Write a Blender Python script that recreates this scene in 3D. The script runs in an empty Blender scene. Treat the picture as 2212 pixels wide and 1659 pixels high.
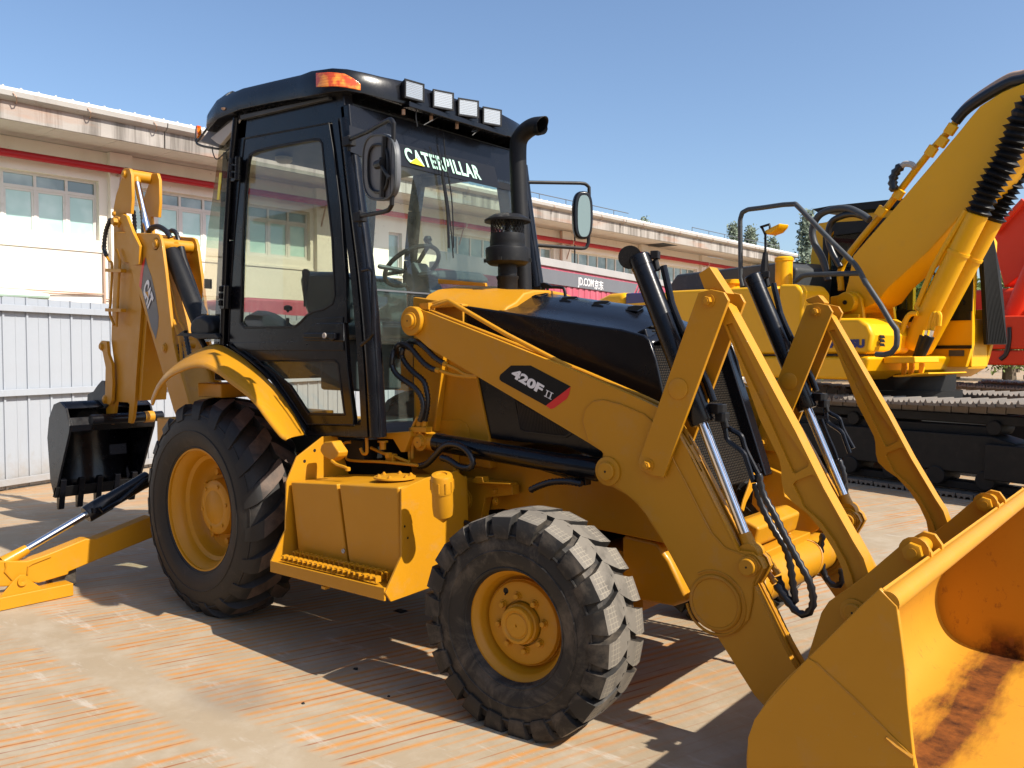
import bpy, bmesh, math, random
from mathutils import Vector, Matrix
from mathutils.geometry import tessellate_polygon
random.seed(7)
R = math.radians
sc = bpy.context.scene
COL = sc.collection

# ---------------------------------------------------------------- camera, sky, sun, exposure
CAM = Vector((4.74, -3.78, 1.645)); AZ = R(130); PITCH = R(-2.148)
cam = bpy.data.cameras.new('camera'); cam_ob = bpy.data.objects.new('camera', cam); COL.objects.link(cam_ob)
cam_ob.location = CAM
cam_ob.rotation_euler = (R(90) + PITCH, 0, AZ - R(90))
cam.sensor_width = 36; cam.lens = 36 * 1800 / 2212; cam.clip_start = .05; cam.clip_end = 2000
sc.camera = cam_ob
SUN = Vector((1.0, .12, 1.0)).normalized()
sun_el = math.asin(SUN.z); sun_az = math.atan2(SUN.y, SUN.x)
world = bpy.data.worlds.new('World'); sc.world = world; world.use_nodes = True
wn = world.node_tree
sky = wn.nodes.new('ShaderNodeTexSky'); sky.sky_type = 'NISHITA'; sky.sun_disc = False
sky.sun_elevation = sun_el; sky.sun_rotation = R(90) - sun_az
sky.air_density = 1.0; sky.dust_density = 1.6; sky.ozone_density = 3.6; sky.altitude = 0
bg = wn.nodes['Background']; bg.inputs['Strength'].default_value = .122
wn.links.new(sky.outputs[0], bg.inputs[0])
sl = bpy.data.lights.new('sun', 'SUN'); sl.energy = 5.0; sl.angle = R(.55); sl.color = (1, .93, .82)
so = bpy.data.objects.new('sun', sl); COL.objects.link(so); so.location = (30, 5, 30)
so.rotation_euler = SUN.to_track_quat('Z', 'Y').to_euler()
sc.view_settings.view_transform = 'Standard'; sc.view_settings.look = 'None'
sc.view_settings.exposure = .60; sc.view_settings.gamma = 1
sc.cycles.max_bounces = 8; sc.cycles.transparent_max_bounces = 16

# ---------------------------------------------------------------- survey: a sight line meets a plane of the place
FW = Vector((math.cos(AZ) * math.cos(PITCH), math.sin(AZ) * math.cos(PITCH), math.sin(PITCH)))
RT = Vector((math.sin(AZ), -math.cos(AZ), 0)); UPV = RT.cross(FW)
SHEET = dict(V=(0,0,1), G4=(1261.8,521.2,.3141), G5=(1261.8,932.6,.3472), G6=(1590.9,987.5,.4049), G2=(877.8,603.5,.2728),
             G1=(576,850.3,.2810), G8=(1645.8,603.5,.3142), G7=(1645.8,137.2,.3142), R2=(713.2,109.7,.2728), R1=(384,109.7,.2480),
             R3=(0,164.6,.2480), R4=(0,548.6,.2232), R5=(0,850.3,.2894), R6=(274.3,713.2,.397), G3=(877.8,1042.3,.3472),
             Z3=(466.3,658.3,.1984), Z4=(274.3,1261.8,.496), Z5=(768,493.7,.1984), Z6=(1124.6,411.5,.2728), Z7=(466.3,274.3,.2646),
             B4=(192,356.6,.3638), D1=(1316.6,1097.2,.1983), D2=(1069.8,466.3,.1984), L1=(1508.7,576,.3746), L2=(1618.4,905.2,.4034))
def hit(sheet, x, y, p, n):
    a = SHEET[sheet]; u = a[0] + a[2] * x; v = a[1] + a[2] * y
    d = FW + RT * ((u - 1106) / 1800) - UPV * ((v - 829.5) / 1800)
    p = Vector(p); n = Vector(n)
    return CAM + d * ((p - CAM).dot(n) / d.dot(n))
def oy(sheet, pts, Y): return [hit(sheet, x, y, (0, Y, 0), (0, 1, 0)) for x, y in pts]
def ox(sheet, pts, X): return [hit(sheet, x, y, (X, 0, 0), (1, 0, 0)) for x, y in pts]
def op(sheet, pts, p, n): return [hit(sheet, x, y, p, n) for x, y in pts]

# ---------------------------------------------------------------- materials
def rgb(c): return (c[0], c[1], c[2], 1)
class NT:
    def __init__(s, name):
        s.m = bpy.data.materials.new(name); s.m.use_nodes = True; s.t = s.m.node_tree; s.n = s.t.nodes; s.l = s.t.links
        s.b = s.n['Principled BSDF']; s.out = s.n['Material Output']
        s.tc = s.n.new('ShaderNodeTexCoord').outputs['Object']
    def add(s, t, **k):
        n = s.n.new(t)
        for a, v in k.items(): setattr(n, a, v)
        return n
    def mapv(s, scale=(1,1,1), rot=(0,0,0)):
        n = s.add('ShaderNodeMapping'); n.inputs['Scale'].default_value = scale; n.inputs['Rotation'].default_value = rot
        s.l.new(s.tc, n.inputs[0]); return n.outputs[0]
    def noise(s, scale, detail=4, vec=None, rough=.55, dist=0):
        n = s.add('ShaderNodeTexNoise'); n.inputs['Scale'].default_value = scale; n.inputs['Detail'].default_value = detail
        n.inputs['Roughness'].default_value = rough; n.inputs['Distortion'].default_value = dist
        s.l.new(vec or s.tc, n.inputs['Vector']); return n.outputs['Fac']
    def ramp(s, fac, a, b, ca=(0,0,0), cb=(1,1,1)):
        n = s.add('ShaderNodeValToRGB'); e = n.color_ramp.elements
        e[0].position = a; e[1].position = b; e[0].color = rgb(ca); e[1].color = rgb(cb)
        s.l.new(fac, n.inputs[0]); return n.outputs['Color']
    def mix(s, fac, a, b, bt='MIX'):
        n = s.add('ShaderNodeMix', data_type='RGBA', blend_type=bt)
        for i, v in ((0, fac), (6, a), (7, b)):
            if hasattr(v, 'is_output'): s.l.new(v, n.inputs[i])
            else: n.inputs[i].default_value = v if i == 0 else rgb(v)
        return n.outputs[2]
    def math(s, op, a, b=0, clamp=False):
        n = s.add('ShaderNodeMath', operation=op, use_clamp=clamp)
        for i, v in ((0, a), (1, b)):
            if hasattr(v, 'is_output'): s.l.new(v, n.inputs[i])
            else: n.inputs[i].default_value = v
        return n.outputs[0]
    def sep(s, vec=None):
        n = s.add('ShaderNodeSeparateXYZ'); s.l.new(vec or s.tc, n.inputs[0]); return n.outputs
    def bump(s, h, strength=.3, dist=.01):
        n = s.add('ShaderNodeBump'); n.inputs['Strength'].default_value = strength; n.inputs['Distance'].default_value = dist
        s.l.new(h, n.inputs['Height']); s.l.new(n.outputs[0], s.b.inputs['Normal'])
    def set(s, **k):
        for a, v in k.items():
            i = s.b.inputs[a.replace('_', ' ')]
            if hasattr(v, 'is_output'): s.l.new(v, i)
            elif isinstance(v, tuple): i.default_value = rgb(v)
            else: i.default_value = v
        return s
def paint(name, col, rough=.35, coat=.0, spec=.35, metal=0., var=.12, dirt=(.30,.25,.19), dirtamt=.25, bump=.05, scale=2.2, peel=60):
    t = NT(name)
    dark = tuple(c * (1 - var) for c in col)
    c = t.mix(t.noise(scale, 5), dark, tuple(min(1, c * (1 + var * .5)) for c in col))
    f = t.math('MULTIPLY', t.ramp(t.noise(scale * 3.3, 8, rough=.7), .55, .8), dirtamt)
    f2 = t.math('MULTIPLY', t.ramp(t.noise(90, 3), .66, .74), dirtamt * .8)
    c = t.mix(f, c, dirt); c = t.mix(f2, c, dirt)
    t.set(Base_Color=c, Specular_IOR_Level=spec, Metallic=metal, Coat_Weight=coat, Coat_Roughness=.08)
    r = t.math('MULTIPLY_ADD', t.noise(scale * 5, 5), .25); t.n[-1].inputs[2].default_value = rough - .12
    t.set(Roughness=r); t.bump(t.noise(peel, 2), bump, .004)
    return t.m
M = {}
M['cat'] = paint('loader_yellow_paint', (.50, .222, .006), .46, .05, var=.14, dirtamt=.2, bump=.10)
M['catw'] = paint('loader_yellow_worn', (.46, .20, .008), .5, 0, var=.2, dirtamt=.35, bump=.15)
M['kom'] = paint('excavator_yellow_paint', (.78, .39, .001), .42, .0, var=.06, dirtamt=.08)
M['red'] = paint('excavator_red_paint', (.66, .045, .008), .5, .0, var=.1, dirtamt=.08)
M['blk'] = paint('gloss_black_paint', (.005, .0055, .008), .24, .08, spec=.28, var=.3, dirt=(.12,.11,.09), dirtamt=.05, bump=.06)
M['blkm'] = paint('matte_black_paint', (.009, .009, .010), .5, 0, spec=.25, var=.3, dirt=(.15,.13,.10), dirtamt=.15, bump=.12)
M['iron'] = paint('greasy_track_iron', (.007, .007, .0065), .65, 0, var=.4, dirt=(.06,.05,.04), dirtamt=.2, bump=.3)
M['pad'] = paint('worn_track_pad', (.20, .17, .14), .5, 0, metal=.2, var=.4, dirt=(.25,.13,.06), dirtamt=.6, bump=.3)
M['grey'] = paint('grey_plastic', (.10, .105, .115), .5, 0, var=.15, dirtamt=.2)
M['trim'] = paint('dark_grey_trim', (.045, .05, .055), .5, 0, var=.2, dirtamt=.2)
def simple(name, col, rough=.5, metal=0., coat=0., **k):
    t = NT(name); n = t.noise(7, 5)
    t.set(Base_Color=t.mix(n, tuple(c * .88 for c in col), tuple(min(1, c * 1.08) for c in col)), Roughness=rough, Metallic=metal, Coat_Weight=coat, **k)
    return t.m
M['chrome'] = simple('polished_chrome', (.75, .76, .78), .09, 1.)
M['seat'] = simple('seat_vinyl', (.03, .04, .045), .25, coat=.4)
M['white'] = simple('white_lettering', (.75, .74, .74), .45)
M['mint'] = simple('pale_mint_lettering', (.46, .74, .60), .45)
M['navy'] = simple('navy_lettering', (.02, .02, .13), .4)
M['decalblk'] = simple('black_decal', (.007, .007, .007), .6, Specular_IOR_Level=.2)
M['decalgrey'] = simple('grey_decal', (.075, .072, .085), .4)
M['decalred'] = simple('red_decal', (.62, .015, .015), .4)
M['decalyel'] = simple('yellow_decal', (.75, .62, .02), .45)
M['sun'] = simple('sunstrip_film', (.008, .010, .016), .5, Specular_IOR_Level=.2)
t = NT('amber_lens'); lx = t.math('SINE', t.math('MULTIPLY', t.sep()[2], 420))
c = t.mix(t.ramp(t.noise(16, 3), .45, .6), (.62, .07, .004), (.95, .34, .03)); c = t.mix(t.math('MULTIPLY', t.ramp(lx, .3, .9), .35), c, (.40, .04, .003))
t.set(Base_Color=c, Roughness=.12, Coat_Weight=.6); M['orange'] = t.m
M['lamp'] = simple('frosted_lamp_glass', (.55, .54, .50), .20, metal=.8, coat=.5)
M['bark'] = simple('bark', (.12, .09, .06), .9)
M['void'] = simple('dark_opening', (.002, .002, .002), 1.0); M['void'].node_tree.nodes['Principled BSDF'].inputs['Specular IOR Level'].default_value = .05
M['wire'] = simple('black_cable', (.012, .012, .012), .5)
# rubber
def rubber(name, dust, amt, lo=.52, hi=.72):
    t = NT(name)
    a = t.mix(t.noise(4, 6), (.009, .0085, .008), (.022, .020, .018))
    f = t.math('MULTIPLY', t.ramp(t.noise(5.5, 9, rough=.68, dist=.6), lo, hi), amt)
    c = t.mix(f, a, dust)
    t.set(Base_Color=c, Roughness=.62, Specular_IOR_Level=.4); t.bump(t.noise(45, 5), .25, .004)
    return t.m
M['rub'] = rubber('dusty_tyre_rubber', (.14, .112, .082), .75, .47, .70)
M['rubrear'] = rubber('dark_tyre_rubber', (.10, .07, .05), .4, .55, .75)
M['tread'] = rubber('grey_worn_tread', (.185, .165, .135), .92, .2, .5)
def lattice():
    t = NT('waffled_worn_tread'); x, y, z = t.sep()
    a = t.mix(t.noise(4, 6), (.012, .011, .010), (.03, .028, .026)); c = t.mix(t.math('MULTIPLY', t.ramp(t.noise(5.5, 9, rough=.68, dist=.6), .2, .5), .9), a, (.17, .150, .122))
    th_ = t.math('MULTIPLY', t.math('ARCTAN2', z, x), .49 / .021)
    l1 = t.math('ABSOLUTE', t.math('SUBTRACT', t.math('FRACT', th_), .5)); l2 = t.math('ABSOLUTE', t.math('SUBTRACT', t.math('FRACT', t.math('MULTIPLY', y, 1 / .021)), .5))
    ln = t.math('MAXIMUM', t.ramp(l1, .40, .43), t.ramp(l2, .40, .43)); ay = t.math('ABSOLUTE', y)
    zone = t.math('MULTIPLY', t.ramp(ay, .070, .074), t.ramp(ay, .135, .14, (1,1,1), (0,0,0)))
    c = t.mix(t.math('MULTIPLY', t.math('MULTIPLY', ln, zone), .7), c, (.27, .235, .18))
    t.set(Base_Color=c, Roughness=.7); t.bump(t.noise(45, 5), .25, .004); return t.m
M['tread'] = lattice()
M['treadd'] = rubber('tread_groove_rubber', (.10, .09, .075), .8, .3, .6)
M['lugtop'] = rubber('brown_lug_face', (.13, .085, .06), .85, .3, .6)
M['hose'] = simple('hose_rubber', (.012, .012, .014), .33)
def glass(name, tint, spec=1.45, rough=0.):
    t = NT(name); t.n.remove(t.b)
    tr = t.add('ShaderNodeBsdfTransparent'); tr.inputs[0].default_value = rgb(tint)
    gl = t.add('ShaderNodeBsdfGlossy'); gl.inputs['Roughness'].default_value = rough; gl.inputs['Color'].default_value = (.9, .95, 1, 1)
    fr = t.add('ShaderNodeFresnel'); fr.inputs[0].default_value = spec
    ge = t.add('ShaderNodeNewGeometry'); ff = t.math('MULTIPLY', fr.outputs[0], t.math('SUBTRACT', 1, ge.outputs['Backfacing'])); mx = t.add('ShaderNodeMixShader'); t.l.new(ff, mx.inputs[0]); t.l.new(tr.outputs[0], mx.inputs[1]); t.l.new(gl.outputs[0], mx.inputs[2])
    df = t.add('ShaderNodeBsdfDiffuse'); df.inputs[0].default_value = (.5, .48, .42, 1)
    dm = t.math('MULTIPLY_ADD', t.ramp(t.noise(3, 8, rough=.7), .4, .8), .045); t.n[-1].inputs[2].default_value = .012
    m2 = t.add('ShaderNodeMixShader'); t.l.new(dm, m2.inputs[0])
    t.l.new(mx.outputs[0], m2.inputs[1]); t.l.new(df.outputs[0], m2.inputs[2]); t.l.new(m2.outputs[0], t.out.inputs[0])
    return t.m
M['glass'] = glass('side_glass', (.81, .83, .78))
M['rglass'] = glass('tinted_rear_glass', (.70, .68, .58))
M['kglass'] = glass('dark_excavator_glass', (.50, .60, .58))
M['wglass'] = glass('green_windshield_glass', (.89, .97, .93))
# building
t = NT('cream_stucco_wall')
c = t.mix(t.noise(.8, 7), (.72, .655, .55), (.82, .76, .66))
s_ = t.ramp(t.noise(1.4, 6, t.mapv((1, 1, .18))), .55, .8); c = t.mix(t.math('MULTIPLY', s_, .3), c, (.45, .37, .27))
c = t.mix(t.math('MULTIPLY', t.ramp(t.noise(9, 3), .70, .73), .55), c, (.33, .27, .2))
t.set(Base_Color=c, Roughness=.9); t.bump(t.noise(35, 4), .2, .01); M['wall'] = t.m
t = NT('stained_fascia_with_gutter_shade')
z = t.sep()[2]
c = t.mix(t.noise(1.6, 6), (.27, .245, .22), (.40, .37, .335))  # base darkened evenly to carry the gutter's shade; streaks and rust come on top
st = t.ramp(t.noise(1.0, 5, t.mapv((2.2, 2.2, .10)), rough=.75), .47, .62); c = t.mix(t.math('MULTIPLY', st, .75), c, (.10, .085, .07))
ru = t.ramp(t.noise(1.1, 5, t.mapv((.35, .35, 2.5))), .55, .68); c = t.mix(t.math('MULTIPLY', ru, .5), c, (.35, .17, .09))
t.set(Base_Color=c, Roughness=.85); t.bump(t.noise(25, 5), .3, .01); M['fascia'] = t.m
M['soffit'] = paint('soffit_board', (.52, .47, .42), .85, var=.15, dirt=(.3,.24,.18), dirtamt=.5, scale=.8)
M['roof'] = paint('white_roof_sheet', (.72, .72, .70), .6, var=.1, dirt=(.4,.3,.2), dirtamt=.3, scale=.7)
M['gutter'] = paint('grey_gutter_sheet', (.42, .40, .37), .6, var=.2, dirt=(.3,.17,.09), dirtamt=.6, scale=1.2)
M['wframe'] = paint('white_window_frame', (.66, .63, .58), .6, var=.1, dirt=(.35,.28,.2), dirtamt=.4)
def pane(name, a, b, lo=.42, hi=.6):
    t = NT(name); n = t.add('ShaderNodeObjectInfo')
    f = t.ramp(t.noise(1.2, 3), lo, hi)
    c = t.mix(f, a, b); c = t.mix(t.math('MULTIPLY', n.outputs['Random'], .35), c, (.35, .45, .42))
    t.set(Base_Color=c, Roughness=.12, Coat_Weight=.6, Specular_IOR_Level=.7); return t.m
M['pane'] = pane('papered_window_pane', (.36, .56, .50), (.52, .70, .64))
M['paned'] = pane('dark_window_pane', (.10, .15, .15), (.26, .33, .32))
M['redpipe'] = paint('red_fire_pipe', (.36, .008, .013), .45, .0, var=.1, dirtamt=.1)
M['fence'] = paint('pale_grey_hoarding_sheet', (.33, .355, .39), .4, .15, var=.05, dirt=(.42,.38,.33), dirtamt=.25, scale=1.2, bump=.04)
t = NT('pale_grey_hoarding_sheet_soiled'); x, y, z = t.sep()
c = t.mix(t.noise(.9, 6), (.31, .335, .37), (.36, .385, .42))
c = t.mix(t.math('MULTIPLY', t.ramp(t.noise(2.0, 7, t.mapv((3, 3, .25)), rough=.7), .52, .72), .35), c, (.24, .235, .22))
lowd = t.math('ADD', t.math('MULTIPLY', z, -1.6), t.math('MULTIPLY', t.noise(5, 6, rough=.7), 1.3)); c = t.mix(t.math('MULTIPLY', t.ramp(lowd, .0, .6), .55), c, (.26, .21, .15))
c = t.mix(t.math('MULTIPLY', t.ramp(t.noise(3, 7, t.mapv((2, 2, .5)), rough=.75), .66, .70), .5), c, (.24, .12, .06))
t.set(Base_Color=c, Roughness=.4); t.bump(t.noise(2.2, 4), .25, .03); M['fence'] = t.m
M['green'] = paint('mint_green_sheet', (.46, .60, .50), .6, var=.08)
M['drain'] = paint('weathered_pipe', (.45, .30, .22), .7, var=.2)
t = NT('faded_red_container'); u = t.sep()
c = t.mix(t.noise(.9, 6, t.mapv((3, 3, .35))), (.36, .05, .085), (.46, .10, .14)); c = t.mix(t.math('MULTIPLY', t.ramp(t.noise(2.5, 7, t.mapv((6, 6, .5))), .5, .75), .35), c, (.50, .24, .27))
t.set(Base_Color=c, Roughness=.6); M['cont'] = t.m
M['contgrey'] = paint('container_grey_band', (.135, .14, .155), .6, var=.12, dirtamt=.15)
M['contrail'] = paint('container_top_rail', (.35, .34, .33), .6, var=.2, dirtamt=.3)
def leaf(name, a, b):
    t = NT(name); c = t.mix(t.noise(1.3, 3), a, b); t.set(Base_Color=c, Roughness=.7); t.b.inputs['Subsurface Weight'].default_value = 0
    return t.m
M['conifer'] = leaf('haze_lightened_conifer_foliage', (.12, .155, .11), (.22, .27, .19))  # green lightened so the colour itself carries the distance haze
M['bush'] = leaf('yellow_green_foliage', (.09, .14, .03), (.20, .25, .06))
t = NT('radiator_mesh'); c = t.mix(t.noise(20, 4), (.028, .021, .014), (.07, .052, .032)); t.set(Base_Color=c, Roughness=.6, Metallic=.2); M['mesh'] = t.m
# bucket inside: paint scraped to rust along the floor
t = NT('bucket_paint_with_rust'); x, y, z = t.sep()
c = t.mix(t.noise(2, 5), (.42, .19, .012), (.50, .23, .016))
band = t.math('SUBTRACT', 1, t.math('ABSOLUTE', t.math('MULTIPLY', t.math('SUBTRACT', x, 3.93), 4.2)), True)
w = t.math('ADD', t.math('MULTIPLY', band, 1.0), t.math('MULTIPLY', t.math('SUBTRACT', t.noise(2.6, 8, t.mapv((2.6, .55, 2.6)), rough=.7), .5), 1.7))
low = t.ramp(z, .10, .24, (1,1,1), (0,0,0))
f = t.math('MULTIPLY', t.ramp(w, .40, .82), low)
c = t.mix(f, c, t.mix(t.ramp(t.noise(7, 8, rough=.75), .35, .68), (.030, .009, .003), (.24, .075, .012)))
sp = t.math('MULTIPLY', t.ramp(t.noise(16, 8, t.mapv((1, 1.8, .6)), rough=.75), .60, .68), .75); c = t.mix(sp, c, (.20, .075, .02))
t.set(Base_Color=c, Roughness=.62, Specular_IOR_Level=.25); t.bump(t.noise(50, 4), .15, .004); M['bin'] = t.m
GA, GB, GC = 0.0, 1.0, 1.84
# ground: worn beige plates with rust streaks
t = NT('beige_yard_floor_with_rust_streaks'); t.tc = t.add('ShaderNodeNewGeometry').outputs['Position']
mp = t.mapv((1, 1, 1), (0, 0, R(-73))); mx, my, mz = t.sep(mp)
base = t.mix(t.noise(.7, 8, rough=.6), (.265, .202, .128), (.365, .29, .195))
base = t.mix(t.ramp(t.noise(3.5, 8, rough=.7), .45, .75), base, (.39, .325, .24))
base = t.mix(t.math('MULTIPLY', t.ramp(t.noise(6, 7, t.mapv((.5, .5, 1)), rough=.75), .55, .7), .35), base, (.21, .165, .12))
jit = t.math('MULTIPLY', t.noise(1.1, 3), .05)
per = t.math('MULTIPLY', t.math('ADD', my, jit), 1 / .062)
fr = t.math('ABSOLUTE', t.math('SUBTRACT', t.math('FRACT', per), .5))
def streaks(width, mask_scale, lo, hi, seedv):
    cellv = t.add('ShaderNodeCombineXYZ'); t.l.new(t.math('MULTIPLY', mx, mask_scale), cellv.inputs[0])
    t.l.new(t.math('MULTIPLY', t.math('FLOOR', per), 7.31 + seedv), cellv.inputs[1])
    m = t.ramp(t.noise(1.0, 5, cellv.outputs[0]), lo, hi)
    wv = t.math('MULTIPLY', m, width)
    e = t.math('SUBTRACT', 1, t.math('DIVIDE', fr, t.math('ADD', wv, .001)), True)
    return t.math('MULTIPLY', e, m)
patch = t.ramp(t.noise(.42, 5), .36, .48)
gx, gy, gz = t.sep()
gd = t.math('ABSOLUTE', t.math('ADD', t.math('ADD', t.math('MULTIPLY', gx, GA), t.math('MULTIPLY', gy, GB)), GC))
gap = t.ramp(t.math('ADD', gd, t.math('MULTIPLY', t.noise(3, 4), .06)), .13, .19)
cx1 = t.math('MULTIPLY', t.math('SUBTRACT', gx, 2.6), 2.0, True); cy1 = t.math('MULTIPLY', t.math('SUBTRACT', 3.2, gy), 1.0, True)
patch = t.math('MULTIPLY', patch, t.math('SUBTRACT', 1, t.math('MULTIPLY', t.math('MULTIPLY', cx1, cy1), .86)))
patch = t.math('MULTIPLY', patch, gap)
s1 = t.math('MULTIPLY', streaks(.44, .8, .37, .56, 0), patch)
edge = t.ramp(t.noise(22, 6, t.mapv((1, 1, 1), (0, 0, 0)), rough=.7), .12, .50)
c = t.mix(t.math('MULTIPLY', t.math('MULTIPLY', s1, edge), 1.2, True), base, t.mix(t.noise(3, 4), (.40, .145, .03), (.50, .265, .08)))
s2 = t.math('MULTIPLY', streaks(.13, 1.5, .46, .60, 3.7), patch)
c = t.mix(s2, c, (.21, .065, .024))
pale = t.math('MULTIPLY', t.ramp(t.noise(4.5, 9, t.mapv((.35, 1.6, 1), (0, 0, R(-73))), rough=.75), .57, .66), .5)
c = t.mix(pale, c, (.50, .45, .39))
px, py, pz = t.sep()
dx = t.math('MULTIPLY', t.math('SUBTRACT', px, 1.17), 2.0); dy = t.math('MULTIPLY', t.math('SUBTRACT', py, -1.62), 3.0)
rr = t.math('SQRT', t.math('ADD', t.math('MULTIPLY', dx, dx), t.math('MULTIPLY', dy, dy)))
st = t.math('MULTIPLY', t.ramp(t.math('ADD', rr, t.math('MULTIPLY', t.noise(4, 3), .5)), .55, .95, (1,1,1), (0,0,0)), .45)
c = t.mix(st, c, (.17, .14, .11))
grit = t.ramp(t.noise(75, 3, rough=.6), .71, .75); c = t.mix(t.math('MULTIPLY', grit, .6), c, (.10, .08, .065))
grit = t.ramp(t.noise(60, 3, t.mapv((1, 1, 1), (0, 0, 1.1)), rough=.6), .70, .74); c = t.mix(t.math('MULTIPLY', grit, .5), c, (.55, .50, .43))
t.set(Base_Color=c, Roughness=.8); t.bump(t.noise(28, 8, rough=.7), .3, .006); M['ground'] = t.m

# ---------------------------------------------------------------- mesh building
class MB:
    def __init__(s): s.v = []; s.f = []; s.mi = []
    def add(s, vs, fs, mi=0):
        o = len(s.v); s.v += [Vector(p) for p in vs]; s.f += [tuple(i + o for i in f) for f in fs]; s.mi += [mi] * len(fs); return s
    def prism(s, pts, off, holes=(), mi=0):
        off = Vector(off); loops = [list(pts)] + [list(h) for h in holes]; allp = [Vector(p) for l in loops for p in l]; n = len(allp)
        tris = tessellate_polygon([[Vector(p) for p in l] for l in loops])
        nrm = Vector((0, 0, 0)); l0 = [Vector(p) for p in loops[0]]
        for i in range(len(l0)): nrm += l0[i].cross(l0[(i + 1) % len(l0)])
        vs = allp + [p + off for p in allp]; fs = []
        if nrm.dot(off) > 0: front = -1
        else: front = 1
        if len(loops) == 1:
            a = tuple(range(n)); fs += [a if front > 0 else a[::-1], tuple(i + n for i in (a[::-1] if front > 0 else a))]
        else:
            for tr in tris:
                q = (allp[tr[1]] - allp[tr[0]]).cross(allp[tr[2]] - allp[tr[0]])
                if q.dot(off) > 0: tr = tr[::-1]
                fs += [tuple(tr), tuple(i + n for i in tr[::-1])]
        k = 0
        for li, l in enumerate(loops):
            m = len(l); ar = Vector((0, 0, 0)); lv = [Vector(p) for p in l]
            for i in range(m): ar += lv[i].cross(lv[(i + 1) % m])
            ccw = ar.dot(off) < 0
            if li: ccw = not ccw
            for i in range(m):
                a, b = k + i, k + (i + 1) % m
                fs.append((b, a, a + n, b + n) if ccw else (a, b, b + n, a + n))
            k += m
        return s.add(vs, fs, mi)
    def box(s, c, d, rot=0, mi=0):
        c = Vector(c); x, y, z = d[0] / 2, d[1] / 2, d[2] / 2; m = Matrix.Rotation(rot, 3, 'Z')
        vs = [c + m @ Vector((a * x, b * y, e * z)) for a in (-1, 1) for b in (-1, 1) for e in (-1, 1)]
        return s.add(vs, [(0,1,3,2), (4,6,7,5), (0,4,5,1), (2,3,7,6), (0,2,6,4), (1,5,7,3)], mi)
    def bar(s, p, q, w, h, up=(0, 0, 1), mi=0):
        p, q = Vector(p), Vector(q); a = (q - p).normalized(); u = Vector(up); sx = a.cross(u).normalized(); uu = sx.cross(a)
        vs = [e + sx * (i * w / 2) + uu * (j * h / 2) for e in (p, q) for i, j in ((-1,-1), (1,-1), (1,1), (-1,1))]
        return s.add(vs, [(3,2,1,0), (4,5,6,7), (0,1,5,4), (1,2,6,5), (2,3,7,6), (3,0,4,7)], mi)
    def tube(s, path, r, n=10, closed=False, mi=0):
        P = [Vector(p) for p in path]; m = len(P); rr = r if isinstance(r, (list, tuple)) else [r] * m
        o = len(s.v); prev = None; vs = []
        for i in range(m):
            a = P[(i + 1) % m] if closed or i < m - 1 else P[i]; b = P[i - 1] if closed or i > 0 else P[i]
            tdir = (a - b).normalized()
            if prev is None:
                u = tdir.orthogonal().normalized()
            else:
                u = (prev - tdir * prev.dot(tdir))
                u = u.normalized() if u.length > 1e-6 else tdir.orthogonal().normalized()
            prev = u; w = tdir.cross(u)
            vs += [P[i] + (u * math.cos(2*math.pi*k/n) + w * math.sin(2*math.pi*k/n)) * rr[i] for k in range(n)]
        fs = []
        for i in range(m if closed else m - 1):
            j = (i + 1) % m
            for k in range(n):
                l = (k + 1) % n; fs.append((i*n+k, i*n+l, j*n+l, j*n+k))
        if not closed: fs += [tuple(range(n))[::-1], tuple((m-1)*n + k for k in range(n))]
        return s.add(vs, fs, mi)
    def lathe(s, prof, o, ax, n=40, mi=0, cap=True):
        """prof: (distance along axis, radius)"""
        o = Vector(o); ax = Vector(ax).normalized(); u = ax.orthogonal().normalized(); w = ax.cross(u); m = len(prof)
        vs = [o + ax * a + (u * math.cos(2*math.pi*k/n) + w * math.sin(2*math.pi*k/n)) * r for a, r in prof for k in range(n)]
        fs = [(i*n+k, i*n+(k+1)%n, (i+1)*n+(k+1)%n, (i+1)*n+k) for i in range(m-1) for k in range(n)]
        if cap: fs += [tuple(range(n))[::-1], tuple((m-1)*n+k for k in range(n))]
        return s.add(vs, fs, mi)
    def cyl(s, p, q, r, r2=None, n=20, mi=0):
        p, q = Vector(p), Vector(q); L = (q - p).length
        return s.lathe([(0, r), (L, r if r2 is None else r2)], p, q - p, n, mi)
def link(name, me, parent=None):
    o = bpy.data.objects.new(name, me); COL.objects.link(o)
    if parent is not None: o.parent = parent
    return o
def build(mb, name, mats, parent=None, bevel=0, seg=2, ang=35, fix=True):
    me = bpy.data.meshes.new(name); me.from_pydata([tuple(v) for v in mb.v], [], mb.f)
    for m in (mats if isinstance(mats, (list, tuple)) else [mats]): me.materials.append(m)
    me.polygons.foreach_set('material_index', mb.mi)
    if fix:
        bm = bmesh.new(); bm.from_mesh(me); bmesh.ops.recalc_face_normals(bm, faces=bm.faces); bm.to_mesh(me); bm.free()
    me.shade_smooth(); me.set_sharp_from_angle(angle=R(ang)); me.update()
    o = link(name, me, parent)
    if parent is not None: o.matrix_parent_inverse = Matrix.Identity(4); o.location = -base_of(parent)
    if bevel:
        b = o.modifiers.new('bevel', 'BEVEL'); b.width = bevel; b.segments = seg; b.limit_method = 'ANGLE'; b.angle_limit = R(40); b.harden_normals = True
    return o
BASE = {}
def base_of(o):
    v = Vector((0, 0, 0))
    while o is not None: v += BASE.get(o.name, Vector((0, 0, 0))) ; o = None
    return v
def thing(name, loc, label, cat, group=None):
    o = bpy.data.objects.new(name, None); COL.objects.link(o); o.location = loc; o.empty_display_size = .2
    BASE[o.name] = Vector(loc); o['label'] = label; o['category'] = cat
    if group: o['group'] = group
    return o
def sub(mb, name, mat, parent, **k):
    """a sub-part: its parent is a part whose own origin already is the world origin"""
    o = build(mb, name, mat, None, **k); o.parent = parent
    return o
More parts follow.
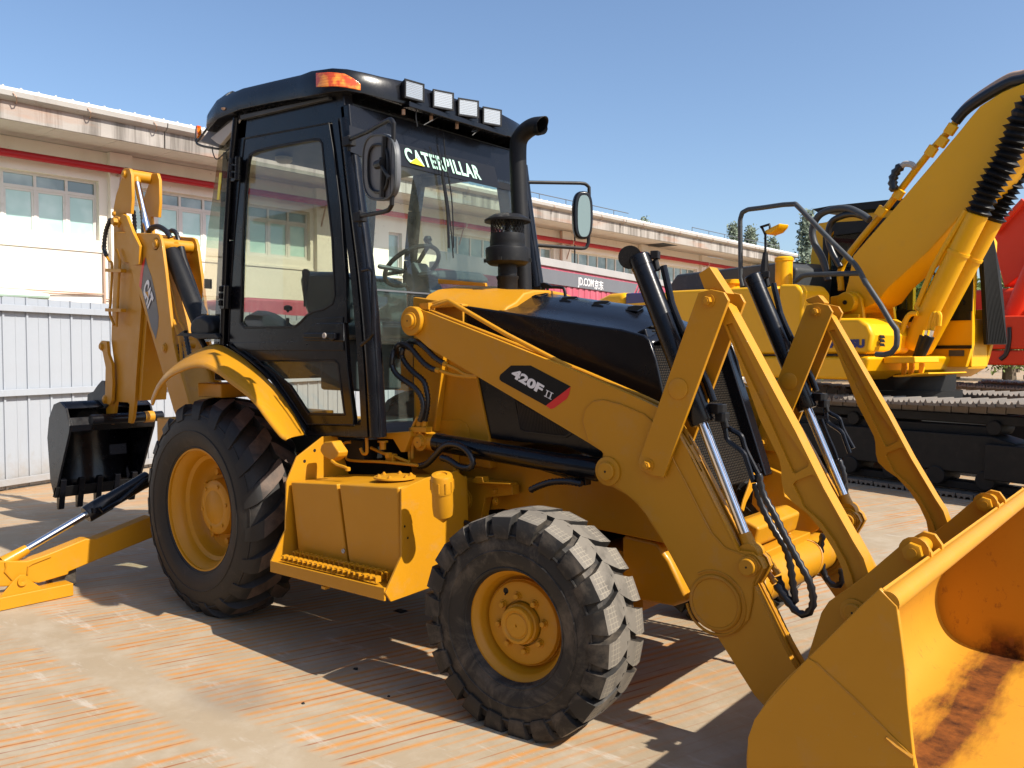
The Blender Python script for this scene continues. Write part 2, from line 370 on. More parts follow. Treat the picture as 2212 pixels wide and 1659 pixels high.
def smooth(pts, n=8):
    P = [Vector(p) for p in pts]; P = [P[0] * 2 - P[1]] + P + [P[-1] * 2 - P[-2]]; out = []
    for i in range(1, len(P) - 2):
        for k in range(n):
            t = k / n; a, b, c, d = P[i-1], P[i], P[i+1], P[i+2]
            out.append(.5 * ((2*b) + (c-a)*t + (2*a-5*b+4*c-d)*t*t + (-a+3*b-3*c+d)*t**3))
    out.append(P[-2]); return out
def inset2d(pts, d, n):
    """offset a flat loop inwards by d; n is the plane normal"""
    P = [Vector(p) for p in pts]; n = Vector(n).normalized(); ar = Vector((0,0,0))
    for i in range(len(P)): ar += P[i].cross(P[(i+1) % len(P)])
    sg = 1 if ar.dot(n) > 0 else -1; out = []
    for i in range(len(P)):
        a = (P[i] - P[i-1]).normalized(); b = (P[(i+1) % len(P)] - P[i]).normalized()
        na = n.cross(a) * sg; nb = n.cross(b) * sg; m = (na + nb)
        m = m.normalized() if m.length > 1e-6 else na
        out.append(P[i] + m * min(d / max(.4, m.dot(na)), 2.2 * d))
    return out
def hosepath(pts, r, ribs=True, pitch=.013):
    P = smooth(pts, 14)
    # resample evenly
    L = [0]
    for i in range(1, len(P)): L.append(L[-1] + (P[i] - P[i-1]).length)
    n = max(4, int(L[-1] / (pitch / 2))); out = []; j = 0
    for i in range(n + 1):
        s = L[-1] * i / n
        while j < len(L) - 2 and L[j+1] < s: j += 1
        out.append(P[j].lerp(P[j+1], (s - L[j]) / max(1e-9, L[j+1] - L[j])))
    return out, [r * (1.2 if (i % 2) else .86) if ribs else r for i in range(n + 1)]
def hose(name, pts, r, parent, mat=None, ribs=True, pitch=.026, n=9):
    p, rr = hosepath(pts, r, ribs, pitch); mb = MB(); mb.tube(p, rr, n)
    return build(mb, name, mat or M['hose'], parent, ang=60)
def text_on(name, body, bl, br, tl, mat, parent, bold=.0, off=.002, depth=.0015, shear=0, sub_=False, font=None, space=1.0):
    cu = bpy.data.curves.new('txt', 'FONT'); cu.body = body; cu.offset = bold; cu.extrude = .01; cu.shear = shear; cu.resolution_u = 4; cu.space_character = space
    ob = bpy.data.objects.new('txt', cu); COL.objects.link(ob); bpy.context.view_layer.update()
    me = bpy.data.meshes.new_from_object(ob.evaluated_get(bpy.context.evaluated_depsgraph_get())); bpy.data.objects.remove(ob)
    xs = [v.co.x for v in me.vertices]; ys = [v.co.y for v in me.vertices]
    x0, x1, y0, y1 = min(xs), max(xs), min(ys), max(ys); bl, br, tl = Vector(bl), Vector(br), Vector(tl)
    n = (br - bl).cross(tl - bl).normalized()
    for v in me.vertices:
        v.co = bl + (br - bl) * ((v.co.x - x0) / (x1 - x0)) + (tl - bl) * ((v.co.y - y0) / (y1 - y0)) + n * (off + (depth if v.co.z > 0 else 0))
    me.materials.clear(); me.materials.append(mat); me.name = name
    o = link(name, me, None); o.parent = parent
    if parent is not None and not sub_: o.location = -base_of(parent)
    return o
def decal(name, pts, mat, parent, off=(0, -.0015, 0), **k):
    mb = MB(); mb.prism([p + Vector(off) for p in pts], Vector(off) * -.66); return build(mb, name, mat, parent, **k)
def twin(o, d=(0, 1.2, 0)):
    """copy a part and its sub-parts, shifted"""
    c = o.copy(); COL.objects.link(c); c.location = o.location + Vector(d)
    for ch in list(o.children):
        e = ch.copy(); COL.objects.link(e); e.parent = c
    return c

# ================================================================= SETTING
def tagst(o): o['kind'] = 'structure'; return o
mb = MB(); mb.add([(-400,-400,0),(400,-400,0),(400,400,0),(-400,400,0)], [(0,1,2,3)])
tagst(build(mb, 'ground', M['ground'], fix=False))

# ---- long cream building: s runs along the wall, d out of it
BO = Vector((-15.3, 2.9, 0)); BD = Vector((.0357, .999, 0)); BN = Vector((.999, -.0357, 0))
def BP(s, d, z): return BO + BD * s + BN * d + Vector((0, 0, z))
bld = thing('warehouse', BP(15, 0, 0), 'long cream two storey building with a red pipe under its deep eaves, behind everything', 'building')
def bbox(s0, s1, d0, d1, z0, z1, mb=None, mi=0):
    mb = mb or MB()
    vs = [BP(s, d, z) for s in (s0, s1) for d in (d0, d1) for z in (z0, z1)]
    return mb.add(vs, [(0,1,3,2), (4,6,7,5), (0,4,5,1), (2,3,7,6), (0,2,6,4), (1,5,7,3)], mi)
groups = [(-9.1, -4.1, 8), (-3.13, 2.13, 8), (2.90, 7.93, 8), (13.3, 18.9, 9), (20.0, 24.5, 7), (25.5, 29.75, 7), (30.7, 34.9, 7)]
smallw = [(10.80, 11.34, 3.62, 5.40), (9.2, 9.7, 1.2, 2.9)]
W0, W1 = -12, 36.2
holes = [[BP(a, 0, 4.26), BP(b, 0, 4.26), BP(b, 0, 5.64), BP(a, 0, 5.64)] for a, b, n in groups]
holes += [[BP(a, 0, z0), BP(b, 0, z0), BP(b, 0, z1), BP(a, 0, z1)] for a, b, z0, z1 in smallw]
mb = MB(); mb.prism([BP(W0, 0, -.2), BP(W1, 0, -.2), BP(W1, 0, 6.33), BP(W0, 0, 6.33)], -BN * .3, holes)
build(mb, 'wall', M['wall'], bld)
mb = MB(); bbox(W1 - .3, W1, -9, -.3, -.2, 6.33, mb); bbox(W0, W1 - .3, -9.3, -9, -.2, 6.33, mb); bbox(W0, W0 + .3, -9, -.3, -.2, 6.33, mb); build(mb, 'side_wall', M['wall'], bld)
for s in (-3.9, 2.33, 8.05, 19.25, 24.7, 29.95, 35.1):
    mb = MB(); bbox(s, s + .52, -.02, .16, -.2, 6.33, mb); build(mb, 'pilaster', M['wall'], bld)
mb = MB(); bbox(W0, W1, -.25, .03, 3.98, 4.05, mb); build(mb, 'sill_band', M['wall'], bld)
def window(a, b, z0, z1, n, tr, mats):
    D = -.15; mb = MB(); w = (b - a) / n
    bbox(a, b, D - .05, D, z0, z0 + .06, mb); bbox(a, b, D - .05, D, z1 - .06, z1, mb)
    for i in range(n + 1):
        s = a + w * i; t_ = .03 if 0 < i < n else .045
        bbox(max(a, s - t_), min(b, s + t_), D - .05, D + .002, z0 + .06, z1 - .06, mb)
    if tr: bbox(a, b, D - .05, D + .004, tr - .035, tr + .035, mb)
    o = build(mb, 'window', M['wframe'], bld)
    for i in range(n):
        s0 = a + w * i + .03; s1 = a + w * (i + 1) - .03
        if tr:
            f = MB(); 
            for q in ((s0, s0 + .045), (s1 - .045, s1)): bbox(q[0], q[1], D - .04, D - .012, z0 + .06, tr - .035, f)
            for q in ((z0 + .06, z0 + .11), (tr - .085, tr - .035)): bbox(s0, s1, D - .04, D - .013, q[0], q[1], f)
            build(f, 'sash', M['wframe'], o)
            p = MB(); bbox(s0, s1, D - .05, D - .035, z0 + .06, tr - .035, p); build(p, 'pane', M[mats[0]], o)
            p = MB(); bbox(s0, s1, D - .05, D - .035, tr + .035, z1 - .06, p); build(p, 'pane', M[mats[1]], o)
        else:
            p = MB(); bbox(s0, s1, D - .05, D - .035, z0 + .06, z1 - .06, p); build(p, 'pane', M[mats[0]], o)
for k, (a, b, n) in enumerate(groups): window(a, b, 4.26, 5.64, n, 5.30 if k < 3 else 4.86, ('pane', 'paned'))
for a, b, z0, z1 in smallw: window(a, b, z0, z1, 1, 0, ('paned',))
s = W0
while s < W1 + .9:
    mb = MB(); bbox(s + .004, min(s + 1.27, W1 + 1.3), .0, 1.40, 6.34, 6.37, mb); build(mb, 'soffit_panel', M['soffit'], bld); s += 1.275
cuts = [W0 - .5, -2.0, 3.02, 9.3, 15.2, 21.4, 27.3, 33.0, W1 + 1.35]
for i in range(len(cuts) - 1):
    mb = MB(); a, b = cuts[i] + .012, cuts[i + 1] - .012
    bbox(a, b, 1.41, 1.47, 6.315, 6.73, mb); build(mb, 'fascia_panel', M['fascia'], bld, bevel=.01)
    mb = MB(); vs = []
    for s_ in (a, b): vs += [BP(s_, 1.44, 6.86), BP(s_, 1.64, 6.86), BP(s_, 1.62, 6.76), BP(s_, 1.54, 6.70), BP(s_, 1.475, 6.69), BP(s_, 1.44, 6.74)]
    mb.add(vs, [(0,1,7,6), (1,2,8,7), (2,3,9,8), (3,4,10,9), (4,5,11,10), (5,0,6,11), (5,4,3,2,1,0), (6,7,8,9,10,11)]); build(mb, 'gutter', M['gutter'], bld)
mb = MB()
for s0, s1 in ((W0 - .6, W1 + 1.4),):
    mb.add([BP(s0, 1.60, 6.87), BP(s1, 1.60, 6.87), BP(s1, 1.60, 6.93), BP(s0, 1.60, 6.93), BP(s0, -4.6, 7.42), BP(s1, -4.6, 7.42), BP(s0, -10.6, 6.9), BP(s1, -10.6, 6.9), BP(s0, -10.6, 6.84), BP(s1, -10.6, 6.84), BP(s0, -4.6, 7.36), BP(s1, -4.6, 7.36)],
           [(0,1,2,3), (3,2,5,4), (4,5,7,6), (6,7,9,8), (8,9,11,10), (10,11,1,0), (1,11,9,7,5,2), (0,3,4,6,8,10)])
build(mb, 'roof', M['roof'], bld)
mb = MB()
for i in range(150):
    s_ = W0 + i * .325; mb.bar(BP(s_, 1.59, 6.945), BP(s_, -4.5, 7.435), .03, .025)
o = build(mb, 'roof_rib', M['roof'], bld); o['kind'] = 'stuff'
mb = MB(); bbox(W0, W1 + 1.2, 1.2, 1.41, 6.372, 6.86, mb); build(mb, 'eave_box', M['gutter'], bld)
for i in range(34):
    s_ = W0 + .5 + i * 1.42; mb = MB(); mb.tube([BP(s_, 1.64, 6.82), BP(s_ + .05, 1.67, 6.74), BP(s_ + .08, 1.58, 6.67), BP(s_ + .10, 1.48, 6.66)], .012, 5)
    build(mb, 'gutter_bracket', M['drain'], bld)
for s0, s1 in ((15, 22), (27, 36)):
    mb = MB(); mb.tube([BP(s0, 1.3, 7.20), BP(s1, 1.3, 7.20)], .018, 6)
    for i in range(int((s1 - s0) / 1.5) + 1): mb.tube([BP(s0 + i * 1.5, 1.3, 6.9), BP(s0 + i * 1.5, 1.3, 7.2)], .014, 5)
    build(mb, 'roof_rail', M['grey'], bld)
mb = MB(); mb.tube([BP(W0, .3, 5.90), BP(W1, .3, 5.90)], .085, 16)
o = build(mb, 'red_pipe', M['redpipe'], bld)
for s_ in (-3.5, 2.5, 8.2, 13.7, 19.5, 24.9, 30.1, 35.3):
    mb = MB(); mb.bar(BP(s_, .05, 5.79), BP(s_, .42, 5.79), .04, .03); mb.bar(BP(s_, .16, 5.25), BP(s_, .36, 5.77), .03, .03); mb.tube([BP(s_ + .12 + dx, .3, 5.90) for dx in (0, .05)], .097, 14)
    build(mb, 'pipe_bracket', M['drain'], o)
for s_, z1, r, m in ((2.2, 4.2, .03, 'drain'), (8.85, 6.3, .055, 'wframe'), (19.1, 6.3, .05, 'drain'), (19.95, 6.3, .03, 'trim'), (35.9, 6.2, .05, 'wframe')):
    mb = MB(); mb.tube([BP(s_, .2 if m != 'drain' or s_ > 10 else .05, 0), BP(s_, .2 if m != 'drain' or s_ > 10 else .05, z1)], r, 10); build(mb, 'downpipe', M[m], bld)
mb = MB(); mb.tube([BP(36.3, .1, 5.4), BP(36.4, 1.0, 5.9), BP(37.2, 1.3, 6.2), BP(37.25, 1.5, 6.75)], .06, 10); build(mb, 'gutter_outlet', M['wframe'], bld)
for z0, z1, a, b in ((2.98, 3.02, -8, 2.2), (2.80, 3.01, -.7, 2.2), (2.66, 2.76, .9, 2.2), (2.9, 2.88, 2.2, 8.2)):
    mb = MB(); mb.tube(smooth([BP(a, .05, z0), BP((a + b) / 2, .05, (z0 + z1) / 2 + .05), BP(b, .05, z1)]), .014, 6); build(mb, 'wall_cable', M['drain'], bld)
mb = MB(); bbox(24.95, 26.1, .15, 1.1, 6.330, 6.338, mb); build(mb, 'soffit_opening', M['iron'], bld)
# mint lean-to shed behind the fence
sh = thing('lean_to_shed', BP(-3, 1, 0), 'low mint green roofed shed against the cream wall above the grey fence at far left', 'shed')
mb = MB(); bbox(-6, .25, .3, 1.5, 0, 2.72, mb); build(mb, 'wall', M['green'], sh)
mb = MB()
mb.add([BP(s_, d, z) for s_ in (-6.2, .42) for d, z in ((1.65, 2.72), (1.70, 2.86), (.25, 3.02), (.25, 2.9))], [(0,1,2,3), (7,6,5,4), (0,4,5,1), (1,5,6,2), (2,6,7,3), (3,7,4,0)])
build(mb, 'roof', M['green'], sh)
mb = MB(); mb.tube([BP(-6.2, 1.71, 2.8), BP(.42, 1.71, 2.8)], .05, 8); build(mb, 'gutter', M['green'], sh)

# ---- grey sheet fence
FO = Vector((-6.25, -.12, 0)); FD = Vector((-.284, .959, 0)); FN = Vector((.959, .284, 0))
def FP(s, d, z): return FO + FD * s + FN * d + Vector((0, 0, z))
fen = thing('sheet_fence', FP(2, 0, 0), 'pale grey ribbed sheet fence with three rails behind the backhoe arm', 'fence')
def fbox(s0, s1, d0, d1, z0, z1, mb):
    return mb.add([FP(s, d, z) for s in (s0, s1) for d in (d0, d1) for z in (z0, z1)], [(0,1,3,2), (4,6,7,5), (0,4,5,1), (2,3,7,6), (0,2,6,4), (1,5,7,3)])
proto = None
for i in range(-14, 34):
    s0 = .06 + i * .305
    if proto is None:
        mb = MB(); fbox(s0 + .002, s0 + .303, -.012, 0, .02, 2.31, mb)
        fbox(s0 + .278, s0 + .303, .001, .022, .021, 2.311, mb)
        fbox(s0 + .145, s0 + .155, .001, .004, .021, 2.309, mb)
        proto = build(mb, 'panel', M['fence'], fen); s00 = s0
    else:
        c = proto.copy(); COL.objects.link(c); c.location = proto.location + FD * (s0 - s00) + FN * random.uniform(-.003, .003) + Vector((0, 0, random.uniform(-.008, .008)))
for z in (.10, 1.165, 2.18):
    mb = MB(); fbox(-4.3, 10.4, .025, .065, z - .04, z + .04, mb); build(mb, 'rail', M['fence'], fen, bevel=.005)
for i in range(-2, 6):
    mb = MB(); fbox(i * 2.1 - .03, i * 2.1 + .03, -.09, -.03, 0, 2.25, mb); build(mb, 'post', M['fence'], fen)

# ---- red container trailer with grey band
CO = Vector((-5.9, 12.4, 0))
th = AZ - R(32.6); CD = Vector((math.cos(th), math.sin(th), 0)); CN = Vector((CD.y, -CD.x, 0))
tp = hit('Z6', 850, 655, CO, CN)
def CPt(sheet, x, y): return hit(sheet, x, y, CO, CN)
tr = thing('container_trailer', CPt('Z6', 500, 590) * 1 - Vector((0, 0, CPt('Z6', 500, 590).z)), 'faded red shipping container trailer with a grey lettered band parked along the cream building', 'trailer')
cs = lambda p: (p - CO).dot(CD)
ztop = CPt('Z6', 500, 590).z; s_l = cs(CPt('V', 1150, 560)) - .2; s_r = cs(CPt('V', 1400, 590)) + 1.6
def cbox(s0, s1, d0, d1, z0, z1, mb): return mb.add([CO + CD * s + CN * d + Vector((0, 0, z)) for s in (s0, s1) for d in (d0, d1) for z in (z0, z1)], [(0,1,3,2), (4,6,7,5), (0,4,5,1), (2,3,7,6), (0,2,6,4), (1,5,7,3)])
mb = MB(); cbox(s_l, s_r, -2.4, -.02, 1.25, ztop - .16, mb); build(mb, 'container_shell', M['cont'], tr)
i = s_l
while i < s_r - .1:
    mb = MB(); cbox(i, i + .14, -.02, -.004, 1.3, ztop - .2, mb); build(mb, 'side_rib', M['cont'], tr, bevel=.008); i += .27
mb = MB(); cbox(s_l, s_r, -2.4, .02, ztop - .16, ztop, mb); build(mb, 'top_rail', M['contrail'], tr, bevel=.01)
zt = CPt('Z6', 600, 715).z + .10; zt = (CPt('Z6', 140, 615).z + CPt('Z6', 905, 735).z) / 2; zb = (CPt('Z6', 400, 775).z + CPt('Z6', 860, 815).z) / 2
sb0 = cs(CPt('V', 1150, 580)); sb1 = cs(CPt('Z6', 905, 740))
mb = MB(); q = [CO + CD * a + Vector((0, 0, z)) for a, z in ((sb0 - 3, zb), (sb1 - .15, zb), (sb1 + .12, zt), (sb0 - 3, zt))]
mb.prism([p + CN * .016 for p in q], CN * .004); build(mb, 'grey_band', M['contgrey'], tr)
for k in range(3):
    q = [CO + CD * (sb1 + dx + k * .16) + Vector((0, 0, z)) for dx, z in ((-.02, zb), (.03, zb), (.29, zt), (.24, zt))]
    mb = MB(); mb.prism([p + CN * .016 for p in q], CN * .004); build(mb, 'grey_stripe', M['contgrey'], tr)
def ctext(body, x0, x1, y0, y1):
    a, b = CPt('Z6', x0, 760), CPt('Z6', x1, 760); zl, zh = CPt('Z6', (x0 + x1) / 2, y1).z, CPt('Z6', (x0 + x1) / 2, y0).z
    bl = Vector((a.x, a.y, zl)); br = Vector((b.x, b.y, zl)); tl = Vector((a.x, a.y, zh))
    text_on('lettering', body, bl, br, tl, M['white'], tr, bold=.012, off=.022)
ctext('JD.COM', 447, 570, 695, 776); ctext('京东', 577, 648, 712, 786)
mb = MB()
for k in range(3):
    for d_ in (-.05, -2.1):
        s_ = s_l + 2 + k * 1.3; mb.cyl(CO + CD * s_ + CN * d_ + Vector((0, 0, .5)), CO + CD * s_ + CN * (d_ - .3) + Vector((0, 0, .5)), .5, n=24)
build(mb, 'trailer_wheels', M['rub'], tr)
mb = MB(); cbox(s_l + .1, s_r - .1, -1.6, -.6, 1.0, 1.25, mb); build(mb, 'trailer_frame', M['iron'], tr)
# two red truck cabs seen through the cab glass
def truck(name, c, rz, label, w=2.4, h=2.9, L=2.2, body=2.6):
    o = thing(name, c, label, 'truck'); c = Vector(c); m = Matrix.Rotation(rz, 3, 'Z')
    def TP(x, y, z): return c + m @ Vector((x, y, z))
    mb = MB(); prof = [(0, .6), (L, .6), (L + .05, 1.6), (L - .35, h - .15), (L - .6, h), (.1, h), (0, h - .1)]
    mb.prism([TP(x, -w / 2, z) for x, z in prof], m @ Vector((0, w, 0))); cab = build(mb, 'cab', M['red'] if 0 else M['cont'], o, bevel=.06)
    mb = MB(); mb.prism([TP(L + .045, -w / 2 + .15, 1.65), TP(L + .045, w / 2 - .15, 1.65), TP(L - .26, w / 2 - .22, h - .25), TP(L - .26, -w / 2 + .22, h - .25)], m @ Vector((.02, 0, 0))); build(mb, 'windscreen', M['paned'], cab)
    mb = MB(); mb.prism([TP(L * .35, -w / 2 - .01, 1.6), TP(L - .25, -w / 2 - .01, 1.6), TP(L - .5, -w / 2 - .01, h - .35), TP(L * .35, -w / 2 - .01, h - .35)], m @ Vector((0, -.01, 0))); build(mb, 'side_window', M['paned'], cab)
    mb = MB(); mb.tube([TP(L, -w / 2, 2.3), TP(L + .3, -w / 2 - .25, 2.35)], .02, 6); mb.box(TP(L + .3, -w / 2 - .3, 2.15), (.1, .22, .4), rz); build(mb, 'mirror', M['blkm'], cab)
    for x in (.4, L - .6):
        for y in (-w / 2, w / 2 - .3):
            mb = MB(); mb.cyl(TP(x, y, .5), TP(x, y + .3, .5), .5, n=24); build(mb, 'wheel', M['rub'], o)
    mb = MB(); mb.prism([TP(-4, -w / 2, .95), TP(-.1, -w / 2, .95), TP(-.1, -w / 2, 1.25), TP(-4, -w / 2, 1.25)], m @ Vector((0, w, 0))); build(mb, 'flat_bed', M['iron'], o)
    return o
g = hit('V', 1040, 585, (0, 13.5, 0), (0, 1, 0))
truck('parked_truck', (g.x - .9, 13.0, 0), th - R(14), 'red truck cab seen through the green windshield, beside the container trailer', h=g.z - .05 if g.z > 2 else 2.9)
g = hit('V', 600, 655, (-10.2, 0, 0), (1, 0, 0))
truck('parked_truck', (g.x, g.y - 1.6, 0), R(90), 'low red truck parked behind the grey fence, glimpsed through the door glass', h=max(2.2, g.z), L=3.6)

# ---- trees
def tree(name, x, y, h, r, kind, label, n, group=None, trunkh=.25):
    o = thing(name, (x, y, 0), label, 'tree', group)
    mb = MB(); mb.tube([(x, y, -.1), (x + random.uniform(-.1, .1), y, h * .5), (x + random.uniform(-.2, .2), y, h * .96)], [r * .10 + .06, r * .06 + .03, .015], 7); 
    for k in range(14):
        z = h * (trunkh + .7 * k / 14); a = random.uniform(0, 6.28); rr = r * (1 - (z / h)) * 1.1 + .15
        mb.tube([(x, y, z), (x + math.cos(a) * rr, y + math.sin(a) * rr, z + rr * .4)], [.03, .01], 4)
    build(mb, 'trunk', M['bark'], o)
    mb = MB()
    clumps = []
    for k in range(int(n / 26)):
        z = random.random() ** .8
        if kind == 'conifer': rad = r * (1 - z) ** .75 * random.uniform(.35, 1.08); zz = h * (trunkh + (1 - trunkh) * z)
        else: rad = r * math.sqrt(max(0, 1 - (2 * z - 1) ** 2)) * random.uniform(.4, 1.1); zz = h * (trunkh + (1 - trunkh) * z)
        a = random.uniform(0, 6.28); clumps.append(Vector((x + math.cos(a) * rad, y + math.sin(a) * rad, zz)))
    cs_ = .34 if kind == 'conifer' else .5
    for c in clumps:
        for k in range(26):
            p = c + Vector((random.gauss(0, cs_ * .55), random.gauss(0, cs_ * .55), random.gauss(0, cs_ * .5)))
            u = Vector((random.uniform(-1, 1), random.uniform(-1, 1), random.uniform(-1, 1))).normalized(); w = u.orthogonal().normalized()
            s_ = random.uniform(.06, .15) * (1 if kind == 'conifer' else 1.3)
            mb.add([p - u * s_, p + w * s_ * .5, p + u * s_, p - w * s_ * .5], [(0, 1, 2, 3)])
    build(mb, 'crown', M[kind], o, fix=False)
def gp(u, dist): 
    d = FW + RT * ((u - 1106) / 1800); d = Vector((d.x, d.y, 0)); f = Vector((FW.x, FW.y, 0)).normalized()
    return CAM + d * (dist / d.dot(f))
for u, dist, top, r, lab in ((1582, 62, 487, 1.1, 'slender pale conifer beyond the roof edge, left one of the close pair'), (1619, 64, 497, 1.15, 'slender pale conifer beyond the roof edge, right one of the close pair'),
                             (1664, 58, 520, 1.15, 'slender pale conifer rising just right of the end of the eaves'), (1741, 50, 465, 1.5, 'tallest slender conifer, beside the rear of the yellow excavator cab'),
                             (1392, 66, 468, .8, 'lone conifer tip standing above the middle of the white roof'), (1985, 75, 545, 1.6, 'conifer half hidden behind the yellow boom cylinders'), (2196, 70, 480, 1.3, 'slender conifer above the red boom at the right edge')):
    p = gp(u, dist); tree('conifer_tree', p.x, p.y, 1.645 + (762 - top) * dist / 1800, r * dist / 50, 'conifer', lab, 5000 if u > 1500 else 2600, 'conifers beyond the yard', .12)
for u, dist, top, r, lab in ((1712, 44, 596, 2.2, 'yellow green bushy tree below the tallest conifer'), (1668, 46, 615, 2.0, 'dark bushy tree near the end of the cream building'), (1750, 46, 590, 2.2, 'bushy tree behind the excavator exhaust'),
                             (1850, 48, 600, 3.2, 'bushy tree glimpsed below the yellow boom'), (1960, 50, 610, 3.4, 'bushy tree seen through the excavator cab windows'), (2060, 52, 610, 3.4, 'bushy tree behind the red excavator body'), (2180, 50, 600, 3.4, 'bushy tree under the red boom at the right edge')):
    p = gp(u, dist); tree('bushy_tree', p.x, p.y, 1.645 + (762 - top) * dist / 1800, r, 'bush', lab, 7000, 'bushy trees beyond the yard', .1)
pl = thing('power_line', gp(1700, 55), 'two thin overhead wires crossing the sky right of the cream building', 'wires')
for dz in (0, .25):
    mb = MB(); a, b = gp(1690, 55), gp(1760, 52); a.z = 7.3 + dz; b.z = 7.5 + dz; e = (b - a); mb.tube(smooth([a - e * 1.2, a, b, b + e * 3]), .015, 4); build(mb, 'cable', M['wire'], pl)

# ================================================================= EXCAVATORS
E1 = Vector((.963, -.27, 0)).normalized(); E2 = Vector((.27, .963, 0)).normalized()
class Frame:
    def __init__(s, o): s.o = Vector(o)
    def p(s, a, l, z): return s.o + E1 * a + E2 * l + Vector((0, 0, z))
    def t(s, sheet, pts, l): return op(sheet, pts, s.o + E2 * l, E2)
    def box(s, mb, a0, a1, l0, l1, z0, z1): return mb.add([s.p(a, l, z) for a in (a0, a1) for l in (l0, l1) for z in (z0, z1)], [(0,1,3,2), (4,6,7,5), (0,4,5,1), (2,3,7,6), (0,2,6,4), (1,5,7,3)])
    def slab(s, mb, prof, l0, l1): return mb.prism([s.p(a, l0, z) for a, z in prof], E2 * (l1 - l0))
def undercarriage(F, ex, a0, a1, h=.98, w=.62, gauge=2.25):
    r = h / 2 - .06; c0, c1 = a0 + r + .06, a1 - r - .06
    shoe = None
    for l in (0, gauge):
        mb = MB(); F.slab(mb, [(c0 + .2, .28), (c1 - .55, .28), (c1 - .55, .66), (c1 - .8, .72), (c0 + .2, .70)], l + .12, l + w - .12)
        F.slab(mb, [(c1 - .85, .24), (c1 - .12, .24), (c1 - .12, .64), (c1 - .85, .64)], l + .06, l + .20)
        for k in range(9): F_ = F.p(c0 + .30 + k * (c1 - c0 - .6) / 8, l + .10, .22); mb.cyl(F_, F_ + E2 * (w - .24), .11, n=16)
        F.box(mb, c0, c1, l + .2, l + w - .2, .075, .17); F.box(mb, c0 + .1, c1 - .1, l + .2, l + w - .2, h - .30, h - .19)
        for k in range(3): F_ = F.p(c0 + .8 + k * (c1 - c0 - 1.6) / 2, l + .16, h - .33); mb.cyl(F_, F_ + E2 * (w - .3), .085, n=16)
        F.slab(mb, [(c0 + .3, .66), (c1 - .8, .66), (c1 - .9, .82), (c0 + .5, .80)], l + .22, l + w - .22)
        tk = build(mb, 'track_frame', M['iron'], ex, bevel=.015)
        mb = MB(); mb.lathe([(0, .1), (0, r * .6), (.04, r * .66), (.04, r - .05), (w * .3, r - .04), (w * .3, .1)], F.p(c1, l + w * .35, h / 2), E2, 28); build(mb, 'idler', M['iron'], tk)
        mb = MB()
        for k in range(20):
            a = k * math.pi / 10; c = F.p(c0 + math.cos(a) * (r - .06), l + w * .42, h / 2 + math.sin(a) * (r - .06)); mb.cyl(c, c + E2 * .1, .035, n=6)
        mb.lathe([(0, .1), (0, r * .55), (.03, r - .06), (.14, r - .06), (.14, .1)], F.p(c0, l + w * .4, h / 2), E2, 24); build(mb, 'sprocket', M['iron'], tk)
        # shoes round the loop
        straight = c1 - c0; per = 2 * straight + 2 * math.pi * r; n = int(per / .20); 
        for k in range(n):
            s_ = per * k / n
            if s_ < straight:
                f = s_ / straight; a, z, ang = c1 - s_, h / 2 + r - .06 * math.sin(math.pi * f) * (1 if l == 0 else .8), math.pi
                sl_ = math.atan(-.06 * math.pi * math.cos(math.pi * f) / straight) * -1; rot = sl_
            elif s_ < straight + math.pi * r:
                q = (s_ - straight) / r; a, z, rot = c0 - math.sin(q) * r, h / 2 + math.cos(q) * r, -q
            elif s_ < 2 * straight + math.pi * r:
                a, z, rot = c0 + (s_ - straight - math.pi * r), h / 2 - r, math.pi
            else:
                q = (s_ - 2 * straight - math.pi * r) / r; a, z, rot = c1 + math.sin(q) * r, h / 2 - math.cos(q) * r, math.pi - q
            if shoe is None:
                sb = MB(); sw = .186
                pr_ = [(-sw/2, 0), (-sw/2, .04), (-sw/2 + .018, .078), (-sw/2 + .034, .03), (-.02, .03), (0, .062), (.02, .03), (sw/2 - .05, .03), (sw/2 - .03, .066), (sw/2, .02), (sw/2, 0)]
                sb.prism([(x, 0, z_) for x, z_ in pr_], (0, w, 0)); sb.box((0, w * .42, -.045), (.19, .05, .08)); sb.box((0, w * .62, -.045), (.19, .05, .08))
                shoe = build(sb, 'track_shoe', M['pad'], None); me = shoe.data; bpy.data.objects.remove(shoe); shoe = me
            o = link('track_shoe', shoe, tk)
            rotm = Matrix.Rotation(math.atan2(E1.y, E1.x), 4, 'Z') @ Matrix.Rotation(rot, 4, 'Y')
            o.matrix_local = Matrix.Translation(F.p(a, l, z)) @ rotm
    mb = MB(); F.box(mb, (c0 + c1) / 2 - .7, (c0 + c1) / 2 + .7, w - .1, gauge + .1, .45, .85)
    cc = F.p((c0 + c1) / 2 - .1, (gauge + w) / 2, 0); build(mb, 'undercarriage', M['iron'], ex, bevel=.02)
    mb = MB(); mb.lathe([(.8, .68), (1.05, .68), (1.05, .74), (1.15, .74), (1.15, .66), (1.36, .66)], cc, (0, 0, 1), 36); build(mb, 'slew_ring', M['iron'], ex)
K = Frame((1.2, 7.01, 0)); kx = thing('excavator', K.p(-.3, 1.4, 0), 'large yellow crawler excavator with grey handrail and raised boom behind the loader arms', 'excavator', 'crawler excavators')
undercarriage(K, kx, -3.1, 3.1, h=1.14)
Y = M['kom']
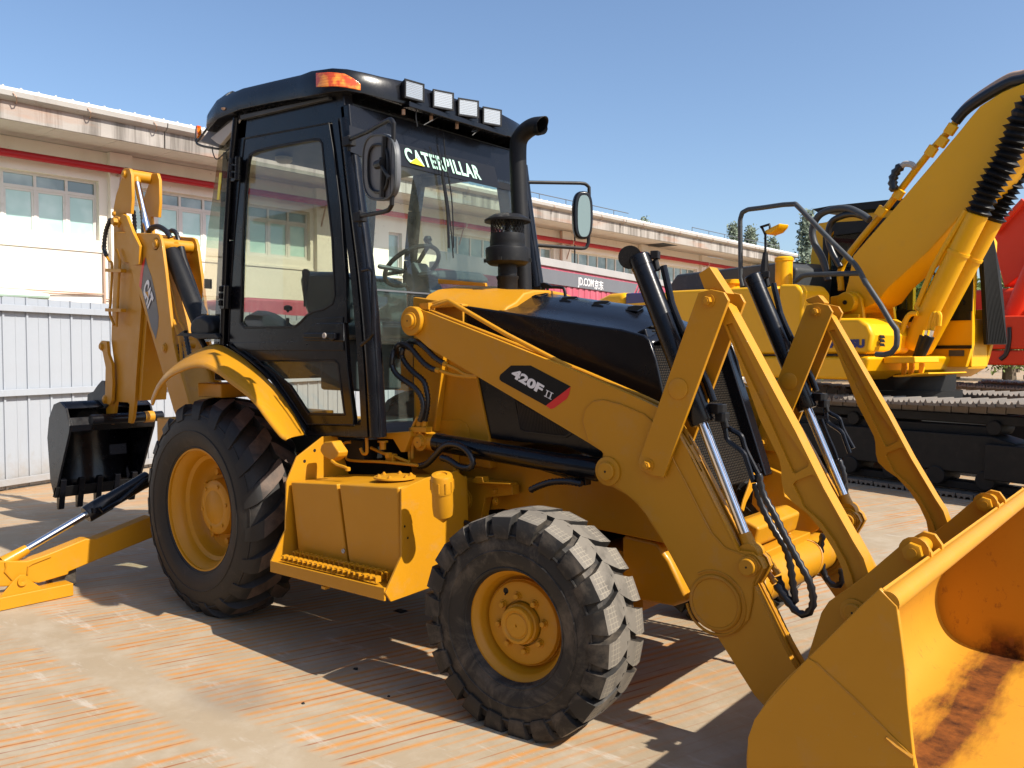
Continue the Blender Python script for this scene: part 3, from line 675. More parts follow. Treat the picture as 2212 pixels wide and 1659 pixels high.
# house, near side
mb = MB(); K.slab(mb, [(-5.0, 1.40), (-4.6, 1.30), (.06, 1.30), (.26, 1.42), (.33, 1.60), (-5.1, 1.60)], -.02, 3.0); build(mb, 'deck', Y, kx, bevel=.05, seg=3)
mb = MB(); K.slab(mb, [(-.64, 1.63), (.30, 1.63), (.36, 1.86), (.30, 2.00), (.16, 2.08), (-.64, 2.10)], 0, .92); build(mb, 'tool_box', Y, kx, bevel=.06, seg=3)
mb = MB(); K.slab(mb, [(-1.05, 1.62), (-.66, 1.62), (-.66, 2.45), (-.76, 2.56), (-1.05, 2.58)], 0, .62); build(mb, 'fuel_tank', Y, kx, bevel=.05, seg=3)
mb = MB(); K.slab(mb, [(-3.25, 1.62), (-1.07, 1.62), (-1.07, 2.56), (-3.25, 2.62)], 0, .95); build(mb, 'side_door', Y, kx, bevel=.05, seg=3)
mb = MB(); K.slab(mb, [(-4.15, 1.62), (-3.27, 1.62), (-3.27, 2.6), (-4.15, 2.64)], .02, 1.0); o = build(mb, 'grille_door', M['navy'], kx, bevel=.02)
for k in range(5):
    mb = MB(); K.box(mb, -4.13, -3.28, .0, .04, 1.66 + k * .19, 1.70 + k * .19); build(mb, 'grille_bar', Y, o)
mb = MB(); K.slab(mb, [(-5.15, 1.45), (-4.17, 1.45), (-4.17, 2.66), (-4.6, 2.66), (-5.0, 2.55), (-5.25, 2.2)], .0, 3.0); build(mb, 'counterweight', Y, kx, bevel=.12, seg=4)
mb = MB(); K.slab(mb, [(-4.15, 2.4), (-1.6, 2.4), (-1.55, 2.9), (-1.75, 3.02), (-4.0, 3.0), (-4.2, 2.8)], 1.05, 2.4); o = build(mb, 'engine_hood', M['trim'], kx, bevel=.05, seg=3)
for k in range(8):
    mb = MB(); K.box(mb, -3.4 + k * .22, -3.24 + k * .22, 1.2, 1.5, 3.005, 3.015); build(mb, 'vent_slot', M['blkm'], o)
mb = MB(); K.box(mb, -4.2, -1.1, .95, 2.9, 1.62, 2.42); build(mb, 'engine_bay', M['trim'], kx)
c = K.t('G7', [(150, 1505)], .5)[0]
mb = MB(); mb.lathe([(0, .12), (.36, .12), (.37, .13), (.41, .13), (.43, .11)], (c.x, c.y, 2.58), (0, 0, 1), 20); build(mb, 'air_intake', Y, kx)
c = K.t('Z6', [(1665, 745)], .4)[0]; mb = MB(); mb.lathe([(0, .13), (.08, .13), (.08, .17), (.14, .17)], (c.x, c.y, 2.60), (0, 0, 1), 12); build(mb, 'filler_cap', Y, kx)
ks = [K.t('G8', [(x, 440)], -.0)[0] for x in (250, 708)]; z0, z1 = K.t('G8', [(660, 472)], 0)[0].z, K.t('G8', [(660, 411)], 0)[0].z
a1 = (ks[1] - K.o).dot(E1); aS = (K.t('G8', [(612, 440)], 0)[0] - K.o).dot(E1); tw_ = (a1 - aS) / 2 * 7.5
text_on('lettering', 'KOMATSU', K.p(a1 - tw_, -.0, z0), K.p(a1, -.0, z0), K.p(a1 - tw_, -.0, z1), M['navy'], kx, bold=.075, off=.006)
for k in range(3):
    q = op('G8', [(805, 382 + k * 28), (835, 384 + k * 28), (842, 406 + k * 28), (812, 404 + k * 28)], K.p(.362, 0, 0), E1); decal('vent_mark', q, M['blkm'], kx, off=E1 * .012)
mb = MB(); mb.bar(K.p(-3.3, -.005, 1.615), K.p(.3, -.005, 1.615), .012, .016); build(mb, 'seam', M['blkm'], kx)
# step platform at the front
mb = MB(); mb.prism(K.t('G8', [(835, 532), (1050, 530), (1054, 575), (835, 578)], .30), E2 * .55); build(mb, 'front_step', Y, kx, bevel=.015)
mb = MB(); mb.prism(K.t('G8', [(895, 660), (1145, 640), (1147, 652), (960, 672), (900, 672)], .45), E2 * .9); build(mb, 'front_platform', Y, kx, bevel=.01)
for x in (960, 1010, 1080):
    mb = MB(); mb.prism(K.t('G8', [(x, 575), (x + 30, 560), (x + 34, 610), (x + 20, 655), (x - 5, 655)], .6), E2 * .03); build(mb, 'platform_gusset', Y, kx, bevel=.004)
# boom pivot bracket + boom
mb = MB(); mb.prism(K.t('G8', [(465, 265), (470, 120), (520, 110), (560, 88), (610, 80), (650, 92), (680, 130), (690, 200), (698, 268)], .95), E2 * .06); br = build(mb, 'boom_bracket', Y, kx, bevel=.01)
twin(br, E2 * .75)
c = K.t('G8', [(603, 160)], .95)[0]; mb = MB(); mb.cyl(c - E2 * .10, c + E2 * .9, .135, n=28); mb.box(c - E2 * .04 - Vector((0, 0, .19)), (.36, .06, .05), math.atan2(E1.y, E1.x)); build(mb, 'pivot_pin', Y, br, bevel=.01)
mb = MB(); mb.cyl(c - E2 * .12, c - E2 * .09, .03, n=10); build(mb, 'grease_nipple', M['iron'], br)
bt = [(560, 1610), (590, 1500), (625, 1320), (895, 1010), (1175, 680), (1365, 455), (1420, 385), (1500, 290), (1650, 195), (1802, 130), (2050, 60), (2150, 140), (2100, 330), (1950, 380), (1802, 500), (1720, 600), (1620, 760), (1500, 900), (1320, 1100), (1150, 1290), (870, 1545), (800, 1640), (700, 1690), (620, 1680)]
mb = MB(); mb.prism(K.t('G7', bt, 1.03), E2 * .58); bm_ = build(mb, 'boom', Y, kx, bevel=.02)
pp = K.t('G7', [(545, 1560), (562, 1370), (860, 990), (1130, 640), (1300, 450), (1345, 375)], 1.12)
mb = MB(); mb.tube(smooth(pp, 4), .045, 10); build(mb, 'oil_pipe', Y, bm_)
pp2 = K.t('G7', [(1330, 400), (1400, 320), (1520, 235), (1700, 135), (1802, 110), (1950, 60)], 1.1); hose('boom_hose', pp2, .068, bm_, ribs=False, pitch=.08)
pp2 = K.t('G7', [(1345, 360), (1420, 280), (1540, 190), (1700, 95), (1802, 70), (1950, 20)], 1.3); hose('boom_hose', pp2, .05, bm_, mat=M['drain'], ribs=False)
for x, y in ((820, 1020), (940, 900), (1165, 605), (1240, 540), (1300, 455)):
    c = K.t('G7', [(x, y)], 1.05)[0]; mb = MB(); mb.bar(c - E1 * .04 - Vector((0, 0, .045)), c + E1 * .04 + Vector((0, 0, .055)), .13, .06, up=E2); build(mb, 'pipe_clamp', Y, bm_, bevel=.01)
hose('boom_hose', K.t('G7', [(910, 875), (900, 810), (920, 750), (960, 700)], 1.0), .055, bm_, pitch=.07)
mb = MB(); mb.tube(smooth(K.t('G7', [(955, 712), (985, 690), (1030, 695), (1050, 715)], 1.0), 4), .04, 8); build(mb, 'steel_elbow', M['gutter'], bm_)
for pth, r in (([(455, 1490), (420, 1350), (360, 1230), (350, 1130), (400, 1040), (500, 1000), (600, 1000), (690, 1040), (740, 1075)], .05), ([(540, 1400), (480, 1290), (455, 1190), (480, 1090), (560, 1045), (640, 1035), (690, 1050)], .045)):
    hose('boom_foot_hose', K.t('G7', pth, 1.0), r, kx, mat=M['trim'] if r == .05 else M['hose'], ribs=False)
# boom cylinders with bellows
for l, top, bot in ((.88, (1480, 1040), (1020, 475)), (1.66, (1580, 1080), (1095, 505))):
    A = K.t('G7', [top], l)[0]; B_ = K.t('G8', [bot], l)[0]; d = (A - B_).normalized()
    mb = MB(); mb.lathe([(0, .08), (.05, .12), (.12, .127), ((A - B_).length * .72, .127), ((A - B_).length * .72, .138), ((A - B_).length * .74, .138), ((A - B_).length * .74, .127), ((A - B_).length, .127), ((A - B_).length + .02, .10)], B_, d, 28)
    o = build(mb, 'boom_cylinder', Y, kx)
    pb = K.t('G7', [top, (top[0] + 90, top[1] - 190), (top[0] + 190, top[1] - 360), (top[0] + 260, top[1] - 520), (top[0] + 330, top[1] - 690), (top[0] + 400, top[1] - 800)], l)
    P_, rr = hosepath(pb, .15, False, .075); rr = [(.165 if i % 2 else .115) * random.uniform(.88, 1.12) for i in range(len(P_))]
    mb = MB(); mb.tube(P_, rr, 14); build(mb, 'bellows', M['blkm'], o, ang=20)
pth = K.t('G7', [(1405, 1010), (1340, 1120), (1180, 1400), (1080, 1640)], .8) + K.t('G8', [(1066, 190), (1090, 220)], .8)
mb = MB(); mb.tube(smooth(pth, 4), .035, 8); build(mb, 'cylinder_pipe', Y, kx)
mb = MB(); mb.tube(smooth(K.t('G8', [(945, 400), (985, 290), (1020, 240), (1070, 235)], .7), 5), .035, 8); build(mb, 'cylinder_pipe', Y, kx)
for dx in (0, 22): 
    mb = MB(); mb.tube(smooth(K.t('G8', [(1150 + dx, 350), (1165 + dx, 280), (1185 + dx, 235), (1200 + dx, 250), (1195 + dx, 320)], .68), 4), .03, 8); build(mb, 'cylinder_pipe', Y, kx)
    mb = MB(); mb.tube(K.t('G8', [(1118 + dx * 1.6, 390), (1062 + dx * 1.2, 540)], .66), [.06, .05], 10); build(mb, 'sleeved_hose', M['blkm'], kx)
    mb = MB(); mb.tube(K.t('G8', [(1128 + dx * 1.6, 350), (1118 + dx * 1.6, 392)], .66), .035, 8); build(mb, 'hose_fitting', M['chrome'], kx)
# cab on the far side
co = [(-1.92, 1.45), (.52, 1.45), (.60, 1.75), (.60, 2.15), (.62, 3.15), (.40, 3.60), (.20, 3.68), (-1.55, 3.72), (-1.85, 3.55), (-1.92, 3.2)]
h1 = [(-1.60, 2.20), (-.62, 2.20), (-.62, 3.50), (-1.48, 3.54), (-1.60, 3.40)]; h2 = [(-.52, 2.24), (.50, 2.24), (.50, 3.10), (.34, 3.42), (-.52, 3.48)]
mb = MB()
for l0, l1 in ((1.9, 1.98), (2.40, 2.48)): mb.prism([K.p(a, l0, z) for a, z in co], E2 * (l1 - l0), [[K.p(a, l0, z) for a, z in h] for h in (h1, h2)])
K.box(mb, -1.92, -1.84, 1.98, 2.40, 1.45, 2.3); K.box(mb, -1.85, .2, 1.98, 2.40, 3.60, 3.68); K.box(mb, .50, .56, 1.98, 2.40, 1.45, 2.1)
kc = build(mb, 'cab', Y, kx, bevel=.012)
mb = MB()
for h in (h1, h2): 
    P_ = inset2d([K.p(a, 1.892, z) for a, z in h], -.05, E2); mb.prism(P_, E2 * .02, [inset2d(P_, .09, E2)])
build(mb, 'window_seal', M['blkm'], kc)
for h in (h1, h2):
    mb = MB(); mb.prism([K.p(a, 1.93, z) for a, z in h], E2 * .006); build(mb, 'side_glass', M['kglass'], kc)
mb = MB(); K.box(mb, -1.9, .58, 1.885, 1.90, 2.08, 2.20); build(mb, 'belt_trim', M['blkm'], kc)
mb = MB(); K.box(mb, -.3, .60, 1.882, 1.90, 1.70, 1.745); build(mb, 'stripe', M['blkm'], kc)
mb = MB(); K.box(mb, .30, .50, 1.882, 1.895, 1.60, 1.68); build(mb, 'plate', M['trim'], kc)
mb = MB(); mb.prism(K.t('G7', [(350, 1000), (470, 978), (880, 935), (1300, 900), (1300, 960), (880, 990), (520, 1020), (380, 1022)], 1.85), E2 * .75); build(mb, 'roof_visor', M['blkm'], kc)
mb = MB(); K.box(mb, .40, .60, 1.878, 1.898, 2.20, 3.50); K.box(mb, -.66, -.48, 1.878, 1.898, 2.20, 3.56); K.box(mb, -1.5, .5, 1.878, 1.898, 3.44, 3.60); build(mb, 'black_door_frame', M['blkm'], kc)
mb = MB(); mb.bar(K.p(.50, 1.86, 2.3), K.p(-.45, 1.86, 3.3), .03, .03, up=E2); mb.bar(K.p(.1, 1.86, 2.24), K.p(.1, 1.86, 2.7), .03, .03, up=E2); build(mb, 'grab_bar', M['blkm'], kc)
mb = MB(); K.box(mb, -1.80, -.60, 2.36, 2.39, 2.2, 3.58); K.box(mb, -1.83, -1.80, 1.99, 2.36, 2.2, 3.58); build(mb, 'rear_blackout_panel', M['blkm'], kc)  # black panels added inside so the rear window looks dark
mb = MB(); K.slab(mb, [(-1.2, 2.0), (-.5, 2.0), (-.55, 2.2), (-.95, 2.25), (-1.05, 2.95), (-1.25, 2.95)], 2.02, 2.36); build(mb, 'seat', M['seat'], kc, bevel=.04)
mb = MB(); K.box(mb, -1.8, .45, 2.0, 2.38, 1.5, 1.95); build(mb, 'console', M['trim'], kc)
gpos = K.p(.70, 1.9, 0)
def kg(sheet, pts, d=0): return op(sheet, pts, gpos + E1 * d, E1)
gq = kg('G7', [(1500, 1235), (1520, 1190), (1590, 1170), (1640, 1420), (1665, 1620)]) + kg('G8', [(1688, 448), (1548, 448), (1530, 60)])
mb = MB(); mb.prism(gq, -E1 * .05); o = build(mb, 'front_guard', M['blkm'], kx, bevel=.01)
for k in range(12):
    f = (k + .5) / 12; a_ = kg('G7', [(1512 + 80 * f, 1215)], .02)[0]; b_2 = kg('G8', [(1552 + 130 * f, 440)], .02)[0]
    mb = MB(); mb.tube([a_, b_2], .012, 6); build(mb, 'guard_bar', M['iron'], o)
# handrail and mirror at the near front corner
rl = K.t('Z6', [(1760, 760), (1742, 690), (1740, 400), (1738, 230), (1755, 175), (1800, 150), (1900, 138), (2080, 112), (2160, 108)], .15) + K.t('G7', [(230, 965), (270, 1005), (480, 1225), (640, 1380), (670, 1425), (720, 1520)], .15) + K.t('G8', [(700, 0), (820, 180), (890, 300), (925, 345), (930, 400), (925, 460), (890, 505), (840, 518), (785, 515)], .0)
rl2 = [rl[0]]
for i in range(1, len(rl) - 1): rl2 += [rl[i].lerp(rl[i-1], .22), rl[i].lerp(rl[i-1], .06) * .5 + rl[i].lerp(rl[i+1], .06) * .5, rl[i].lerp(rl[i+1], .22)]
rl2.append(rl[-1])
mb = MB(); mb.tube(rl2, .034, 12); build(mb, 'handrail', M['trim'], kx, ang=80)
mb = MB(); mb.tube(smooth(K.t('G7', [(228, 1500), (290, 1458), (400, 1450), (680, 1442)], .15), 5), .033, 10); build(mb, 'handrail', M['trim'], kx)
mb = MB(); mb.tube(K.t('Z6', [(1930, 640), (1938, 490), (1938, 350), (1915, 300), (1900, 290), (1970, 268), (1975, 300)], .3), .018, 8); mb.tube(K.t('Z6', [(1930, 660), (1938, 490)], .3), [.07, .035], 10)
mi = build(mb, 'mirror_arm', M['blkm'], kx)
q = K.t('Z6', [(1912, 343), (1930, 318), (1985, 288), (2050, 258), (2040, 290), (2005, 328), (1950, 348)], .3); mb = MB(); mb.prism(q, E2 * .22); build(mb, 'mirror', Y, mi, bevel=.02)

# ---- red excavator further back
RF = Frame(K.o + E2 * 9.3 + E1 * -.8); rx = thing('excavator', RF.p(0, 1.4, 0), 'bright red crawler excavator half out of frame behind the yellow one', 'excavator', 'crawler excavators')
undercarriage(RF, rx, -3.6, 1.6)
rd = M['red']
mb = MB(); RF.slab(mb, [(-3.8, 1.38), (3.0, 1.38), (3.1, 1.70), (-3.8, 1.70)], 0, 3.0); build(mb, 'deck', rd, rx, bevel=.05)
mb = MB(); RF.slab(mb, [(-3.8, 1.72), (1.2, 1.72), (1.2, 2.35), (-3.8, 2.5)], 0, .95); build(mb, 'side_door', rd, rx, bevel=.05)
mb = MB(); RF.slab(mb, [(-4.2, 1.5), (-3.82, 1.5), (-3.82, 2.7), (-4.1, 2.6)], 0, 3.0); build(mb, 'counterweight', rd, rx, bevel=.1)
mb = MB(); RF.slab(mb, [(-3.6, 2.4), (-.9, 2.4), (-.9, 3.1), (-3.4, 3.1)], 1.0, 2.4); build(mb, 'engine_hood', rd, rx, bevel=.15, seg=4)
mb = MB(); mb.prism(RF.t('G7', [(1590, 1200), (1610, 1170), (1700, 1075), (1802, 965), (2000, 760), (2130, 660), (2160, 800), (2080, 960), (1960, 1150), (1802, 1440), (1720, 1500), (1665, 1540), (1610, 1330)], 1.1), E2 * .6); rb = build(mb, 'boom', rd, rx, bevel=.03)
mb = MB(); mb.tube(RF.t('G7', [(1600, 1165), (1690, 1060), (1802, 940)], 1.0), .07, 8); build(mb, 'oil_pipe', rd, rb)
A = RF.t('G8', [(1690, 330)], .9)[0]; B_ = RF.t('G7', [(1900, 1330)], .9)[0]; mb = MB(); mb.cyl(A, B_, .2, n=24); build(mb, 'boom_cylinder', rd, rx)
A = A + E2 * .9; B_ = B_ + E2 * .9; mb = MB(); mb.cyl(A, B_, .2, n=24); build(mb, 'boom_cylinder', rd, rx)
mb = MB(); RF.slab(mb, [(.4, 1.72), (2.4, 1.72), (2.5, 2.3), (2.1, 3.6), (.5, 3.6)], 2.0, 2.9); o = build(mb, 'cab', M['blk'], rx, bevel=.05)
hose('front_hose', RF.t('G8', [(1700, 330), (1700, 420), (1680, 510), (1640, 550)], 0), .05, rx, ribs=False)
mb = MB(); RF.box(mb, 2.3, 2.65, -.02, -.005, 1.5, 1.6); build(mb, 'plate', M['trim'], rx)

# ---- the warehouse across the yard, behind the viewpoint: the photograph shows it mirrored in the cab glass
ow = thing('opposite_warehouse', (6, -19, 0), 'plain grey warehouse across the yard behind the viewpoint, only mirrored in the dark cab glass', 'warehouse')
mb = MB(); mb.box((4, -23, 3.6), (60, 8, 7.2)); build(mb, 'wall', M['gutter'], ow)
mb = MB(); mb.prism([(-27, -18.2, 7.2), (-27, -27.8, 7.2), (-27, -27.8, 7.4), (-27, -23, 8.4), (-27, -18.2, 7.4)], (62, 0, 0)); build(mb, 'roof', M['trim'], ow)
for k in range(9):
    mb = MB(); mb.box((-20 + k * 6, -18.96, 2.2), (3.6, .06, 4.0)); build(mb, 'roller_door', M['trim'], ow)

# ================================================================= BACKHOE LOADER
BL = thing('backhoe_loader', (1.2, .035, 0), 'yellow and black backhoe loader with cab, loader bucket in front and digging arm behind', 'backhoe loader')
YW = M['cat']; BK = M['blk']; MC = .035
def vbox(name, mat, x0, x1, y0, y1, z0, z1, parent=BL, bevel=.008):
    mb = MB(); mb.box(((x0+x1)/2, (y0+y1)/2, (z0+z1)/2), (x1-x0, y1-y0, z1-z0)); return build(mb, name, mat, parent, bevel=bevel)
def slab(name, pts3, off, mat, parent=BL, bevel=.004, holes=(), seg=2):
    mb = MB(); mb.prism(pts3, off, holes); return build(mb, name, mat, parent, bevel=bevel, seg=seg)
def bolt(c, r, parent, mat=None, ax=(0, -1, 0), h=.014):
    c = Vector(c); a = Vector(ax); mb = MB(); mb.lathe([(0, r * 1.5), (.004, r * 1.5)], c, a, 16); mb.lathe([(.004, r), (h, r), (h + .002, r * .85)], c, a, 6); mb.lathe([(h, r * .5), (h + .006, r * .5)], c, a, 10)
    return build(mb, 'bolt', mat or YW, parent)
def pin(c, r, parent, mat=None, w=.02, ring=1.45, name='pin_cap'):
    c = Vector(c); mb = MB(); mb.lathe([(0, r * ring), (w * .5, r * ring), (w * .6, r * ring * .95)], c, (0, -1, 0), 32)
    mb.lathe([(w * .6, r), (w * 1.5, r), (w * 1.7, r * .9)], c, (0, -1, 0), 28); mb.lathe([(w * 1.7, r * .14), (w * 1.72, .001)], c, (0, -1, 0), 10, mi=1)
    return build(mb, name, [mat or YW, M['iron']], parent)

# ---------------- tyres and wheels (built about the axle, outer side towards -Y)
def tyre_mesh(name, Rr, W, rim, nl, kind):
    mb = MB(); h = W / 2
    # carcass half profile (y from centre, r)
    if kind == 'rear': prof = [(.155, rim), (.185, rim + .012), (.212, rim + .06), (.222, rim + .12), (.215, rim + .18), (.190, Rr - .085), (.150, Rr - .060), (.08, Rr - .046), (0, Rr - .043)]; lh = .043
    else: prof = [(.118, rim), (.140, rim + .010), (.156, rim + .045), (.163, rim + .09), (.160, rim + .125), (.150, Rr - .075), (.140, Rr - .040), (.10, Rr - .026), (.05, Rr - .021), (0, Rr - .020)]; lh = .022
    full = [(-y, r) for y, r in prof] + [(y, r) for y, r in prof[::-1][1:]]
    mb.lathe([(y, r) for y, r in full], (0, 0, 0), (0, 1, 0), 96, cap=False)
    # moulded rings on the sidewalls
    for sgn in (-1, 1):
        for y, r, t_ in ((prof[3][0], prof[3][1] + .005, .004), (prof[5][0] + .008, prof[5][1] - .012, .005), (prof[1][0] + .006, prof[1][1] + .01, .004)):
            mb.tube([(math.cos(a) * r, sgn * y, math.sin(a) * r) for a in [k * math.pi / 36 for k in range(72)]], t_, 5, closed=True)
    for sgn in (-1, 1):
        for k in range(nl):
            th0 = 2 * math.pi * (k + (.5 if sgn > 0 else 0)) / nl; dth = 2 * math.pi / nl
            if kind == 'rear':   # wide angled bars running over the shoulder
                st = [(.214, Rr - .125, -.10, .20, .010), (.206, Rr - .095, -.05, .22, .030), (.185, Rr - .048, .05, .24, .040), (.155, Rr - .018, .16, .25, .045), (.085, Rr - .003, .38, .24, .046), (.02, Rr, .62, .25, .045), (-.012, Rr, .74, .20, .045)]
            else:
                st = [(.166, Rr - .100, .0, .31, .008), (.169, Rr - .085, .0, .33, .016), (.166, Rr - .040, .0, .36, .022), (.154, Rr - .008, .01, .38, .026), (.110, Rr - .001, .04, .385, .024), (.070, Rr, .12, .40, .022), (.020, Rr, .30, .36, .022), (-.012, Rr, .40, .30, .022)]
            vs = []; base_o = len(mb.v)
            for i, (y, r, sh, wd, dep) in enumerate(st):
                y2, r2 = st[min(i + 1, len(st) - 1)][:2]; y1, r1 = st[max(i - 1, 0)][:2]
                n = Vector((-(r2 - r1), (y2 - y1))); n = Vector((r1 - r2, y2 - y1)); 
                nr = -(y2 - y1); ny = (r2 - r1); L = math.hypot(nr, ny) or 1; nr, ny = nr / L, ny / L
                if nr < 0: nr, ny = -nr, -ny
                for s_ in (-1, 1):
                    for q in (0, 1):
                        taper = 1 if q else 1.12
                        a = th0 + dth * (sh * 1.0 + s_ * wd * taper * .98)
                        rr_ = r - nr * (0 if q else dep + .006); yy = y - (-ny) * 0 - ny * (0 if q else (dep + .006)) * (1 if i < 3 else .2)
                        if not q: yy = y - abs(ny) * .02
                        vs.append(Vector((math.cos(a) * rr_, yy * sgn, math.sin(a) * rr_)))
            fs = []; mi = []
            for i in range(len(st) - 1):
                a, b = i * 4, (i + 1) * 4      # 0:left base 1:left top 2:right base 3:right top
                fs.append((a + 1, a + 3, b + 3, b + 1)); mi.append(1 if i >= 3 else 0)
                fs.append((a, a + 1, b + 1, b)); mi.append(0); fs.append((a + 2, b + 2, b + 3, a + 3)); mi.append(0)
            fs.append((0, 2, 3, 1)); mi.append(0); e = (len(st) - 1) * 4; fs.append((e, e + 1, e + 3, e + 2)); mi.append(0)
            o_ = len(mb.v); mb.v += vs; mb.f += [tuple(i + o_ for i in f) for f in fs]; mb.mi += mi
    return mb
def place(o, pos, rz=0):
    o.location = Vector(pos) - Vector(BASE[BL.name]); o.rotation_euler = (0, 0, rz); return o
def wheel(kind, pos, rz, spin=0, tm=None):
    if kind == 'rear':
        Rr, W, rim = .70, .43, .375
        rp = [(.0, rim - .002), (-.178, rim), (-.182, .392), (-.176, .396), (-.168, .388), (-.164, .372), (-.150, .362), (-.130, .345), (-.105, .338), (-.085, .335), (-.07, .312), (-.045, .305), (-.01, .302), (.012, .282), (.02, .22), (.02, .12)]
        hub = [(.02, .185), (-.03, .180), (-.065, .172), (-.072, .160), (-.078, .118), (-.075, .112), (-.075, .105), (-.078, .10), (-.078, .001)]
    else:
        Rr, W, rim = .490, .32, .240
        rp = [(.0, rim - .002), (-.118, rim), (-.128, .256), (-.124, .261), (-.116, .254), (-.110, .240), (-.095, .232), (-.088, .222), (-.070, .216), (-.056, .212), (-.030, .199), (-.022, .195), (-.024, .190), (-.050, .188), (-.062, .180), (-.066, .165), (-.064, .10)]
        hub = [(-.06, .092), (-.085, .088), (-.088, .080), (-.104, .082), (-.112, .078), (-.114, .066), (-.106, .058), (-.106, .054), (-.110, .050), (-.110, .006), (-.104, .004), (-.104, .001)]
    mb = MB(); mb.lathe([(y, r) for y, r in rp], (0, 0, 0), (0, 1, 0), 72, cap=False); mb.lathe([(.0, rim - .002), (.12, rim), (.13, rim + .015)], (0, 0, 0), (0, 1, 0), 48, cap=False)
    mb.lathe([(.022 if kind == 'rear' else -.05, .26 if kind == 'rear' else .19), (.03 if kind == 'rear' else -.04, .001)], (0, 0, 0), (0, 1, 0), 40)
    w_ = build(mb, kind + '_wheel', YW, BL, ang=40); place(w_, pos, rz)
    t_ = build(tyre_mesh('tyre', Rr, W, rim, 19 if kind == 'rear' else 22, kind), 'tyre', [M['rubrear'], M['lugtop'], M['lugtop']] if kind == 'rear' else [M['rub'], M['tread'], M['treadd']], None, ang=38); t_.parent = w_; t_.rotation_euler = (0, spin, 0)
    mb = MB(); mb.lathe(hub, (0, 0, 0), (0, 1, 0), 48)
    h_ = build(mb, 'hub', YW, None, ang=40); h_.parent = w_
    if kind == 'front':
        for k in range(8):
            a = math.pi * (k + .22) / 4; mb = MB(); c = Vector((math.cos(a) * .119, -.064, math.sin(a) * .119))
            mb.lathe([(0, .020), (.006, .018)], c, (0, -1, 0), 16); mb.lathe([(.006, .0135), (.022, .0135), (.024, .011)], c, (0, -1, 0), 6)
            b = build(mb, 'wheel_bolt', YW, None); b.parent = w_
        mb = MB(); c = Vector((math.cos(2.15) * .155, -.0665, math.sin(2.15) * .155)); mb.lathe([(0, .014), (.001, .001)], c, (0, -1, 0), 14); mb.tube([c + Vector((0, .01, 0)), c + Vector((.003, -.01, -.015))], .004, 6)
        b = build(mb, 'valve', M['iron'], None); b.parent = w_
    else:
        for k in range(8):
            a = math.pi * (k + .3) / 4; mb = MB(); c = Vector((math.cos(a) * .225, .02, math.sin(a) * .225)); mb.lathe([(0, .03), (.008, .028)], c, (0, -1, 0), 16); mb.lathe([(.008, .022), (.045, .022), (.048, .016)], c, (0, -1, 0), 8)
            b = build(mb, 'wheel_bolt', YW, None); b.parent = w_
        for k in range(6):
            a = math.pi * k / 3 + .2; mb = MB(); mb.lathe([(0, .012), (.004, .012), (.004, .005)], (math.cos(a) * .14, -.077, math.sin(a) * .14), (0, -1, 0), 10); b = build(mb, 'hub_screw', YW, None); b.parent = w_
    return w_
wheel('rear', (-.108, -.882, .660), 0, .1); wheel('front', (2.449, -.925, .462), R(5), .05)
wheel('rear', (-.108, .952, .660), R(180), .4); wheel('front', (2.449, .995, .462), R(185), .3)

# ---------------- chassis
vbox('transmission', M['iron'], -.2, 2.3, -.28, .35, .45, .95)
mb = MB(); mb.cyl((-.108, -.80, .655), (-.108, .87, .655), .14, n=24); mb.lathe([(0, .2), (.5, .2)], (-.108, -.22, .655), (0, 1, 0), 24); build(mb, 'rear_axle', YW, BL)
mb = MB(); mb.cyl((2.45, -.78, .462), (2.45, .86, .462), .085, n=20); mb.box((2.45, .035, .5), (.3, .5, .28)); build(mb, 'front_axle', YW, BL)
slab('loader_tower', oy('G2', [(52, 150), (120, 160), (445, 195), (450, 340), (560, 800), (655, 1262), (660, 1500), (70, 1400), (60, 1215)], -.42), (0, .90, 0), YW, bevel=.006)
slab('gusset_plate', oy('G2', [(60, 1130), (200, 1118), (420, 1112), (470, 1140), (495, 1200), (490, 1270), (60, 1300)], -.427), (0, .006, 0), YW, bevel=.002)
slab('tower_rib', oy('G2', [(280, 605), (294, 608), (224, 1205), (208, 1205)], -.465), (0, .043, 0), YW, bevel=.002)
slab('main_frame', oy('V', [(880, 960), (1060, 965), (1262, 1035), (1330, 1040), (1420, 1095), (1450, 1178), (1261, 1138), (1085, 1100), (1000, 1105), (900, 1100)], -.36), (0, .79, 0), YW, bevel=.01)
slab('frame_bracket', oy('G1', [(1440, 640), (1870, 690), (1885, 710), (1890, 780), (1680, 800), (1640, 1000), (1360, 1000), (1360, 700)], -.44), (0, .06, 0), YW, bevel=.004)
for x, y in ((1755, 748), (1762, 828)): bolt(oy('G1', [(x, y)], -.442)[0], .014, BL)
pin(oy('G1', [(1520, 812)], -.445)[0], .052, BL, ring=1.15, w=.012)
slab('frame_tab', oy('G1', [(1605, 640), (1655, 640), (1665, 680), (1870, 690), (1865, 702), (1600, 690), (1570, 680)], -.50), (0, .05, 0), YW, bevel=.003)
# nose: lower box and mounting behind the cross tube
slab('front_counterweight', oy('G5', [(232, 665), (245, 640), (450, 690), (530, 800), (640, 1030), (640, 1060), (550, 1090), (330, 1050), (235, 1030)], -.34), (0, .75, 0), YW, bevel=.02)
slab('nose_block', oy('G5', [(880, 570), (1000, 545), (1090, 600), (1060, 720), (960, 760), (900, 700)], -.2), (0, .5, 0), YW, bevel=.015)

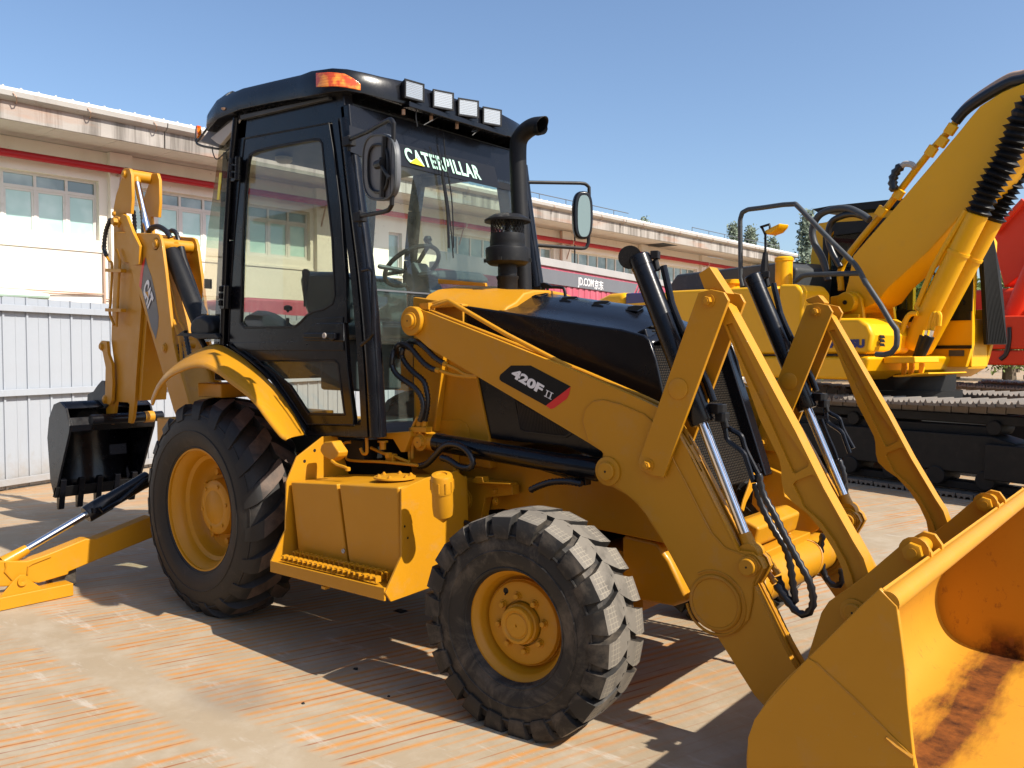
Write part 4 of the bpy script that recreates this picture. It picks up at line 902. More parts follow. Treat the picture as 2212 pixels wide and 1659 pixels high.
# ---------------- hood
def H(x, y, z): return Vector((x, MC + y, z))
ZT = lambda x: 1.93 - (x - 1.5) * .155     # crease height
mb = MB(); xs = [1.80, 2.0, 2.25, 2.45, 2.60, 2.70, 2.745]; top = {}
rows = []
for x in xs:
    z = ZT(x) - max(0, x - 2.45) ** 2 * .35; k = 1 - max(0, (x - 2.5)) * .12
    crown = .105 * (1 if x < 2.5 else max(.1, 1 - (x - 2.5) * 2.9))
    yv = [-.435, -.425, -.38, -.30, -.27, -.15, 0, .15, .27, .30, .38, .425, .435]
    zv = [z - .06, z - .012, z, z + .02, z + .035, z + crown * .85, z + crown, z + crown * .85, z + .035, z + .02, z, z - .012, z - .06]
    rows.append([H(x, a * k, b) for a, b in zip(yv, zv)])
n = len(rows[0]); vs = [p for r in rows for p in r]; fs = [(i*n+j, i*n+j+1, (i+1)*n+j+1, (i+1)*n+j) for i in range(len(rows)-1) for j in range(n-1)]
mb.add(vs, fs)
hood = build(mb, 'hood', BK, BL, ang=50, fix=True)
sd = hood.modifiers.new('thick', 'SOLIDIFY'); sd.thickness = .012; sd.offset = -1
side = oy('G2', [(445, 205), (800, 258), (1300, 335), (1700, 392), (1880, 440), (1925, 480), (1975, 640), (2032, 900), (1990, 1150), (1700, 1400), (1500, 1420), (1250, 1330), (655, 1262), (545, 795), (470, 480)], -.405)
slab('hood_side', side, (0, .02, 0), BK, bevel=.012, seg=3)
slab('hood_side', [Vector((p.x, .455, p.z)) for p in side], (0, .02, 0), BK, bevel=.012)
g = slab('side_grille', oy('G2', [(855, 955), (1300, 1210), (1260, 1245), (930, 1208), (892, 1180)], -.408), (0, .006, 0), M['mesh'], bevel=.001)
slab('grille_frame', oy('G2', [(850, 948), (1330, 1215), (1262, 1255), (925, 1218), (882, 1185)], -.412), (0, .006, 0), BK, bevel=.002, holes=[oy('G2', [(862, 968), (1290, 1208), (1255, 1236), (935, 1200), (900, 1175)], -.412)])
mb = MB(); hp = oy('G2', [(855, 955), (1300, 1210), (1260, 1245), (930, 1208), (892, 1180)], -.4125)
for k in range(34):
    a = oy('G2', [(870 + k * 13, 960 + k * 7.4)], -.4125)[0]; b = oy('G2', [(min(1255, 905 + k * 11), 1195 + min(40, k * 1.5))], -.4125)[0]; 
    if (a - b).length > .03: mb.tube([a, b], .0018, 3)
o = build(mb, 'grille_wire', M['blkm'], g); o['kind'] = 'stuff'
# vents on the hood top
for k, x in enumerate((1.62, 1.82, 2.03, 2.24, 2.45)):
    for s_ in (-1,):
        z = ZT(x) + .075; mb = MB(); y0 = MC - .10
        pts = [(-.03, -.075), (.035, -.07), (.05, -.01), (.045, .055), (.02, .085), (-.01, .03), (-.035, -.03)]
        tilt = Vector((0, 0, 1))
        def surf(x_, y_): 
            a = abs(y_ - MC); zc = ZT(x_); return zc + (.105 - (a / .15) ** 2 * .016 if a < .15 else .089 - (a - .15) / .12 * .054)
        P_ = [Vector((x + px_ - (py_) * .35, y0 + py_, surf(x + px_ - py_ * .35, y0 + py_) + .001)) for px_, py_ in pts]
        mb.prism(P_, (0, 0, .002)); ve = build(mb, 'hood_vent', M['void'], hood)
        mb = MB(); mb.tube([P_[0], P_[6], P_[5], P_[4]] , .0045, 6); mb.tube([P_[0], P_[1], P_[2], P_[3], P_[4]], .003, 6); build(mb, 'vent_lip', BK, hood)
# latch handle on the hood
a = oy('Z6', [(150, 800)], 0.05)[0]
mb = MB(); mb.box(a - Vector((0, 0, .01)), (.05, .05, .07)); mb.tube(smooth(oy('Z6', [(155, 770), (175, 762), (200, 765), (320, 768), (345, 785), (356, 845)], .05), 4), .009, 8); mb.prism(oy('Z6', [(155, 735), (185, 728), (240, 755), (250, 772), (160, 775)], .04), (0, .03, 0)); build(mb, 'hood_latch', M['blkm'], BL, bevel=.002)
# yellow cowl between hood and cab
cw = [(1.16, 1.95), (1.19, 2.09), (1.45, 2.10), (1.50, 2.05)]
rows = []
for x, zc, wy in ((1.22, 2.050, .36), (1.40, 2.04, .36), (1.52, 2.025, .36), (1.62, 2.010, .36), (1.74, 2.002, .36), (1.83, 1.994, .36)):
    rows.append([H(x, y, z) for y, z in ((-.425, 1.78), (-.425, ZT(x) - .02), (-.385, ZT(x) + .014), (-.31, ZT(x) + .045), (-.24, zc - .02), (-.15, zc), (0, zc + .008), (.15, zc), (.24, zc - .02), (.31, ZT(x) + .045), (.385, ZT(x) + .014), (.425, ZT(x) - .02), (.425, 1.78))])
n = len(rows[0]); mb = MB(); vs = [p for r in rows for p in r]; fs = [(i*n+j, i*n+j+1, (i+1)*n+j+1, (i+1)*n+j) for i in range(len(rows)-1) for j in range(n-1)] + [tuple(range(n))[::-1], tuple((len(rows)-1)*n+j for j in range(n))]
mb.add(vs, fs); build(mb, 'cowl', YW, BL, bevel=.012, seg=3)
slab('cowl_shelf', oy('Z5', [(622, 755), (640, 745), (1130, 815), (1160, 822), (1158, 850), (700, 880), (625, 900)], -.47), (0, .05, 0), YW, bevel=.006)
slab('cowl_strip', oy('Z5', [(895, 548), (1410, 592), (1415, 630), (895, 600)], -.20), (0, .02, 0), YW, bevel=.004)
# ---------------- precleaner and exhaust
pc = oy('Z5', [(1655, 500)], -.06)[0]; px, py = pc.x, pc.y
zz = lambda y_: oy('Z5', [(1655, y_)], -.06)[0].z
def rad(w_, y_=500): return w_ * .1984 / 2 / 1800 * (Vector((px, py, 2)) - CAM).dot(FW) * .985
mb = MB(); z = [zz(q) for q in (740, 560, 545, 520, 515, 400, 385, 240, 215, 200, 160, 145, 60)]
mb.lathe([(z[0] - .05, rad(225)), (z[1], rad(225)), (z[2], rad(245)), (z[3], rad(250)), (z[4], rad(215)), (z[5], rad(215)), (z[5] + .001, rad(400)), (z[6] + .01, rad(475)), (z[7], rad(490)), (z[8], rad(480)), (z[9], rad(395)), (z[10], rad(388)), (z[11], rad(395)), (z[12], rad(370))], (px, py, 0), (0, 0, 1), 44)
pre = build(mb, 'air_precleaner', M['blkm'], BL, ang=40)
zt_ = oy('R2', [(1420, 1440)], -.06)[0].z; zm = oy('R2', [(1420, 1345)], -.06)[0].z; zp = oy('R2', [(1420, 1295)], -.06)[0].z
mb = MB(); r_ = rad(365); nn = 26
for k in range(nn):
    for sgn in (-1, 1):
        a0 = 2 * math.pi * k / nn; a1 = a0 + sgn * 2 * math.pi * 2.2 / nn
        mb.tube([(px + math.cos(a0 + (a1 - a0) * q / 4) * r_, py + math.sin(a0 + (a1 - a0) * q / 4) * r_, z[12] + (zm - z[12]) * q / 4) for q in range(5)], .0022, 4)
o = build(mb, 'mesh_screen', M['blkm'], pre); o['kind'] = 'stuff'
mb = MB(); mb.lathe([(z[12], rad(60)), (zm, rad(60))], (px, py, 0), (0, 0, 1), 12); mb.lathe([(zm - .002, rad(375)), (zm - .008, rad(510)), (zm + .004, rad(515)), (zp - .004, rad(330)), (zp, rad(200)), (zp, .001)], (px, py, 0), (0, 0, 1), 44); mb.lathe([(zp, .018), (zp + .012, .01)], (px, py, 0), (0, 0, 1), 10)
build(mb, 'rain_cap', M['blkm'], pre, ang=30)
mb = MB(); a_ = math.radians(200)
for q in (z[7] - .0, ):
    for a_ in (-1.2, -2.6, .6): mb.box((px + math.cos(a_) * rad(490), py + math.sin(a_) * rad(490), z[6] + .02), (.02, .02, .02), a_)
build(mb, 'clamp_bolt', M['iron'], pre)
ey = .14
mb = MB(); pth = oy('R2', [(1530, 1900), (1515, 1500), (1495, 1100), (1487, 800), (1500, 700), (1545, 640), (1610, 600), (1690, 590)], ey)
pth = smooth(pth, 7); NS = 24; mb.tube(pth, [.052] * len(pth), NS); mb.f = mb.f[:-1]; mb.mi = mb.mi[:-1]
p1, p2 = oy('R2', [(1704, 530)], ey)[0], oy('R2', [(1632, 670)], ey)[0]; nn_ = (p2 - p1).cross(Vector((0, 1, 0))).normalized(); td = (pth[-1] - pth[-2]).normalized()
for i in range(len(mb.v) - NS, len(mb.v)): mb.v[i] = mb.v[i] + td * ((p1 - mb.v[i]).dot(nn_) / td.dot(nn_))
ex_ = build(mb, 'exhaust_stack', M['blkm'], BL, ang=60)
s2 = ex_.modifiers.new('wall', 'SOLIDIFY'); s2.thickness = .004

# ---------------- front radiator guard
gx0, gz0, gx1, gz1 = 2.66, 1.68, 2.90, .98
def gpnt(f, y): return Vector((gx0 + (gx1 - gx0) * f, y, gz0 + (gz1 - gz0) * f))
mb = MB(); mb.prism([gpnt(0, -.36), gpnt(1, -.36), gpnt(1, .43), gpnt(0, .43)], (-.02, 0, -.007)); gr = build(mb, 'radiator', M['mesh'], BL)
mb = MB()
for k in range(58): f = (k + .5) / 58; mb.bar(gpnt(f, -.35) + Vector((.008, 0, 0)), gpnt(f, .42) + Vector((.008, 0, 0)), .005, .005)
o = build(mb, 'radiator_slats', M['mesh'], gr); o['kind'] = 'stuff'
mb = MB()
for k in range(44): y = -.34 + k * .0177; mb.bar(gpnt(0, y) + Vector((.014, 0, 0)), gpnt(1, y) + Vector((.014, 0, 0)), .0022, .0022)
o = build(mb, 'radiator_wires', M['blkm'], gr); o['kind'] = 'stuff'
def fr(y0, y1, f0, f1, nm, mat=BK, t_=.05):
    mb = MB(); mb.prism([gpnt(f0, y0), gpnt(f1, y0), gpnt(f1, y1), gpnt(f0, y1)], (t_, 0, .02)); return build(mb, nm, mat, BL, bevel=.01)
fr(.40, .49, -.08, 1.0, 'guard_frame', t_=.07); fr(-.385, -.35, .06, 1.0, 'guard_frame', t_=.015); fr(-.36, .49, -.09, -.02, 'guard_frame')
for k in range(3): fr(-.30, .30, -.11 + k * .03, -.095 + k * .03, 'nose_slot', M['iron'], .056)
slab('guard_bracket', ox('G5', [(1040, 250), (1060, 260), (1060, 330), (1030, 380), (1000, 440), (985, 495), (970, 480), (985, 420), (1015, 340)], 2.97), (.008, 0, 0), YW, bevel=.002)
slab('front_panel', oy('G5', [(1070, 190), (1230, 260), (1250, 400), (1500, 560), (1440, 620), (1260, 680), (1085, 500), (1040, 450)], .50), (0, .03, 0), YW, bevel=.006)

# ---------------- loader arms (near one traced, far one a copy 1.2 m across)
Yp = -.615
arm_pts = [('G2', 45, 245), ('G2', 110, 238), ('G2', 700, 470), ('G2', 1310, 715), ('G2', 1800, 925), ('G2', 1980, 1010), ('G4', 560, 1190), ('G4', 660, 1350), ('G4', 745, 1500), ('G5', 640, 110), ('G5', 740, 300), ('G5', 850, 520), ('G5', 960, 740), ('G5', 1040, 750), ('G5', 1095, 800), ('G5', 1118, 855), ('G5', 1090, 910), ('G5', 1058, 965), ('G5', 1150, 1150), ('G5', 1240, 1340), ('G5', 1330, 1500), ('G5', 1420, 1720), ('G5', 1200, 1790), ('G5', 1060, 1640), ('G5', 870, 1340), ('G5', 690, 1050), ('G5', 610, 900), ('G5', 540, 770), ('G5', 490, 680), ('G5', 430, 590), ('G5', 380, 510), ('G5', 330, 450), ('G5', 270, 395), ('G5', 200, 355), ('G5', 130, 320), ('G5', 100, 260), ('G5', 112, 190), ('G5', 118, 135), ('G2', 1545, 1360), ('G2', 1440, 1292), ('G2', 850, 940), ('G2', 480, 720), ('G2', 180, 545), ('G2', 50, 430), ('G2', 15, 380), ('G2', 12, 300)]
A3 = [oy(s_, [(x, y)], Yp)[0] for s_, x, y in arm_pts]
def sh(P_, dy): return [p + Vector((0, dy, 0)) for p in P_]
arm = slab('loader_arm', A3, (0, .024, 0), YW, bevel=.003)
core = inset2d(A3, .008, (0, 1, 0)); slab('arm_core', sh(core, .024), (0, .052, 0), YW, parent=arm, bevel=.002)
slab('inner_plate', sh(A3, .076), (0, .024, 0), YW, parent=arm, bevel=.003)
# welded doubler plates standing slightly proud
dbl = [('G2', 1440, 1278), ('G2', 1398, 1120), ('G2', 1420, 1020), ('G2', 1480, 962), ('G2', 1560, 950), ('G2', 1700, 985), ('G2', 1890, 1065), ('G2', 1940, 1110), ('G4', 530, 1290), ('G4', 600, 1420), ('G5', 560, 170), ('G5', 640, 320), ('G5', 720, 480), ('G5', 800, 630), ('G5', 880, 718), ('G5', 1000, 765), ('G5', 1080, 810), ('G5', 1100, 860), ('G5', 1060, 940), ('G5', 1052, 1060), ('G5', 1030, 1170), ('G5', 960, 1245), ('G5', 880, 1268), ('G5', 800, 1240), ('G5', 720, 1160), ('G5', 690, 1030), ('G5', 560, 800), ('G5', 440, 590), ('G5', 340, 450), ('G5', 230, 365), ('G5', 140, 310), ('G5', 112, 240), ('G5', 126, 140), ('G2', 1530, 1340)]
D3 = [oy(s_, [(x, y)], Yp)[0] for s_, x, y in dbl]
D3 = inset2d(D3, .004, (0, 1, 0))
slab('doubler_plate', sh(D3, -.007), (0, .007, 0), YW, parent=arm, bevel=.003)
mb = MB(); mb.tube(sh(D3[:25], -.004), .0042, 6); build(mb, 'weld_bead', M['catw'], arm)
mb = MB()
for q in (.030, .070): mb.tube([p + Vector((0, q, .0)) for p in inset2d(A3[1:21] + [A3[24]], .004, (0, 1, 0))[:20]], .0055, 6)
build(mb, 'weld_bead', M['catw'], arm)
c = oy('G5', [(820, 1062)], Yp)[0]; CT = c
mb = MB(); mb.lathe([(-.02, .104), (.006, .104), (.012, .099), (.014, .001)], c, (0, -1, 0), 48); build(mb, 'torque_tube_end', YW, arm)
mb = MB(); mb.tube([c + Vector((math.cos(a) * .108, -.008, math.sin(a) * .108)) for a in [k * math.pi / 30 for k in range(60)]], .010, 8, closed=True); mb.tube([c + Vector((math.cos(a) * .132, -.007, math.sin(a) * .132)) for a in [k * math.pi / 30 for k in range(-28, 22)]], .006, 8); build(mb, 'weld_ring', M['catw'], arm)
pivot = oy('G2', [(48, 330)], Yp - .012)[0]
mb = MB(); mb.lathe([(-.10, .080), (.012, .080), (.016, .076)], pivot, (0, -1, 0), 40); build(mb, 'pivot_boss', YW, arm)
pin(pivot + Vector((-.0, -.016, 0)), .038, arm, ring=1.3, w=.014)
pin(oy('G5', [(150, 245)], Yp - .008)[0], .042, arm, ring=1.55, w=.016)
pin(oy('G5', [(1022, 838)], Yp - .008)[0], .034, arm, ring=1.2, w=.014)
slab('pin_retainer', oy('G5', [(990, 785), (1020, 765), (1060, 780), (1100, 840), (1090, 870), (1060, 850), (1045, 810)], Yp - .010), (0, .006, 0), M['catw'], parent=arm, bevel=.002)
arm2 = twin(arm)
mb = MB(); a = Vector((CT.x, Yp + .1, CT.z)); mb.cyl(a, a + Vector((0, 1.1, 0)), .098, n=40)
tt = build(mb, 'torque_tube', YW, BL)
mb = MB()
for yy in (Yp + .26, Yp + .36, Yp + .95): mb.tube([(CT.x + math.cos(k * math.pi / 18) * .0985, yy + .03 * math.sin(k * math.pi / 9), CT.z + math.sin(k * math.pi / 18) * .0985) for k in range(36)], .006, 6, closed=True)
build(mb, 'tube_hose_band', M['catw'], tt)
mb = MB(); mb.box((CT.x - .03, Yp + .62, CT.z + .095), (.10, .78, .07)); bb = build(mb, 'tube_channel', YW, BL, bevel=.006)
bolt((CT.x - .03, Yp + .85, CT.z + .13), .012, bb, ax=(0, 0, 1))
# tilt lever: outer and inner plate
LV = [('G4', 785, 350), ('G4', 870, 330), ('G4', 960, 350), ('G4', 992, 408), ('G4', 545, 1625), ('G4', 470, 1612), ('G4', 385, 1570), ('G4', 370, 1520)]
L3 = [oy(s_, [(x, y)], -.648)[0] for s_, x, y in LV]
lev = slab('tilt_lever', L3, (0, .020, 0), YW, bevel=.003)
slab('inner_lever', sh(L3, .150), (0, .020, 0), YW, parent=lev, bevel=.003)
for x, y in ((855, 410), (440, 1540)): bolt(oy('G4', [(x, y)], -.649)[0] + Vector((0, 0, 0)), .019, lev, h=.022)
p3 = oy('G4', [(648, 1015)], -.649)[0]; mb = MB(); mb.lathe([(0, .044), (.004, .044), (.006, .040), (.006, .001)], p3, (0, -1, 0), 40); build(mb, 'pin_cover', YW, lev)
for x, y in ((860, 410), (648, 1015), (440, 1540)):
    q = oy('G4', [(x, y)], -.63)[0]; mb = MB(); mb.cyl(q, q + Vector((0, .15, 0)), .030, n=24); build(mb, 'pivot_sleeve', YW, lev)
twin(lev)
# stop block above near lever
q = oy('G4', [(785, 222), (862, 172), (985, 360), (900, 330), (825, 330)], -.60); slab('stop_block', q, (0, .07, 0), YW, bevel=.004)
q = oy('G4', [(1520, 400), (1610, 368), (1655, 420), (1640, 440), (1540, 425)], .60); slab('stop_block', q, (0, .07, 0), YW, bevel=.004)
# long tilt link with recessed web and raised edges
LK = [('L1', 130, 240), ('L1', 140, 205), ('L1', 172, 226), ('L1', 300, 465), ('L1', 440, 728), ('L1', 560, 950), ('L2', 400, 372), ('L2', 560, 660), ('L2', 612, 745), ('L2', 640, 830), ('L2', 600, 880), ('L2', 530, 925), ('L2', 512, 880), ('L2', 500, 810), ('L2', 455, 705), ('L2', 390, 600), ('L2', 310, 505), ('L2', 235, 448), ('L2', 188, 395), ('L2', 174, 340), ('L2', 170, 260), ('L2', 160, 215), ('L2', 100, 90), ('L2', 55, 0), ('L1', 270, 650), ('L1', 190, 440), ('L1', 132, 300)]
K3 = [oy(s_, [(x, y)], -.602)[0] for s_, x, y in LK]
PK1 = [oy(s_, [(x, y)], -.602)[0] for s_, x, y in [('L1', 158, 335), ('L1', 195, 325), ('L1', 350, 640), ('L1', 490, 920), ('L2', 318, 232), ('L2', 315, 255), ('L2', 247, 292), ('L2', 232, 285), ('L2', 105, 0), ('L1', 250, 545)]]
PK2 = [oy(s_, [(x, y)], -.602)[0] for s_, x, y in [('L2', 234, 350), ('L2', 248, 332), ('L2', 335, 297), ('L2', 352, 305), ('L2', 480, 530), ('L2', 592, 745), ('L2', 610, 790), ('L2', 608, 845), ('L2', 560, 890), ('L2', 548, 845), ('L2', 515, 760), ('L2', 450, 645), ('L2', 380, 550), ('L2', 290, 470), ('L2', 268, 420)]]
web = slab('tilt_link', sh(inset2d(K3, .004, (0, 1, 0)), .014), (0, .05, 0), YW, bevel=.002)
slab('raised_edge', K3, (0, .078, 0), YW, parent=web, bevel=.005, seg=3, holes=[PK1, PK2])
twin(web)

# ---------------- cylinders
def cylinder(name, A, B, f, rb, rr, parent=BL, mat=None, head=.0):
    """barrel from A for fraction f of A-B, polished rod to B"""
    A, B = Vector(A), Vector(B); d = (B - A); L = d.length; d.normalize(); e = L * f; mb = MB()
    mb.lathe([(0, rb * .9), (.006, rb), (.055, rb), (.056, rb * .96), (e - .17, rb * .96), (e - .169, rb * 1.07), (e - .01, rb * 1.07), (e, rb * .95), (e, rr)], A, d, 36)
    o = build(mb, name, mat or BK, parent, ang=35)
    mb = MB(); mb.cyl(A + d * (e - .02), B, rr, n=24); build(mb, 'rod', M['chrome'], o)
    return o
TA = oy('G4', [(375, 105)], -.563)[0]; TB = oy('G5', [(1040, 740)], -.563)[0]; TE = oy('G4', [(800, 1262)], -.563)[0]
tc = cylinder('tilt_cylinder', TA, TB, (TE - TA).length / (TB - TA).length, .0495, .0215)
pp = oy('G4', [(500, 90), (545, 170), (590, 370), (610, 450), (680, 620), (830, 940), (890, 1100)], -.53); 
mb = MB(); mb.tube(smooth(pp[1:], 5), .0165, 10); build(mb, 'cylinder_pipe', BK, tc)
mb = MB(); c = oy('G4', [(490, 95)], -.53)[0]; mb.box(c, (.035, .05, .035), .3); mb.cyl(c + Vector((0, 0, -.02)), c + Vector((.012, 0, -.07)), .014, n=6); mb.cyl(c, c + Vector((-.05, -.02, -.02)), .012, n=8); build(mb, 'hose_elbow', M['blkm'], tc, bevel=.003)
c = oy('G4', [(905, 1150)], -.53)[0]; mb = MB(); mb.box(c, (.075, .06, .04), -.3); mb.box(c + Vector((.03, 0, -.035)), (.04, .05, .04), -.3); mb.cyl(c + Vector((.035, 0, -.03)), c + Vector((.05, 0, -.08)), .014, n=6); build(mb, 'pipe_union', M['blkm'], tc, bevel=.004)
mb = MB(); mb.tube(smooth(oy('G4', [(935, 1200), (970, 1290), (990, 1370), (1090, 1450), (1120, 1520), (1160, 1640)], -.52), 4), .0115, 8); mb.tube(smooth(oy('G4', [(960, 1260), (1020, 1300), (1080, 1340), (1110, 1430), (1195, 1600)], -.50), 4), .0115, 8); build(mb, 'steel_hose_pipe', BK, tc)
mb = MB(); mb.lathe([(-.035, .045), (.035, .045), (.036, .02)], TB + Vector((0, 0, -.012)), (0, 1, 0), 28); mb.cyl(TB + (TA - TB).normalized() * .0, TB + (TA - TB).normalized() * .075, .032, .026, n=24); build(mb, 'rod_eye', YW, tc)
tc2 = twin(tc)
mb = MB(); mb.cyl(oy('G4', [(315, 110)], -.60)[0] + Vector((0, 0, 0)), oy('G4', [(315, 110)], -.585)[0], .052, n=28); build(mb, 'end_cap', BK, BL)
LA = oy('G2', [(235, 1288)], -.535)[0]; LB = oy('G2', [(1590, 1520)], -.535)[0]; LE = oy('G2', [(1505, 1505)], -.535)[0]
lc = cylinder('lift_cylinder', LA, LB, .965, .052, .026)
pe = oy('G2', [(158, 1282)], -.535)[0]
mb = MB(); mb.cyl(pe + Vector((.0, 0, 0)), LA + (LB - LA).normalized() * .012, .046, .052, n=28); mb.lathe([(-.05, .050), (.05, .050)], pe, (0, 1, 0), 32); build(mb, 'cylinder_eye', YW, lc); pin(pe + Vector((0, -.05, 0)), .032, lc, ring=1.15, w=.012)
mb = MB(); mb.tube(oy('G2', [(330, 1350), (900, 1440), (1380, 1590)], -.50), .013, 8); a = oy('G2', [(1410, 1560)], -.53)[0]; mb.box(a, (.045, .05, .08)); a = oy('G2', [(590, 1365)], -.56)[0]; mb.box(a, (.03, .03, .05)); build(mb, 'cylinder_pipe', BK, lc, bevel=.003)
twin(lc)
slab('tower_foot', oy('G1', [(1090, 260), (1215, 262), (1230, 300), (1430, 420), (1440, 640), (1280, 640), (1090, 520)], -.47), (0, .05, 0), YW, bevel=.005)

# ---------------- loader bucket
prof = [(4.000, .945), (3.945, .880), (3.79, .686), (3.70, .575), (3.645, .490), (3.612, .42), (3.592, .34), (3.592, .25), (3.62, .15), (3.68, .075), (3.78, .035), (3.95, .022), (4.72, .015)]
front = [(4.72, .04), (4.40, .12), (4.16, .30), (4.118, .40), (4.103, .468), (4.085, .62), (4.076, .721), (4.062, .823), (4.050, .900)]
YB0, YB1 = -1.2, 1.25
pv = [Vector((x, 0, z)) for x, z in prof]; prof_s = [(p.x, p.z) for p in [pv[0]] + smooth(pv[1:12], 4) + [pv[12]]]
bk = slab('loader_bucket', [Vector((x, YB0, z)) for x, z in prof_s + front], (0, .022, 0), YW, bevel=.004)
slab('side_plate', [Vector((x, YB1 - .022, z)) for x, z in prof_s + front], (0, .022, 0), M['bin'], parent=bk, bevel=.004)
sm = [Vector((x, 0, z)) for x, z in prof]; smp = sm[:2] + smooth(sm[1:12], 4)[1:] + [sm[12]]
mb = MB(); n = len(smp); inn = []
for i, p in enumerate(smp):
    a = smp[max(0, i-1)]; b = smp[min(n-1, i+1)]; d = (b - a).normalized(); nn = Vector((-d.z, 0, d.x)); 
    if nn.x < 0 and i < n - 6: nn = -nn
    if i >= n - 6 and nn.z < 0: nn = -nn
    inn.append((p + nn * .005, p + nn * .020))
vs = []; 
for y in (YB0 + .022, YB1 - .022): vs += [Vector((a.x, y, a.z)) for a, b in inn] + [Vector((b.x, y, b.z)) for a, b in inn]
fs = []
for i in range(n - 1): fs += [(i, i+1, 2*n+i+1, 2*n+i), (n+i, 3*n+i, 3*n+i+1, n+i+1)]
fs += [(0, 2*n, 3*n, n), (n-1, 2*n-1, 4*n-1, 3*n-1)]
mb.add(vs, fs); build(mb, 'bucket_shell', M['bin'], bk, ang=50)
mb = MB(); mb.tube([(4.022, YB0 + .005, .905), (4.022, YB1 - .005, .905)], .034, 24); build(mb, 'lip_tube', YW, bk)
mb = MB(); mb.prism([(4.45, YB0 + .023, .012), (4.85, YB0 + .023, .004), (4.85, YB0 + .023, .008), (4.45, YB0 + .023, .034)], (0, YB1 - YB0 - .046, 0)); build(mb, 'cutting_edge', M['iron'], bk, bevel=.002)
mb = MB()
w1 = oy('G6', [(425, 1098), (500, 1170), (620, 1280), (740, 1400), (800, 1460)], YB0); mb.tube(smooth([p + Vector((0, -.000, 0)) for p in w1], 6), .0045, 6)
w1 = oy('G6', [(800, 1495), (850, 1540), (940, 1605)], YB0); mb.tube(w1, .009, 6)
build(mb, 'weld_bead', M['catw'], bk)
mb = MB()
for x_, z_ in ((3.80, .755), (3.71, .600)):
    mb.tube([(x_, YB0 + .03, z_ - .02), (x_, YB1 - .03, z_ - .02)], .001, 4)
slab('wear_strip', oy('G6', [(160, 1312), (380, 1072), (425, 1098), (800, 1460), (945, 1600), (945, 1650), (60, 1650), (60, 1500), (95, 1400)], YB0 - .004), (0, .004, 0), YW, parent=bk, bevel=.002)
# hinge ears at the back of the bucket
EAR = [('G6', 375, 1080), ('G6', 452, 830), ('G6', 492, 770), ('G6', 600, 695), ('G6', 700, 620), ('G6', 885, 462), ('G6', 935, 434), ('G6', 1000, 452), ('G6', 1040, 510), ('G6', 1046, 560), ('G6', 1000, 620), ('G6', 760, 800), ('G6', 560, 960), ('G6', 420, 1075)]
E3 = [oy(s_, [(x, y)], -.655)[0] for s_, x, y in EAR]
ear = slab('bucket_ear', E3, (0, .022, 0), YW, bevel=.003)
e2 = twin(ear, (0, .15, 0)); 
bolt(oy('G6', [(947, 502)], -.656)[0], .034, ear, h=.03)
pin(oy('G6', [(625, 825)], -.656)[0], .032, ear, ring=1.5, w=.012)
q = oy('G6', [(947, 502)], -.64)[0]; mb = MB(); mb.cyl(q, q + Vector((0, .15, 0)), .03, n=20); build(mb, 'ear_pin', YW, ear)
twin(ear); twin(e2)
# ---------------- loader hoses with spiral guard
def gh(path, Yv, r=.0145, parent=BL, mat=None): return hose('hydraulic_hose', [oy(s_, [(x, y)], Yv + dy)[0] for s_, x, y, dy in path], r, parent, mat=mat, pitch=.034)
for dy in (0, 1.2):
    gh([('G5', 1085, 260, 0), ('G5', 1110, 380, 0), ('G5', 1180, 510, 0), ('G5', 1250, 650, 0), ('G5', 1330, 800, 0), ('G5', 1400, 930, 0), ('G5', 1425, 1060, 0), ('G5', 1390, 1130, 0), ('G5', 1330, 1125, 0), ('G5', 1260, 1050, 0), ('G5', 1190, 950, 0)], -.50 + dy)
    gh([('G5', 1062, 320, 0), ('G5', 1100, 450, 0), ('G5', 1170, 590, 0), ('G5', 1250, 720, 0), ('G5', 1280, 820, 0), ('G5', 1300, 960, 0), ('G5', 1312, 1040, 0), ('G5', 1295, 1065, 0), ('G5', 1250, 1010, 0), ('G5', 1205, 900, 0)], -.47 + dy)
    if dy == 0:
        for x, y, x2, y2 in ((1190, 940, 1145, 880), (1205, 890, 1165, 820), (1082, 250, 1070, 200), (1060, 315, 1050, 270)):
            a, b = oy('G5', [(x, y), (x2, y2)], -.49); mb = MB(); mb.cyl(a, b, .012, n=6); mb.cyl(a, a.lerp(b, .4), .016, n=6); build(mb, 'hose_fitting', YW if y > 700 else BK, BL)
        mb = MB(); mb.tube(smooth(oy('G5', [(1150, 880), (1100, 760), (1060, 700), (1020, 640), (900, 600)], -.45), 5), .008, 8); build(mb, 'brake_pipe', YW, BL)
gh([('L2', 395, 615, 0), ('L2', 383, 690, 0), ('L2', 390, 780, 0), ('L2', 415, 855, 0), ('L2', 460, 892, 0), ('L2', 497, 870, 0), ('L2', 492, 800, 0)], .38)
gh([('L2', 478, 215, 0), ('L2', 500, 270, 0), ('L2', 508, 330, 0), ('L2', 490, 400, 0), ('L2', 505, 465, 0), ('L2', 528, 495, 0)], .70)
gh([('L2', 470, 215, 0), ('L2', 505, 300, 0), ('L2', 515, 380, 0), ('L2', 522, 440, 0), ('L2', 526, 480, 0)], .73)
mb = MB(); mb.tube(smooth(oy('L2', [(385, 0), (415, 80), (450, 160), (470, 215)], .70), 4), .0115, 8); build(mb, 'steel_hose_pipe', BK, BL)
